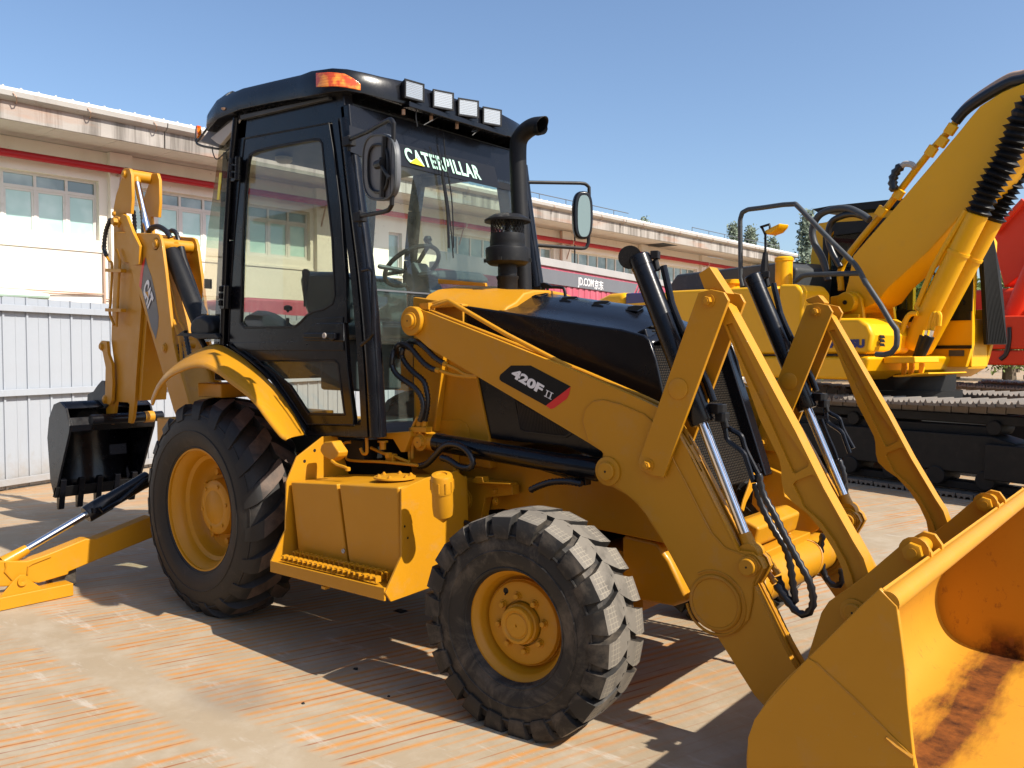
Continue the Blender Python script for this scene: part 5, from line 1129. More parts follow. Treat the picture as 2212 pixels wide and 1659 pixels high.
# near tower hoses
def vh(sheet, pts, Yv, r=.014, mat=None, ribs=True): 
    p = [oy(sheet, [(q[0], q[1])], Yv + (q[2] if len(q) > 2 else 0))[0] for q in pts]
    return hose('hydraulic_hose', p, r, BL, mat=mat, ribs=ribs, pitch=.02)
vh('Z5', [(600, 1225, .1), (680, 1240), (780, 1320), (860, 1400), (965, 1470)], -.60, .0145)
vh('Z5', [(470, 1400, .08), (440, 1300), (500, 1255), (590, 1290), (660, 1370), (740, 1460), (820, 1520), (880, 1540)], -.60, .0145)
vh('Z5', [(470, 1400, .08), (430, 1330, .03), (400, 1400), (400, 1500), (450, 1590), (540, 1660), (650, 1740), (720, 1850), (735, 1980), (700, 2100)], -.62, .0145)
vh('Z5', [(600, 1225, .1), (520, 1300), (510, 1400), (570, 1500), (640, 1570), (740, 1660), (780, 1790), (785, 1920), (755, 2100)], -.58, .0145)
for pts, r in (([(965, 1470), (1010, 1490), (1100, 1530), (1180, 1580), (1250, 1600), (1330, 1600)], .010), ([(880, 1540), (930, 1550), (1050, 1590), (1140, 1605), (1250, 1615), (1330, 1615)], .010)):
    mb = MB(); mb.tube(smooth(oy('Z5', pts, -.60), 5), r, 8); a, b = oy('Z5', [pts[0], pts[1]], -.60); mb.cyl(a, a.lerp(b, .8), .016, n=6); build(mb, 'steel_pipe', YW, BL)
for pts in ([('Z5', 700, 2095), ('Z5', 690, 2150), ('G1', 1165, 180), ('G1', 1110, 300), ('G1', 1098, 400), ('G1', 1100, 520)], [('Z5', 755, 2095), ('Z5', 745, 2160), ('G1', 1190, 200), ('G1', 1150, 290), ('G1', 1125, 400), ('G1', 1120, 500)]):
    P_ = [oy(s_, [(x, y)], -.58)[0] for s_, x, y in pts]; mb = MB(); mb.tube(smooth(P_, 5), .010, 8); mb.cyl(P_[0], P_[1], .017, n=6); build(mb, 'steel_pipe', YW, BL)
slab('pipe_clamp', oy('G1', [(1105, 255), (1225, 258), (1222, 300), (1102, 300)], -.60), (0, .05, 0), YW, bevel=.004)
vh('G1', [(1165, 560), (1230, 540), (1300, 470), (1370, 400), (1460, 395), (1540, 440), (1585, 520), (1560, 570), (1480, 560), (1400, 510), (1340, 490)], -.62, .016)
vh('G1', [(1425, 650), (1440, 720), (1440, 830), (1460, 920), (1510, 980), (1570, 1010)], -.60, .014)
vh('G5', [(-105, 430), (-60, 380), (0, 340), (0, 330)], -.60, .001) if 0 else None
vh('G2', [(980, 1670), (1040, 1640), (1150, 1605), (1280, 1600), (1390, 1620)], -.58, .015)
vh('Z5', [(380, 2500), (450, 2400)], -.5, .01) if 0 else None
for k in range(4):
    x = 590 + k * 46
    P_ = oy('G1', [(x + 60, 372), (x + 12, 378), (x - 5, 410), (x + 20, 470), (x + 50, 512 + k * 2), (x + 300, 525), (1160, 552)], -.66 + k * .03); mb = MB(); mb.tube(smooth(P_, 5), .0085, 8); build(mb, 'steel_pipe', YW, BL)
P_ = oy('G1', [(768, 330), (772, 440), (762, 462), (740, 458), (722, 420)], -.7); mb = MB(); mb.tube(smooth(P_, 4), .0095, 8); build(mb, 'steel_pipe', YW, BL)
P_ = oy('G1', [(800, 415), (900, 460), (1000, 490), (1100, 530)], -.62); mb = MB(); mb.tube(P_, .010, 8); a = oy('G1', [(960, 495)], -.62)[0]; mb.box(a, (.06, .04, .05)); mb.box(a + Vector((.01, -.03, .02)), (.03, .03, .03)); build(mb, 'shutoff_valve', YW, BL, bevel=.004)
P_ = oy('G2', [(210, 215), (340, 172), (440, 230), (800, 440), (1300, 700)], -.575); mb = MB(); mb.tube(smooth([P_[0], P_[1]], 2) + P_[2:], .012, 10); mb.box(oy('G2', [(165, 215)], -.575)[0], (.07, .05, .035)); build(mb, 'arm_pipe', YW, arm)
P_ = oy('G2', [(170, 200), (330, 165), (410, 210)], -.56); mb = MB(); mb.tube(P_, .010, 8); build(mb, 'arm_pipe', YW, arm)

# ---------------- tank, tool box and step (near side)
TB0, TF, TX0, TX1 = -1.02, -.45, .815, 1.735
za, zb_ = .955, .50
slab('tool_box', [Vector((TX0 + .012, -1.035, .925)), Vector((1.235, -1.035, .955)), Vector((1.30, -1.020, .525)), Vector((TX0 + .06, -1.020, .515))], (0, .42, 0), YW, bevel=.008, seg=3)
slab('fuel_tank', [Vector((1.262, -1.045, .962)), Vector((1.722, -1.045, .992)), Vector((1.722, -1.030, .535)), Vector((1.325, -1.030, .525))], (0, .50, 0), YW, bevel=.014, seg=3)
mb = MB(); mb.lathe([(0, .012), (.004, .012), (.004, .007), (.001, .007)], oy('G1', [(590, 1210)], -1.030)[0], (0, -1, 0), 16); build(mb, 'drain_plug', M['gutter'], BL)
ep = [(-1.05, .985), (-.88, 1.02), (-.66, 1.03), (-.60, .99), (-.56, .62), (-.60, .47), (-1.12, .45), (-1.155, .50), (-1.05, .66)]
endp = slab('end_plate', [Vector((1.738, y, z)) for y, z in ep], (.012, 0, 0), YW, bevel=.002)
for y, z in ((-1.03, .80), (-1.01, .74)): mb = MB(); mb.lathe([(0, .006), (.001, .0055)], (1.7505, y, z), (1, 0, 0), 10); build(mb, 'bolt_hole', M['iron'], endp)
ep = [(-1.05, .93), (-.98, 1.06), (-.80, 1.16), (-.70, 1.16), (-.62, .95), (-.56, .62), (-.60, .47), (-1.10, .44), (-1.155, .50), (-1.06, .66)]
endp = slab('end_plate', [Vector((.800, y, z)) for y, z in ep], (.012, 0, 0), YW, bevel=.002)
for y, z in ((-.93, 1.03), (-.86, 1.085)): mb = MB(); mb.lathe([(0, .010), (.001, .009)], (.8125, y, z), (1, 0, 0), 10); build(mb, 'bolt_hole', M['iron'], endp)
mb = MB(); mb.prism([(.80, -1.155, .44), (1.74, -1.155, .458), (1.74, -1.155, .522), (.80, -1.155, .502)], (0, .012, 0)); mb.prism([(.813, -1.143, .490), (1.737, -1.143, .508), (1.737, -1.143, .514), (.813, -1.143, .496)], (0, .14, 0))
st = build(mb, 'step', YW, BL, bevel=.002)
for row, yy in enumerate((-1.12, -1.06)):
    for k in range(19):
        x = .90 + k * .042 + row * .018; 
        if x > 1.70: continue
        z = .514 + (x - .80) * .02 - .0; mb = MB(); mb.box((x, yy, z + .010 + row * .006), (.006, .034, .026 + row * .012)); mb.box((x - .012, yy, z + .022 + row * .014), (.022, .034, .005)); build(mb, 'step_tooth', YW, st)
mb = MB(); mb.box((1.27, -1.14, .437), (.03, .03, .014)); build(mb, 'step_tab', YW, st)
fc = oy('G1', [(1345, 600)], -1.02)[0]; fb = oy('G1', [(1355, 900)], -.98)[0]
mb = MB(); d = (fc - fb); mb.lathe([(-.06, .005), (-.02, .046), (.02, .050), (d.length - .10, .050), (d.length - .10, .047)], fb, d, 32); fn = build(mb, 'filler_neck', YW, BL)
mb = MB(); L_ = d.length - .10; mb.lathe([(L_, .047), (L_, .053), (L_ + .075, .052), (L_ + .085, .047), (L_ + .088, .026), (L_ + .082, .024), (L_ + .082, .001)], fb, d, 36)
dd = d.normalized()
for k in range(10):
    a = k * math.pi / 5; u_ = dd.orthogonal().normalized(); w_ = dd.cross(u_); p = fb + dd * (L_ + .035) + (u_ * math.cos(a) + w_ * math.sin(a)) * .052; mb.lathe([(-.025, .005), (.025, .005)], p, dd, 6)
build(mb, 'filler_cap', YW, fn)
mb = MB(); c = oy('G1', [(985, 630)], -.86)[0]; mb.lathe([(0, .11), (.008, .11), (.010, .105), (.010, .001)], (c.x, c.y, c.z - .012), (0, 0, 1), 32); tk = build(mb, 'tank_flange', YW, BL)
for k in range(6): a = k * math.pi / 3; bolt((c.x + math.cos(a) * .085, c.y + math.sin(a) * .085, c.z - .002), .009, tk, ax=(0, 0, 1), h=.008)
q = oy('G1', [(415, 400), (440, 370), (500, 365), (520, 400), (555, 450), (545, 490), (500, 520), (440, 490), (405, 440)], -.90); slab('control_box', q, (0, .07, 0), YW, bevel=.01)
mb = MB(); mb.tube(smooth(oy('G1', [(500, 515), (540, 545), (600, 565), (622, 578)], -.92), 4), .009, 8); c = oy('G1', [(625, 580)], -.92)[0]; mb.lathe([(-.012, .004), (-.008, .014), (.008, .014), (.012, .004)], c, (0, 0, 1), 14); build(mb, 'drain_lever', YW, BL)
slab('cab_mount', oy('G1', [(845, 310), (1100, 290), (1105, 330), (1060, 450), (1030, 450), (970, 350), (845, 345)], -.62), (0, .08, 0), YW, bevel=.004)
c = oy('G1', [(893, 375)], -.64)[0]; mb = MB(); mb.lathe([(0, .030), (.010, .030), (.010, .018), (-.04, .018)], c + Vector((0, 0, .0)), (0, 0, 1), 6); build(mb, 'mount_bolt', YW, BL)

# ---------------- rear fender: a curved shell
fo = [('R6', 133, 412), ('R6', 165, 330), ('R6', 215, 265), ('R6', 280, 228), ('R6', 350, 203), ('R6', 420, 203), ('R6', 490, 235), ('R6', 560, 290), ('R6', 640, 350), ('R6', 700, 410), ('R6', 750, 480), ('R6', 800, 545), ('R6', 835, 585), ('R6', 862, 600)]
fi = [('R6', 150, 370), ('R6', 185, 290), ('R6', 245, 215), ('R6', 320, 150), ('R6', 400, 105), ('R6', 470, 78), ('Z3', 60, 440), ('Z3', 250, 545), ('Z3', 420, 680), ('Z3', 560, 810), ('Z3', 700, 960), ('Z3', 830, 1150), ('Z3', 920, 1310), ('Z3', 982, 1425)]
RO = smooth([oy(s_, [(x, y)], -1.12)[0] for s_, x, y in fo], 3); RI = smooth([oy(s_, [(x, y)], -.76)[0] for s_, x, y in fi], 3)
n = len(RO); mb = MB(); vs = []; cx_ = Vector((-.05, 0, .66))
for p, q in zip(RO, RI):
    ro = (Vector((p.x, 0, p.z)) - cx_).normalized()
    vs += [p + Vector((0, .014, 0)) - ro * .004, p, p + ro * .022 + Vector((0, .004, 0)), p.lerp(q, .18) + ro * .030, p.lerp(q, .5) + ro * .024, q + ro * .006]
m = 6; fs = [(i*m+j, i*m+j+1, (i+1)*m+j+1, (i+1)*m+j) for i in range(n-1) for j in range(m-1)]
mb.add(vs, fs); fe = build(mb, 'rear_fender', YW, BL, ang=60); so_ = fe.modifiers.new('thick', 'SOLIDIFY'); so_.thickness = .008; so_.offset = 0
ssf = fe.modifiers.new('sub', 'SUBSURF'); ssf.levels = 1; ssf.render_levels = 1
f2 = fe.copy(); COL.objects.link(f2); f2.scale = (1, -1, 1); f2.location = fe.location + Vector((0, .07, 0))
vbox('fender_bracket', YW, -.30, -.02, -.95, -.70, 1.36, 1.45)
vbox('cab_floor', M['iron'], -.35, 1.0, -.66, .73, 1.02, 1.14)
vbox('rear_frame', YW, -1.05, -.1, -.36, .43, .55, 1.15)

# ================================================================= CAB
YC = -.74; TW = Vector((0, 1.55, 0))      # near side plane, shift to the far side
def cy(sheet, pts, dy=0): return oy(sheet, pts, YC + dy)
pt_ = cy('V', [(741, 256), (757, 400), (782, 600), (797, 780), (806, 945)])
def pillar(P_, name='front_pillar'):
    mb = MB(); mb.tube(smooth(P_, 5), .050, 20); return build(mb, name, BK, BL)
ap = pillar([p + Vector((0, .035, 0)) for p in pt_]); 
mb = MB(); P_ = smooth([p + Vector((.045, .012, 0)) for p in pt_], 8); mb.tube(P_, [.0055 * random.uniform(.6, 1.4) for _ in P_], 6); build(mb, 'weld_seam', M['blk'], ap)
mb = MB(); P_ = smooth([p + Vector((-.055, .0, 0)) for p in pt_], 4); 
for i in range(len(P_) - 1): mb.bar(P_[i], P_[i + 1], .05, .03, up=(0, 1, 0))
build(mb, 'door_jamb', BK, ap)
mb = MB(); q = cy('Z5', [(75, 455), (150, 440), (185, 470), (190, 700), (190, 1150), (160, 1190), (60, 1270)], -.06); mb.tube(q, .010, 8); build(mb, 'grab_rail', BK, ap)
twin(ap, TW)
# rear pillar, roof beam, sill, wheel-arch plate
rp_ = cy('V', [(517, 256), (503, 392), (495, 521), (487, 745)])
mb = MB()
for i in range(3): mb.bar(rp_[i] + Vector((.05, .03, 0)), rp_[i+1] + Vector((.05, .03, 0)), .10, .06, up=(0, 1, 0))
o = build(mb, 'rear_pillar', BK, BL, bevel=.008); twin(o, TW)
mb = MB(); mb.tube([p + Vector((-.01, -.015, 0)) for p in rp_], .022, 12); build(mb, 'hinge_tube', BK, o)
hb = cy('R1', [(520, 610), (1440, 585), (1440, 640), (1310, 622), (560, 770), (520, 780)], .0); hb = cy('V', [(514, 246), (741, 200), (747, 268), (712, 266), (528, 299), (514, 302)])
o = slab('roof_beam', hb, (0, .07, 0), BK, bevel=.006); twin(o, TW)
arch = [('V', 486, 738), ('Z3', 150, 400), ('Z3', 430, 590), ('Z3', 640, 790), ('Z3', 860, 1110), ('Z3', 985, 1300), ('Z3', 1500, 1315), ('Z3', 1560, 1250), ('Z3', 1740, 1380), ('Z3', 1740, 1455), ('Z3', 985, 1430), ('Z3', 850, 1180), ('Z3', 640, 880), ('Z3', 430, 670), ('Z3', 240, 520), ('Z3', 100, 425)]
o = slab('sill_arch', [cy(s_, [(x, y)], .0)[0] for s_, x, y in arch], (0, .06, 0), BK, bevel=.008); twin(o, TW)
mb = MB(); mb.tube(smooth([cy(s_, [(x, y)], -.006)[0] for s_, x, y in [('Z3', 160, 440), ('Z3', 430, 640), ('Z3', 640, 850), ('Z3', 860, 1160), ('Z3', 985, 1370)]], 5), .012, 8); build(mb, 'rubber_edge', M['blkm'], o)
# door with two windows
DO = [('V', 528, 300), ('V', 711, 266), ('Z7', 960, 200), ('Z7', 1015, 650), ('Z7', 1058, 1250), ('Z7', 1066, 1600), ('Z3', 1400, 200), ('Z3', 1430, 700), ('Z3', 1500, 1240), ('Z3', 1495, 1310), ('Z3', 990, 1300), ('Z3', 850, 1085), ('Z3', 640, 775), ('Z3', 430, 580), ('Z3', 200, 430), ('Z3', 140, 400), ('V', 497, 640), ('V', 507, 500), ('V', 517, 400)]
H1 = [('Z7', 232, 560), ('Z7', 250, 300), ('Z7', 270, 225), ('Z7', 330, 192), ('Z7', 470, 155), ('Z7', 790, 95), ('Z7', 848, 98), ('Z7', 868, 130), ('Z7', 905, 500), ('Z7', 950, 900), ('Z7', 972, 1380), ('Z7', 950, 1450), ('Z7', 880, 1495), ('Z7', 800, 1512), ('Z7', 740, 1545), ('Z7', 690, 1600), ('Z7', 640, 1640), ('Z7', 230, 1645), ('Z7', 195, 1600), ('Z7', 210, 1000)]
H2 = [('Z3', 380, 610), ('Z3', 1290, 600), ('Z3', 1330, 640), ('Z3', 1405, 1205), ('Z3', 1000, 1200), ('Z3', 790, 880), ('Z3', 570, 700)]
yd = -.022
def cz(L, dy): return [cy(s_, [(x, y)], dy)[0] for s_, x, y in L]
door = slab('cab_door', cz(DO, yd), (0, .030, 0), BK, bevel=.004, holes=[cz(H1, yd), cz(H2, yd)])
slab('door_glass', cz(H1, yd + .012), (0, .005, 0), M['glass'], parent=door, bevel=0)
slab('lower_glass', cz(H2, yd + .012), (0, .005, 0), M['glass'], parent=door, bevel=0)
for HH in (H1, H2):
    P_ = cz(HH, yd - .004); slab('glass_seal', P_, (0, .008, 0), M['blkm'], parent=door, bevel=.002, holes=[inset2d(P_, .012, (0, 1, 0))])
mb = MB(); P_ = cz(DO, yd - .002); mb.tube(P_, .004, 6, closed=True); build(mb, 'door_edge', M['blkm'], door)
slab('latch_recess', cy('Z3', [(1040, 150), (1380, 130), (1390, 500), (250, 500), (180, 410), (880, 400), (950, 330), (990, 260)], yd - .006), (0, .006, 0), BK, parent=door, bevel=.004)
slab('latch_cover', cy('Z3', [(985, 290), (1030, 225), (1090, 200), (1385, 195), (1390, 400), (960, 390), (940, 345)], yd - .016), (0, .010, 0), BK, parent=door, bevel=.006)
slab('door_handle', cy('Z3', [(945, 305), (1285, 305), (1285, 370), (1265, 395), (1230, 370), (945, 362)], yd - .040), (0, .024, 0), BK, parent=door, bevel=.006)
c = cy('Z3', [(1185, 335)], yd - .041)[0]; mb = MB(); mb.lathe([(0, .016), (.006, .016), (.007, .010), (.003, .009), (.003, .001)], c, (0, -1, 0), 20); build(mb, 'key_lock', M['gutter'], door)
for y_ in (345, 1390):
    x0 = 185 if y_ < 900 else 92
    a, b = cy('Z7', [(x0, y_ - 95), (x0 - 8, y_ + 95)], -.05); mb = MB(); mb.bar(a + Vector((-.035, 0, 0)), b + Vector((-.035, 0, 0)), .045, .03, up=(0, 1, 0)); mb.tube([a + Vector((.02, -.01, 0)), b + Vector((.02, -.01, 0))], .022, 12)
    for k in range(3): mb.tube([a.lerp(b, .3 * k + .02) + Vector((-.035, -.02, 0)), a.lerp(b, .3 * k + .26) + Vector((-.035, -.02, 0))], .016, 10)
    build(mb, 'door_hinge', BK, door, bevel=.003)
# plain frame on the far side
HH = cz(H1, 1.55); slab('far_window_frame', [p + Vector((0, 1.55, 0)) for p in cz(DO, 0)], (0, .03, 0), BK, bevel=.004, holes=[[p + Vector((0, 1.55, 0)) for p in cz([('Z7', 170, 600), ('Z7', 200, 200), ('Z7', 850, 60), ('Z7', 905, 500), ('Z7', 950, 900), ('Z7', 1000, 1600), ('Z7', 150, 1640)], 0)], [p + Vector((0, 1.55, 0)) for p in cz(H2, 0)]])
slab('far_glass', [p + Vector((0, 1.56, 0)) for p in cz([('Z7', 160, 600), ('Z7', 190, 190), ('Z7', 855, 50), ('Z7', 910, 500), ('Z7', 955, 900), ('Z7', 1005, 1610), ('Z7', 145, 1650)], 0)], (0, .005, 0), M['glass'], bevel=0)
# rear side glass, frameless, standing open a little
rg = [hit('R1', x, y, (-.15, YC, 0), (.16, 1, 0)) for x, y in ((520, 630), (360, 860), (250, 1659))] + [hit('V', x, y, (-.15, YC, 0), (.16, 1, 0)) for x, y in ((430, 738), (484, 738), (500, 520), (510, 300))]
rgl = slab('rear_side_glass', rg, (0, .005, 0), M['rglass'], bevel=0)
q = [hit('R1', x, y, (-.15, YC - .004, 0), (.16, 1, 0)) for x, y in ((362, 1062), (383, 1062), (360, 1298), (340, 1298))]; slab('yellow_sticker', q, (0, .002, 0), M['decalyel'], parent=rgl, bevel=0)
q = [hit('V', x, y, (-.15, YC - .004, 0), (.16, 1, 0)) for x, y in ((441, 602), (455, 603), (455, 624), (441, 623))]; slab('glass_catch', q, (0, .012, 0), M['blkm'], parent=rgl, bevel=.002)
for p, q_ in ((( -.46, -.60, 3.02), (-.62, -.60, 1.6)), ((-.46, .67, 3.02), (-.62, .67, 1.6))):
    mb = MB(); mb.bar(p, q_, .07, .07, up=(0, 1, 0)); build(mb, 'rear_corner_post', BK, BL, bevel=.01)
slab('rear_glass', [Vector((-.47, -.56, 3.0)), Vector((-.47, .63, 3.0)), Vector((-.60, .63, 1.72)), Vector((-.60, -.56, 1.72))], (-.005, 0, 0), M['glass'], bevel=0)
vbox('rear_sill', BK, -.66, -.56, -.62, .69, 1.45, 1.70)
# windshield in the plane of the front pillars
WN = Vector((1, 0, .118)).normalized(); WP = Vector((1.005, 0, 2.9))
def wp(sheet, pts, d=0): return [hit(sheet, x, y, WP + WN * d, WN) for x, y in pts]
def wyz(y, z): return Vector((WP.x - (z - WP.z) * .118, y, z))
slab('windshield', [wyz(-.70, 2.82), wyz(.77, 2.82), wyz(.77, 1.98), wyz(-.36, 1.98), wyz(-.36, 1.25), wyz(-.66, 1.25)], (-.006, 0, 0), M['wglass'], bevel=0)
ws = bpy.data.objects['windshield']
slab('lower_front_glass', [wyz(.42, 1.97), wyz(.77, 1.97), wyz(.74, 1.25), wyz(.42, 1.25)], (-.006, 0, 0), M['wglass'], bevel=0)
slab('front_header', [wyz(-.74, 3.05), wyz(.80, 3.05), wyz(.80, 2.80), wyz(-.74, 2.80)], (-.08, 0, 0), BK, bevel=.012)
slab('glass_border', [wyz(-.70, 2.80) + WN * .002, wyz(.77, 2.80) + WN * .002, wyz(.77, 2.755) + WN * .002, wyz(-.70, 2.755) + WN * .002], WN * .002, M['blkm'], parent=ws, bevel=0)
slab('glass_joint', [wyz(-.68, 2.005) + WN * .001, wyz(.77, 2.005) + WN * .001, wyz(.77, 1.995) + WN * .001, wyz(-.68, 1.995) + WN * .001], WN * .004, M['grey'], parent=ws, bevel=0)
sun_ = wp('R2', [(150, 590), (250, 620), (510, 725), (1300, 918), (1342, 1090), (510, 898), (240, 830), (160, 800)], .003); slab('sunstrip', sun_, WN * .001, M['sun'], parent=ws, bevel=0)
tb = wp('R2', [(602, 862), (1195, 1030), (570, 755), (610, 885)], .005)
text_on('windshield_lettering', 'CATERPILLAR', tb[3], wp('R2', [(1197, 1026)], .005)[0], wp('R2', [(570, 762)], .005)[0], M['mint'], ws, bold=.034, off=.003, space=1.16)
tri = wp('R2', [(632, 886), (684, 848), (748, 918)], .012); slab('yellow_triangle', tri, WN * .001, M['decalyel'], parent=ws, bevel=0)
for b_ in ([(848, 745), (870, 860), (930, 1180), (960, 1450), (975, 1640)], [(895, 650), (915, 860), (930, 950), (965, 1200), (978, 1560)], [(888, 960), (905, 1100), (930, 1300), (940, 1560)]):
    mb = MB(); mb.tube(smooth(wp('R2', b_, .03), 4), .0042 if b_[0][0] != 888 else .008, 6); build(mb, 'wiper', M['blkm'], ws)
mb = MB(); mb.tube(wp('R2', [(785, 757), (800, 800), (850, 960)], .02), .003, 5); build(mb, 'wiper_blade', M['blkm'], ws)
slab('dash_cowl', wp('Z5', [(820, 500), (870, 455), (1060, 450), (1380, 480), (1440, 530), (1470, 585), (1410, 592), (900, 548)], -.10), (-.15, 0, 0), M['trim'], bevel=.02)
slab('dash_wall', [Vector((1.06, -.30, 1.98)), Vector((1.06, .45, 1.98)), Vector((1.06, .45, 1.2)), Vector((1.06, -.30, 1.2))], (-.03, 0, 0), M['blkm'], bevel=.01)
# inside the cab
c = hit('Z5', 640, 400, (.62, 0, 0), (1, 0, 0)); c = Vector((.66, -.02, 0)); c.z = oy('Z5', [(620, 410)], -.05)[0].z
cc = oy('Z5', [(615, 410)], .03)[0]; ax = Vector((-.62, 0, .80)).normalized(); u_ = Vector((0, 1, 0)); w_ = ax.cross(u_); rsw = .195
mb = MB(); mb.tube([cc + (u_ * math.cos(k * math.pi / 24) + w_ * math.sin(k * math.pi / 24)) * rsw for k in range(48)], .015, 10, closed=True)
for a in (.5, 2.6, 4.7): mb.bar(cc - ax * .03, cc + (u_ * math.cos(a) + w_ * math.sin(a)) * rsw, .03, .012, up=ax)
mb.cyl(cc - ax * .05, cc, .045, n=20); k_ = cc + (u_ * .2 + w_ * -.97) * rsw; mb.cyl(k_, k_ + ax * .05, .012, n=10); mb.lathe([(.045, .01), (.055, .026), (.075, .028), (.09, .015)], k_, ax, 16)
build(mb, 'steering_wheel', M['blkm'], BL)
mb = MB(); mb.bar(cc - ax * .03, cc - ax * .50 + Vector((.12, 0, -.1)), .14, .14, up=(0, 1, 0)); mb.bar(cc - ax * .05 + Vector((0, -.1, 0)), cc + Vector((-.02, -.28, -.02)), .03, .03); build(mb, 'steering_column', M['grey'], BL, bevel=.03)
sb_ = oy('Z7', [(680, 1200), (720, 1175), (960, 1180), (1060, 1220), (1105, 1300), (1105, 1600), (760, 1600), (700, 1450), (670, 1250)], -.28)
slab('seat_back', sb_, (0, .52, 0), M['seat'], bevel=.05, seg=4)
sz = min(p.z for p in sb_); sx = sum(p.x for p in sb_) / len(sb_)
mb = MB(); mb.box((sx + .18, -.02, sz - .05), (.55, .52, .14)); build(mb, 'seat_cushion', M['seat'], BL, bevel=.05, seg=4)
mb = MB(); mb.box((sx + .1, -.02, sz - .28), (.4, .4, .34)); build(mb, 'seat_base', M['trim'], BL, bevel=.02)
for x, y, y2, r in ((735, 1160, 1340, .022), (590, 1465, 1560, .020)):
    a, b = oy('Z7', [(x, y), (x - 5, y2)], -.50); mb = MB(); mb.cyl(b - Vector((0, 0, .1)), b, .012, n=8); mb.lathe([(0, r * .7), ((a - b).length * .6, r), ((a - b).length * .9, r * 1.15), ((a - b).length, r * .6)] if x > 700 else [((a - b).length * .5, .006), ((a - b).length * .6, .008), ((a - b).length * .7, .028), ((a - b).length, .028), ((a - b).length * 1.1, .01)], b, a - b, 14); build(mb, 'control_lever', M['blkm'], BL)
q = oy('Z3', [(270, 260), (300, 120), (420, 60), (520, 90), (640, 170), (725, 250)], -.55); slab('inner_fender', q, (0, .12, 0), M['trim'], bevel=.03)
vbox('floor_mat', M['grey'], .10, 1.05, -.64, .70, 1.142, 1.15)
c = oy('Z7', [(555, 285)], -.30)[0]; mb = MB(); mb.lathe([(0, .06), (.02, .06), (.035, .045)], c + Vector((0, 0, .03)), (0, 0, -1), 20); build(mb, 'dome_light', M['wframe'], BL)
vbox('headliner', M['trim'], -.45, .95, -.68, .74, 3.02, 3.07)

# ---------------- roof cap
def z_at(p, sheet, y):
    a = SHEET[sheet]; v = a[1] + a[2] * y; d = Vector(p) - CAM; lo, hi = 0., 6.
    for _ in range(40):
        m = (lo + hi) / 2; q = Vector((p[0], p[1], m)) - CAM; vv = 829.5 - 1800 * q.dot(UPV) / q.dot(FW)
        lo, hi = (m, hi) if vv > v else (lo, m)
    return m
def u_of(p, sheet):
    q = Vector(p) - CAM; a = SHEET[sheet]; return (1106 + 1800 * q.dot(RT) / q.dot(FW) - a[0]) / a[2]
def lerpt(x, T):
    if x <= T[0][0]: return T[0][1]
    for (x0, y0), (x1, y1) in zip(T, T[1:]):
        if x <= x1: return y0 + (y1 - y0) * (x - x0) / (x1 - x0)
    return T[-1][1]
BOT = [(165, 800), (200, 760), (350, 590), (430, 540), (520, 515), (800, 455), (1300, 368), (1450, 345), (1690, 388), (1940, 465)]
TOP = [(165, 640), (220, 560), (330, 402), (440, 335), (700, 268), (1090, 177), (1125, 152), (1350, 122), (1480, 135), (1700, 180), (1940, 242)]
plan = [(-.53, -.62), (-.54, -.70), (-.50, -.78), (-.42, -.82), (-.28, -.83), (0, -.84), (.35, -.845), (.60, -.85), (.64, -.855), (.75, -.86), (.86, -.86), (.92, -.845), (.99, -.79), (1.04, -.70), (1.085, -.58), (1.10, -.445)]
side = []
for x, y in plan:
    p = H(x, y, 3.1); u = u_of(p, 'R1'); side.append((x, y, z_at(p, 'R1', lerpt(u, BOT)), z_at(p, 'R1', lerpt(u, TOP))))
mb = MB(); rows = []
for f, gr in ((0, .0), (.25, -.004), (.7, .002), (.92, .018), (1.0, .05)):
    half = []
    for x, y, z0, z1 in side:
        z1 = max(z1, z0 + .05); d = Vector((x - .3, y, 0)).normalized()
        half.append(H(x - d.x * gr, y - d.y * gr, z0 + (z1 - z0) * f))
    rows.append(half + [Vector((p.x, 2 * MC - p.y, p.z)) for p in half[::-1]])
n = len(rows[0]); vs = [p for r in rows for p in r]
fs = [(i*n+j, i*n+(j+1) % n, (i+1)*n+(j+1) % n, (i+1)*n+j) for i in range(len(rows)-1) for j in range(n)]
t0 = (len(rows)-1)*n; h_ = n // 2
fs += [(t0+j, t0+j+1, t0+n-2-j, t0+n-1-j) for j in range(h_-1)] + [(j+1, j, n-1-j, n-2-j) for j in range(h_-1)]
mb.add(vs, fs); rc = build(mb, 'roof_cap', BK, BL, bevel=.004, seg=2, ang=38)
LT = [(1205, 200), (1215, 196), (1350, 188), (1480, 206), (1590, 285), (1632, 352)]; LB_ = [(1200, 318), (1380, 312), (1500, 328), (1632, 356)]
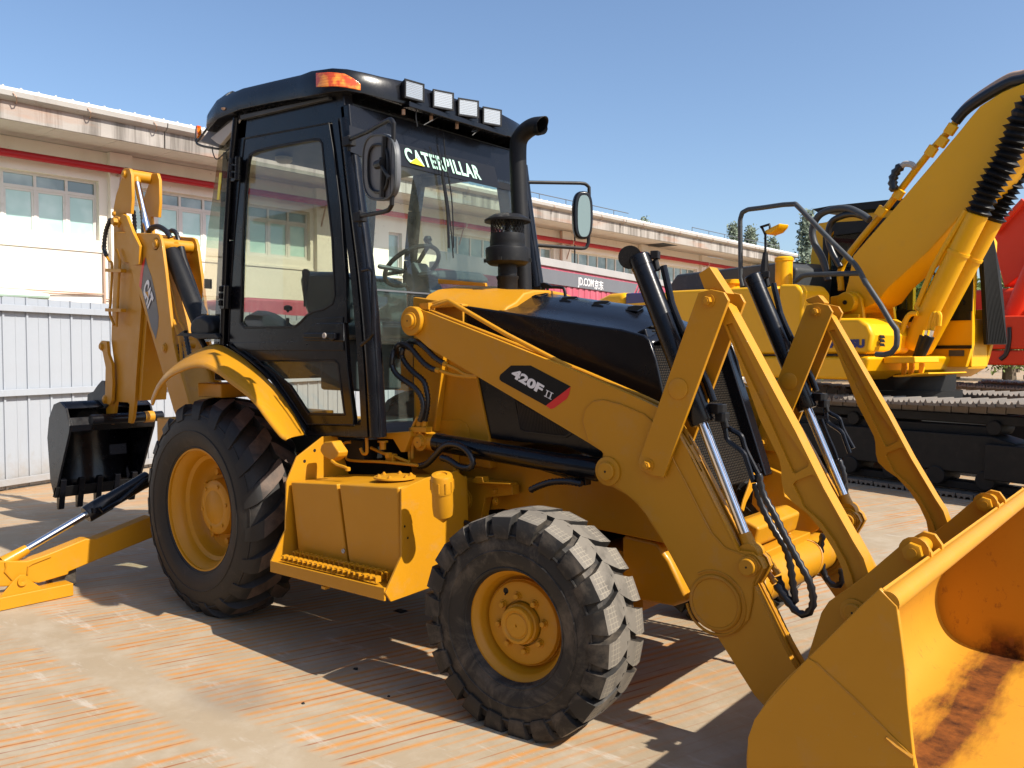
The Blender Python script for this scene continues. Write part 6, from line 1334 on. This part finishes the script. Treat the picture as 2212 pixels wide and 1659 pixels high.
for sgn in (-1, 1):
    lp_ = [(.77, -.86), (.82, -.862), (.86, -.861), (.895, -.853), (.92, -.845), (.955, -.82), (.985, -.795), (1.01, -.755), (1.03, -.72)]; inn_, out_ = [], []
    pts = []
    for x, y in lp_:
        p = H(x, y, 3.1); u = u_of(p, 'R1'); 
        if u < 1200 or u > 1632: continue
        pts.append((x, y, z_at(p, 'R1', lerpt(u, LB_)), z_at(p, 'R1', lerpt(u, LT))))
    mb = MB(); m = len(pts); vs = []
    for off_ in (-.01, .009):
        for x, y, z0, z1 in pts:
            d = Vector((max(0, x - .86) * 3, -.5, 0)).normalized(); q = H(x + d.x * off_, y + d.y * off_, 0); 
            if sgn > 0: q.y = 2 * MC - q.y
            vs += [Vector((q.x, q.y, z0)), Vector((q.x, q.y, z1))]
    M2 = 2 * m; fs = []
    for i in range(m - 1): a_ = 2 * i; fs += [(M2+a_, M2+a_+2, M2+a_+3, M2+a_+1), (a_, a_+1, a_+3, a_+2), (a_+1, M2+a_+1, M2+a_+3, a_+3), (a_, a_+2, M2+a_+2, M2+a_)]
    fs += [(0, M2, M2+1, 1), (M2-2, M2-1, 2*M2-1, 2*M2-2)]
    mb.add(vs, fs); lm = build(mb, 'amber_lamp', M['orange'], rc, bevel=.003, ang=50)
mb = MB(); mb.prism([H(1.06, -.44, 3.085), H(1.06, .44, 3.085), H(1.13, .44, 3.075), H(1.13, -.44, 3.075)], (0, 0, .035)); sf = build(mb, 'light_shelf', BK, BL, bevel=.006)
us = [(663, 318), (893, 392), (1092, 455), (1280, 523)]
for k, (x, y) in enumerate(us):
    c = ox('R2', [(x, y)], 1.135)[0]; yaw = (-.10, -.30, -.38, -.30)[k]; m = Matrix.Rotation(yaw, 3, 'Z') @ Matrix.Rotation(.02, 3, 'Y')
    def lp(a, b, d): return c + m @ Vector((a, b, d))
    w_, h_ = .074, .056
    back = [lp(-.075, s_ * w_ * .75, t_ * h_ * .75) for s_, t_ in ((-1,-1), (1,-1), (1,1), (-1,1))]; fr_ = [lp(0, s_ * w_, t_ * h_) for s_, t_ in ((-1,-1), (1,-1), (1,1), (-1,1))]
    mb = MB(); mb.add(back + fr_, [(3,2,1,0), (4,5,6,7), (0,1,5,4), (1,2,6,5), (2,3,7,6), (3,0,4,7)]); wl = build(mb, 'work_light', M['blkm'], BL, bevel=.012, seg=3)
    mb = MB(); o_ = [lp(.001, s_ * w_ * .97, t_ * h_ * .97) for s_, t_ in ((-1,-1), (1,-1), (1,1), (-1,1))]; i_ = [lp(.001, s_ * w_ * .84, t_ * h_ * .80) for s_, t_ in ((-1,-1), (1,-1), (1,1), (-1,1))]
    mb.prism(o_, m @ Vector((.008, 0, 0)), [i_]); build(mb, 'bezel', M['blkm'], wl)
    mb = MB(); mb.prism([lp(.001, s_ * w_ * .84, t_ * h_ * .80) for s_, t_ in ((-1,-1), (1,-1), (1,1), (-1,1))], m @ Vector((.004, 0, 0))); build(mb, 'lens', M['lamp'], wl)
    mb = MB()
    for j in range(9): z_ = -.040 + j * .010; mb.bar(lp(.006, -.061, z_), lp(.006, .061, z_), .0026, .0026)
    build(mb, 'lens_rib', M['lamp'], wl)
    mb = MB(); mb.cyl(lp(-.03, 0, -.048), lp(-.03, 0, -.085), .012, n=8); build(mb, 'lamp_foot', M['blkm'], wl)
for pts in ([(640, 385), (680, 440), (678, 520), (690, 600)], [(878, 450), (870, 510), (740, 590)], [(1165, 535), (1160, 590), (1120, 640), (1180, 620)], [(1208, 560), (1205, 600), (1125, 670)]):
    mb = MB(); mb.tube(smooth(ox('R2', pts, 1.10), 4), .0035, 5); build(mb, 'lamp_wire', M['wire'], BL)
for x, y in ((580, 465), (800, 515), (1003, 578)): 
    c = ox('R2', [(x, y)], 1.06)[0]; mb = MB(); mb.cyl(c, c - Vector((0, 0, .03)), .011, n=6); build(mb, 'shelf_bolt', M['drain'], BL)
# grey liner under the roof edge, torn at the rear
def un(pts, z): return [hit('R1', x, y, (0, 0, z), (0, 0, 1)) for x, y in pts]
slab('roof_gutter_strip', cy('R1', [(540, 560), (1310, 395), (1315, 420), (545, 600)], -.03), (0, .03, 0), M['trim'], bevel=.004)
mb = MB(); P_ = smooth(cy('R1', [(165, 660), (160, 790), (200, 825), (290, 845), (360, 855)], .05) + cy('R1', [(370, 850)], .1), 3)
mb.tube(P_, .008, 8); P_ = smooth(cy('R1', [(170, 790), (350, 560), (430, 520), (560, 500)], -.04), 4); mb.tube(P_, .007, 8); build(mb, 'rubber_trim', M['trim'], BL)
mb = MB(); P_ = cy('R1', [(190, 790), (340, 590), (430, 540), (545, 530), (530, 610), (380, 800), (355, 845)], .02); mb.prism(P_, (0, .25, .02)); build(mb, 'underside_liner', M['grey'], BL, bevel=.01)
mb = MB(); P_ = cy('R1', [(280, 760), (500, 580), (545, 600), (520, 640), (370, 820), (330, 800)], -.01); mb.prism(P_, (0, .03, .0)); build(mb, 'torn_foil', M['gutter'], BL, bevel=.006)
slab('rear_marker_lamp', cy('R1', [(158, 655), (168, 648), (176, 740), (163, 760)], .0), (0, .03, 0), M['orange'], bevel=.002)
mb = MB(); mb.tube(smooth(cy('R1', [(300, 850), (310, 900), (340, 945), (400, 900), (440, 860), (520, 740)], .0), 4), .004, 5); build(mb, 'loose_wire', M['wire'], BL)
c = cy('R1', [(405, 500)], -.06)[0]; mb = MB(); mb.lathe([(0, .02), (.012, .014)], c, (0, 0, -1), 10); build(mb, 'roof_bolt', M['drain'], BL)

# ---------------- mirrors
def mdir(th): return Vector((math.cos(th), -math.sin(th), 0))
mth = R(20); P0 = Vector((1.0, -.79, 0)); MN = Vector((math.sin(mth), math.cos(mth), 0))
def mp(sheet, pts, d=0): return [hit(sheet, x, y, P0 + MN * d, MN) for x, y in pts]
mb = MB(); P_ = mp('R2', [(145, 705), (300, 640), (440, 560), (480, 545), (503, 575), (500, 800), (492, 1100), (488, 1220), (460, 1262), (400, 1280), (230, 1310)]); mb.tube(P_[:2] + smooth(P_[2:5], 4) + P_[5:8] + smooth(P_[7:10], 4)[1:] + P_[10:], .0115, 10)
ma = build(mb, 'mirror_bracket', M['blkm'], BL)
for x, y in ((150, 720), (235, 1318)): c = mp('R2', [(x, y)])[0]; mb = MB(); mb.box(c, (.06, .05, .05)); mb.cyl(c - Vector((0, 0, .05)), c + Vector((0, 0, .035)), .010, n=8); build(mb, 'bracket_clamp', M['blkm'], ma, bevel=.004)
def oval(cx, cy_, rx, ry, n=32, p=3.0): return [(cx + rx * math.copysign(abs(math.cos(a)) ** (2 / p), math.cos(a)), cy_ + ry * math.copysign(abs(math.sin(a)) ** (2 / p), math.sin(a))) for a in [2 * math.pi * k / n for k in range(n)]]
P_ = mp('R2', oval(382, 920, 132, 268), -.01); slab('mirror', P_, MN * .035, M['grey'], bevel=.012, seg=4); mr = bpy.data.objects['mirror.001'] if 'mirror.001' in bpy.data.objects else bpy.data.objects['mirror']
mr = [o for o in bpy.data.objects if o.name.startswith('mirror') and o.parent == BL and 'bracket' not in o.name][-1]
P_ = mp('R2', oval(382, 920, 132, 268), -.016); slab('mirror_rim', P_, MN * .012, M['trim'], parent=mr, bevel=.004, holes=[inset2d(P_, .012, MN)])
mb = MB(); P_ = mp('R2', oval(380, 930, 78, 190), -.018); mb.tube(P_, .007, 6, closed=True); mb.tube(mp('R2', [(435, 680), (425, 860), (415, 1160)], -.02), .016, 6); mb.tube(mp('R2', [(400, 850), (410, 920), (470, 1010)], -.035), .009, 6); mb.tube(mp('R2', [(370, 905), (420, 890)], -.03), .022, 10); build(mb, 'mirror_mount', M['blkm'], mr)
fth = R(-60); P0f = Vector((1.0, .86, 0)); FNm = Vector((math.sin(R(60)), -math.cos(R(60)), 0))
def fp(sheet, pts, d=0): return [hit(sheet, x, y, P0f + FNm * d, FNm) for x, y in pts]
mb = MB(); P_ = fp('R2', [(1500, 1040), (1980, 1048), (2020, 1055), (2050, 1080), (2054, 1300), (2045, 1520), (2025, 1558), (1990, 1565), (1640, 1540)]); mb.tube([P_[0]] + smooth(P_[1:4], 4) + [P_[4]] + smooth(P_[5:8], 4) + [P_[8]], .0125, 10); mf = build(mb, 'mirror_bracket', M['blkm'], BL)
P_ = fp('R2', oval(1985, 1308, 78, 190), -.02); shp = slab('mirror', P_, FNm * .05, BK, bevel=.016, seg=4)
P_ = fp('R2', oval(2010, 1308, 50, 165), .031); slab('mirror_glass', P_, FNm * .003, M['paned'], parent=shp, bevel=0)  # dark pane colour stands in for the dark building it would reflect
P_ = fp('R2', oval(1992, 1308, 62, 170), -.024); 

# ---------------- decals on the loader arm
dq = oy('G2', [(738, 775), (745, 755), (830, 682), (985, 682), (1302, 848), (1105, 1000), (755, 808), (740, 795)], Yp); decal('model_decal', dq, M['decalblk'], arm, off=(0, -.0015, 0))
dq = oy('G2', [(1302, 850), (1290, 910), (1272, 945), (1170, 1020), (1145, 1027), (1105, 1000)], Yp); decal('red_decal', dq, M['decalred'], arm, off=(0, -.0015, 0))
def armtext(body, bl, br, tl, bold, nm='lettering'):
    p = oy('G2', [bl, br, tl], Yp - .0015); text_on(nm, body, p[0], p[1], p[2], M['white'], arm, bold=bold, off=.001)
armtext('420F', (826, 768), (1065, 912), (855, 700), .045)
for dx, dy in ((0, 0), (31, 16)):
    for q in ([(1100, 927), (1108, 931), (1124, 884), (1116, 880)], [(1090, 924), (1116, 937), (1118, 932), (1092, 919)], [(1107, 878), (1133, 891), (1135, 886), (1109, 873)]):
        decal('roman_numeral', oy('G2', [(x + dx, y + dy) for x, y in q], Yp - .0025), M['white'], arm, off=(0, -.0008, 0))

# ================================================================= BACKHOE
YB = -.18
def b_(pts, dy=0): return oy('B4', pts, YB + dy)
BM = [(262, 408), (262, 402), (400, 405), (418, 415), (432, 450), (450, 600), (490, 950), (525, 1180), (560, 1330), (700, 1659), (520, 1659), (430, 1240), (320, 850), (300, 790), (232, 575), (225, 470)]
B3 = b_([(150, 395), (262, 402), (400, 405), (418, 415), (430, 450), (455, 640), (500, 1050), (528, 1180), (620, 1500), (560, 1600), (500, 1450), (440, 1240), (310, 800), (235, 580), (205, 580), (155, 520), (148, 430)])
bo = slab('digging_boom', B3, (0, .03, 0), YW, bevel=.006)
slab('boom_plate', sh(B3, .33), (0, .03, 0), YW, parent=bo, bevel=.006)
bc_ = b_([(262, 450), (330, 470), (440, 900), (500, 1180), (590, 1480), (555, 1560), (500, 1400), (450, 1240), (320, 820)]); slab('boom_web', sh(bc_, .03), (0, .30, 0), YW, parent=bo, bevel=.003)
for x, y, r in ((398, 468, .034), (448, 1086, .034), (155, 335, .036), (152, 290, .02)): pin(b_([(x, y)], -.001)[0], r, bo, ring=1.35, w=.010)
q = b_([(398, 468)])[0]; mb = MB(); mb.cyl(q, q + Vector((0, .36, 0)), .055, n=24); build(mb, 'boom_pin', YW, bo)
# folded cylinder along the boom
A = oy('B4', [(488, 505)], YB + .13)[0]; B_ = oy('B4', [(640, 880)], YB + .13)[0]; mb = MB(); d = B_ - A; mb.lathe([(0, .03), (.02, .068), (.1, .074), (d.length, .074), (d.length + .25, .074)], A, d, 28); build(mb, 'boom_cylinder', M['blkm'], BL)
mb = MB(); mb.cyl(oy('B4', [(470, 470)], YB + .13)[0], A + d * .05, .05, n=20); build(mb, 'cylinder_eye', YW, BL)
mb = MB(); mb.tube(oy('B4', [(545, 490), (560, 560), (645, 800), (680, 880)], YB + .20), .035, 12); build(mb, 'boom_pipe', M['blkm'], BL)
hose('hydraulic_hose', oy('B4', [(352, 402), (370, 375), (410, 365), (450, 385), (475, 415), (485, 435)], YB + .15), .021, BL, ribs=True, pitch=.03)
hose('hydraulic_hose', oy('B4', [(470, 408), (490, 390), (515, 400), (530, 440), (535, 470)], YB + .24), .019, BL, ribs=True, pitch=.03)
mb = MB(); mb.tube(oy('B4', [(480, 430), (500, 470), (520, 470)], YB + .16), .025, 8); mb.tube(oy('B4', [(532, 460), (540, 490)], YB + .2), .022, 8); build(mb, 'hose_fitting', YW, BL)
q = oy('B4', [(418, 412), (560, 425), (578, 440), (590, 600), (625, 1100), (600, 1080), (575, 620), (560, 450), (430, 430)], YB + .37); slab('boom_far_rib', q, (0, .03, 0), YW, parent=bo, bevel=.004)
mb = MB(); mb.tube(smooth(oy('B4', [(465, 640), (475, 680), (530, 900), (560, 960), (580, 1010), (570, 1070)], YB + .06), 4), .014, 8); mb.tube(smooth(oy('B4', [(500, 920), (530, 1000), (545, 1080), (550, 1160)], YB + .03), 4), .014, 8); mb.lathe([(-.03, .05), (.03, .05)], oy('B4', [(600, 1060)], YB + .2)[0], (0, 1, 0), 20); build(mb, 'boom_side_pipe', YW, BL)
hose('hydraulic_hose', oy('B4', [(575, 1010), (585, 1060), (595, 1110), (600, 1150)], YB + .05), .020, BL, pitch=.03); hose('hydraulic_hose', oy('B4', [(540, 1060), (545, 1100), (560, 1160)], YB + .05), .020, BL, pitch=.03)
# dipper stick
S3 = b_([(205, 30), (215, 18), (240, 20), (252, 60), (255, 200), (248, 290), (205, 285), (240, 400), (262, 470), (300, 760), (312, 840), (285, 1200), (272, 1400), (262, 1500), (250, 1535), (232, 1530), (240, 1420), (230, 1410), (160, 1405), (148, 1500), (135, 1540), (104, 1530), (100, 1420), (130, 1330), (155, 1280), (150, 1180), (132, 1040), (148, 520), (145, 260), (160, 180), (200, 60)], .03)
stk = slab('dipper_stick', S3, (0, .03, 0), YW, bevel=.005)
slab('stick_far_plate', sh([p for p in b_([(205, 30), (215, 18), (240, 20), (252, 60), (255, 200), (248, 290), (205, 285), (235, 600), (200, 1200), (148, 520), (145, 260), (160, 180), (200, 60)], .03)], .26), (0, .03, 0), YW, parent=stk, bevel=.005)
q = b_([(232, 580), (312, 835), (285, 1200), (272, 1400), (232, 1400), (170, 1400), (178, 1280), (200, 900)], .0)
slab('stick_web', sh(q, .06), (0, .24, 0), YW, parent=stk, bevel=.003)
pin(b_([(211, 55)], .028)[0], .030, stk, ring=1.3, w=.010)
q = b_([(211, 55)], .06)[0]; mb = MB(); mb.cyl(q, q + Vector((0, .26, 0)), .055, n=24); build(mb, 'stick_pin', YW, stk)
A = b_([(275, 60)], .16)[0]; B_ = b_([(350, 400)], .16)[0]; mb = MB(); mb.cyl(A + (B_ - A) * .08, B_ + (B_ - A) * .1, .032, n=24); mb2 = MB(); mb2.cyl(A, A + (B_ - A) * .14, .045, .036, n=20); o = build(mb2, 'rod_eye', YW, stk); build(mb, 'stick_rod', M['chrome'], stk)
# goose-neck bracket plates and hex nut
slab('link_plate', b_([(178, 320), (200, 290), (222, 300), (260, 400), (300, 480), (296, 590), (262, 595), (255, 500), (200, 360)], -.035), (0, .03, 0), YW, bevel=.004)
c = b_([(158, 336)], -.05)[0]; mb = MB(); mb.lathe([(0, .055), (.02, .055), (.021, .036), (.06, .036)], c + Vector((0, .03, 0)), (0, -1, 0), 6); build(mb, 'hex_nut', YW, BL, bevel=.003)
hose('hydraulic_hose', b_([(130, 320), (108, 370), (95, 430), (92, 500), (105, 540)], -.04), .019, BL, pitch=.03)
mb = MB(); mb.tube(smooth(b_([(105, 540), (122, 570), (138, 600), (130, 800), (124, 880), (150, 950)], -.03), 4), .012, 8); mb.tube(smooth(b_([(160, 500), (180, 560), (182, 600), (172, 800), (165, 960)], -.03), 4), .012, 8)
for y in (625, 860): mb.bar(b_([(112, y)], -.03)[0], b_([(205, y + 3)], -.03)[0], .05, .03)
build(mb, 'stick_pipe', YW, stk)
for x in (272, 322): hose('hydraulic_hose', b_([(x - 8, 270), (x - 2, 330), (x, 400)], .14), .018, BL, mat=M['trim'], pitch=.03)
# bucket link
q = b_([(60, 1060), (75, 1042), (105, 1045), (112, 1120), (135, 1180), (140, 1300), (135, 1400), (120, 1425), (90, 1410), (80, 1380), (95, 1360), (98, 1200), (80, 1110), (62, 1090)], -.02); lk = slab('bucket_link', q, (0, .03, 0), YW, bevel=.004)
slab('bucket_link', sh(b_([(100, 1045), (160, 1050), (165, 1290), (135, 1300), (110, 1110)], .05), .10), (0, .03, 0), YW, bevel=.004)
pin(b_([(75, 1078)], -.021)[0], .028, lk, ring=1.3, w=.01); pin(b_([(95, 1392)], -.021)[0], .030, lk, ring=1.4, w=.01)
# digging bucket
XB = -3.45
def bx(pts, Yv): return oy('R5', pts, Yv)
near = bx([(400, 80), (445, 60), (490, 110), (520, 240), (515, 290), (405, 775), (375, 650), (352, 330), (365, 180)], -.52)
dbk = slab('digging_bucket', near, (0, .02, 0), BK, bevel=.003)
dshift = Vector((0, .80, 0)) 
slab('side_plate', sh(near, .80), (0, .02, 0), BK, parent=dbk, bevel=.003)
sp = bx([(490, 110), (445, 60), (400, 80), (365, 180), (352, 330), (375, 650), (392, 770)], -.52)
mb = MB(); n = len(sp); vs = [p + Vector((0, .02, 0)) for p in sp] + [p + Vector((0, .80, 0)) for p in sp]; mb.add(vs, [(i, i+1, n+i+1, n+i) for i in range(n-1)]); o = build(mb, 'bucket_shell', BK, dbk, ang=50); s_ = o.modifiers.new('t', 'SOLIDIFY'); s_.thickness = .014
q = bx([(505, 180), (520, 240), (515, 290), (495, 200)], -.52); slab('bucket_lip', sh(q, .02), (0, .78, 0), BK, parent=dbk, bevel=.004)
q = bx([(392, 770), (410, 700), (424, 700), (410, 780)], -.52); slab('cutting_plate', sh(q, .0), (0, .82, 0), M['blkm'], parent=dbk, bevel=.003)
tq = bx([(400, 690), (418, 640), (432, 650), (420, 780), (412, 870), (398, 868), (396, 780)], -.52)
for k in range(5): slab('bucket_tooth', sh(tq, .03 + k * .172), (0, .055, 0), BK, parent=dbk, bevel=.006)
q = oy('R4', [(840, 1430), (845, 1360), (870, 1340), (900, 1330), (940, 1270), (980, 1225), (1010, 1230), (1040, 1450), (1010, 1500), (930, 1500), (850, 1450)], -.17)
slab('hinge_ear', q, (0, .03, 0), M['trim'], parent=dbk, bevel=.008); slab('hinge_ear', sh(q, .25), (0, .03, 0), M['trim'], parent=dbk, bevel=.008)
a = oy('R5', [(800, 190)], -.25)[0]; mb = MB(); mb.cyl(Vector((a.x, -.40, a.z)), Vector((a.x, .28, a.z)), .05, n=20); build(mb, 'hinge_tube', BK, dbk)
mb = MB(); mb.cyl(Vector((a.x, .10, a.z)), Vector((a.x, .19, a.z)), .055, n=20); build(mb, 'pin_cap', YW, stk)
# boom sticker
dq = b_([(337, 547), (350, 600), (372, 660), (395, 760), (415, 900), (412, 960), (398, 1035), (370, 960), (330, 800), (305, 710)], 0); decal('boom_decal', dq, M['decalgrey'], bo)
dq = b_([(337, 547), (320, 580), (308, 640), (300, 720), (312, 735), (322, 640)], 0); decal('red_decal', dq, M['decalred'], bo, off=(0, -.003, 0))
p = b_([(322, 745), (356, 872), (345, 660)], -.004); text_on('lettering', 'CAT', p[0], p[1], b_([(352, 662)], -.004)[0], M['white'], bo, bold=.06, off=.002)
dq = b_([(333, 752), (352, 752), (356, 795)], -.0075); decal('yellow_triangle', dq, M['cat'], bo, off=(0, -.0008, 0))

# ---------------- stabilizer out to the near side
XS = -1.2
def sx_(pts, dx=0): return ox('R5', pts, XS + dx)
leg = slab('stabilizer_leg', sx_([(1135, 915), (720, 1085), (640, 1085), (480, 1150), (330, 1210), (200, 1250), (100, 1250), (-60, 1245), (-60, 1440), (60, 1440), (160, 1400), (290, 1415), (510, 1350), (515, 1330), (730, 1240), (1140, 1075)]), (-.11, 0, 0), YW, bevel=.008)
mb = MB(); mb.tube(sx_([(205, 1350), (210, 1290), (240, 1270), (380, 1215)], .004), .006, 6); mb.tube(sx_([(40, 1260), (45, 1300), (35, 1330), (90, 1390)], .004), .006, 6); build(mb, 'weld_bead', M['catw'], leg)
A = ox('R5', [(1110, 630)], XS - .05)[0]; E_ = ox('R5', [(655, 930)], XS - .05)[0]; B_ = ox('R5', [(90, 1225)], XS - .05)[0]
sc_ = cylinder('stabilizer_cylinder', A, B_, (E_ - A).length / (B_ - A).length, .058, .024)
mb = MB(); mb.tube(ox('R5', [(1090, 640), (900, 800), (760, 880), (740, 850)], XS + .03), .016, 8); mb.box(ox('R5', [(715, 870)], XS + .02)[0], (.04, .05, .035)); build(mb, 'cylinder_pipe', BK, sc_)
mb = MB(); mb.cyl(B_ + (A - B_).normalized() * .10, B_ - (A - B_).normalized() * .06, .032, .045, n=20); build(mb, 'rod_eye', YW, sc_)
fo_ = slab('stabilizer_foot', sx_([(0, 1510), (120, 1370), (150, 1350), (185, 1352), (210, 1385), (345, 1470), (345, 1500), (0, 1560)], .02), (.012, 0, 0), YW, bevel=.003)
slab('stabilizer_foot', sx_([(0, 1510), (120, 1370), (150, 1350), (185, 1352), (210, 1385), (345, 1470), (345, 1500), (0, 1560)], -.13), (-.012, 0, 0), YW, bevel=.003)
c = sx_([(165, 1402)], .033)[0]; mb = MB(); mb.lathe([(0, .030), (.012, .028), (.012, .008), (.009, .001)], c, (1, 0, 0), 24); mb.cyl(c, c - Vector((.19, 0, 0)), .022, n=16); build(mb, 'foot_pin', YW, fo_)
mb = MB(); p = Vector((-1.22, -1.66, .045)); mb.box(p, (.20, .50, .085)); build(mb, 'foot_pad', YW, fo_, bevel=.006)
mb = MB(); mb.box((-1.3, -1.42, .10), (.12, .16, .12)); build(mb, 'foot_rubber', M['rub'], fo_, bevel=.01)
vbox('stabilizer_frame', YW, -1.42, -1.05, -.66, .73, .22, 1.15)
vbox('swing_frame', YW, -1.75, -1.43, -.20, .27, .30, .95)
# twin leg on the far side
for (nm, P_) in (('stabilizer_leg', [(-1.2, .7, .35), (-1.2, 1.9, .12)]),):
    mb = MB(); mb.bar((-1.26, .70, .42), (-1.26, 1.75, .14), .11, .15); build(mb, nm, YW, BL, bevel=.008); mb = MB(); mb.box((-1.22, 1.73, .045), (.2, .5, .085)); build(mb, 'foot_pad', YW, BL, bevel=.006)
# black domed cover on the rear fender
q = oy('R4', [(1830, 790), (1825, 720), (1830, 650), (1880, 605), (1935, 588), (1950, 590), (2000, 620), (2035, 660), (2038, 760), (2020, 800), (1980, 822), (1900, 822)], -.80)
cv = slab('rear_lamp_cover', q, (0, .16, 0), M['blkm'], bevel=.035, seg=4)
slab('cover_bracket', oy('R4', [(1700, 790), (1780, 735), (1780, 765), (1850, 765), (2030, 770), (2080, 765), (2115, 810), (2110, 822), (2000, 815), (1900, 822), (1850, 800)], -.82), (0, .03, 0), M['blkm'], parent=cv, bevel=.006)
mb = MB(); mb.tube([oy('R4', [(1930, 800)], -.75)[0], Vector((-.5, -.70, 1.55))], .02, 8); build(mb, 'cover_stalk', M['blkm'], cv)

# ---------------- small litter on the floor
def litter(name, u, v, s, mat, label, flat=.5):
    p = hit('V', u, v, (0, 0, 0), (0, 0, 1)); mb = MB(); rr = [random.uniform(.7, 1.2) for _ in range(8)]
    lo = [Vector((p.x + math.cos(k * .785) * s * rr[k], p.y + math.sin(k * .785) * s * rr[k] * .8, 0)) for k in range(8)]; hi = [Vector((p.x + math.cos(k * .785) * s * rr[k] * .7, p.y + math.sin(k * .785) * s * rr[k] * .55, s * flat * random.uniform(.6, 1.2))) for k in range(8)]
    mb.add(lo + hi, [tuple(range(8))[::-1], tuple(range(8, 16))] + [(k, (k+1) % 8, 8 + (k+1) % 8, 8 + k) for k in range(8)]); o = build(mb, name, mat, None, ang=20); o['label'] = label; o['category'] = 'debris'; return o
litter('mud_clod', 769, 1446, .016, M['iron'], 'dark mud clod in the machine shadow left of the front tyre')
litter('mud_clod', 655, 1520, .013, M['iron'], 'small dark clod on the sunlit streaked floor left of the front wheel')
litter('mud_clod', 840, 1505, .010, M['iron'], 'tiny clod in shadow between the two near wheels')
litter('rubber_scrap', 865, 1320, .05, M['iron'], 'flat dark scrap lying under the step in deep shadow', .12)
litter('pebble', 1672, 1468, .012, M['gutter'], 'small grey pebble on the floor left of the loader arm foot')
litter('pebble', 1746, 1488, .010, M['gutter'], 'small grey pebble nearest the loader arm foot')
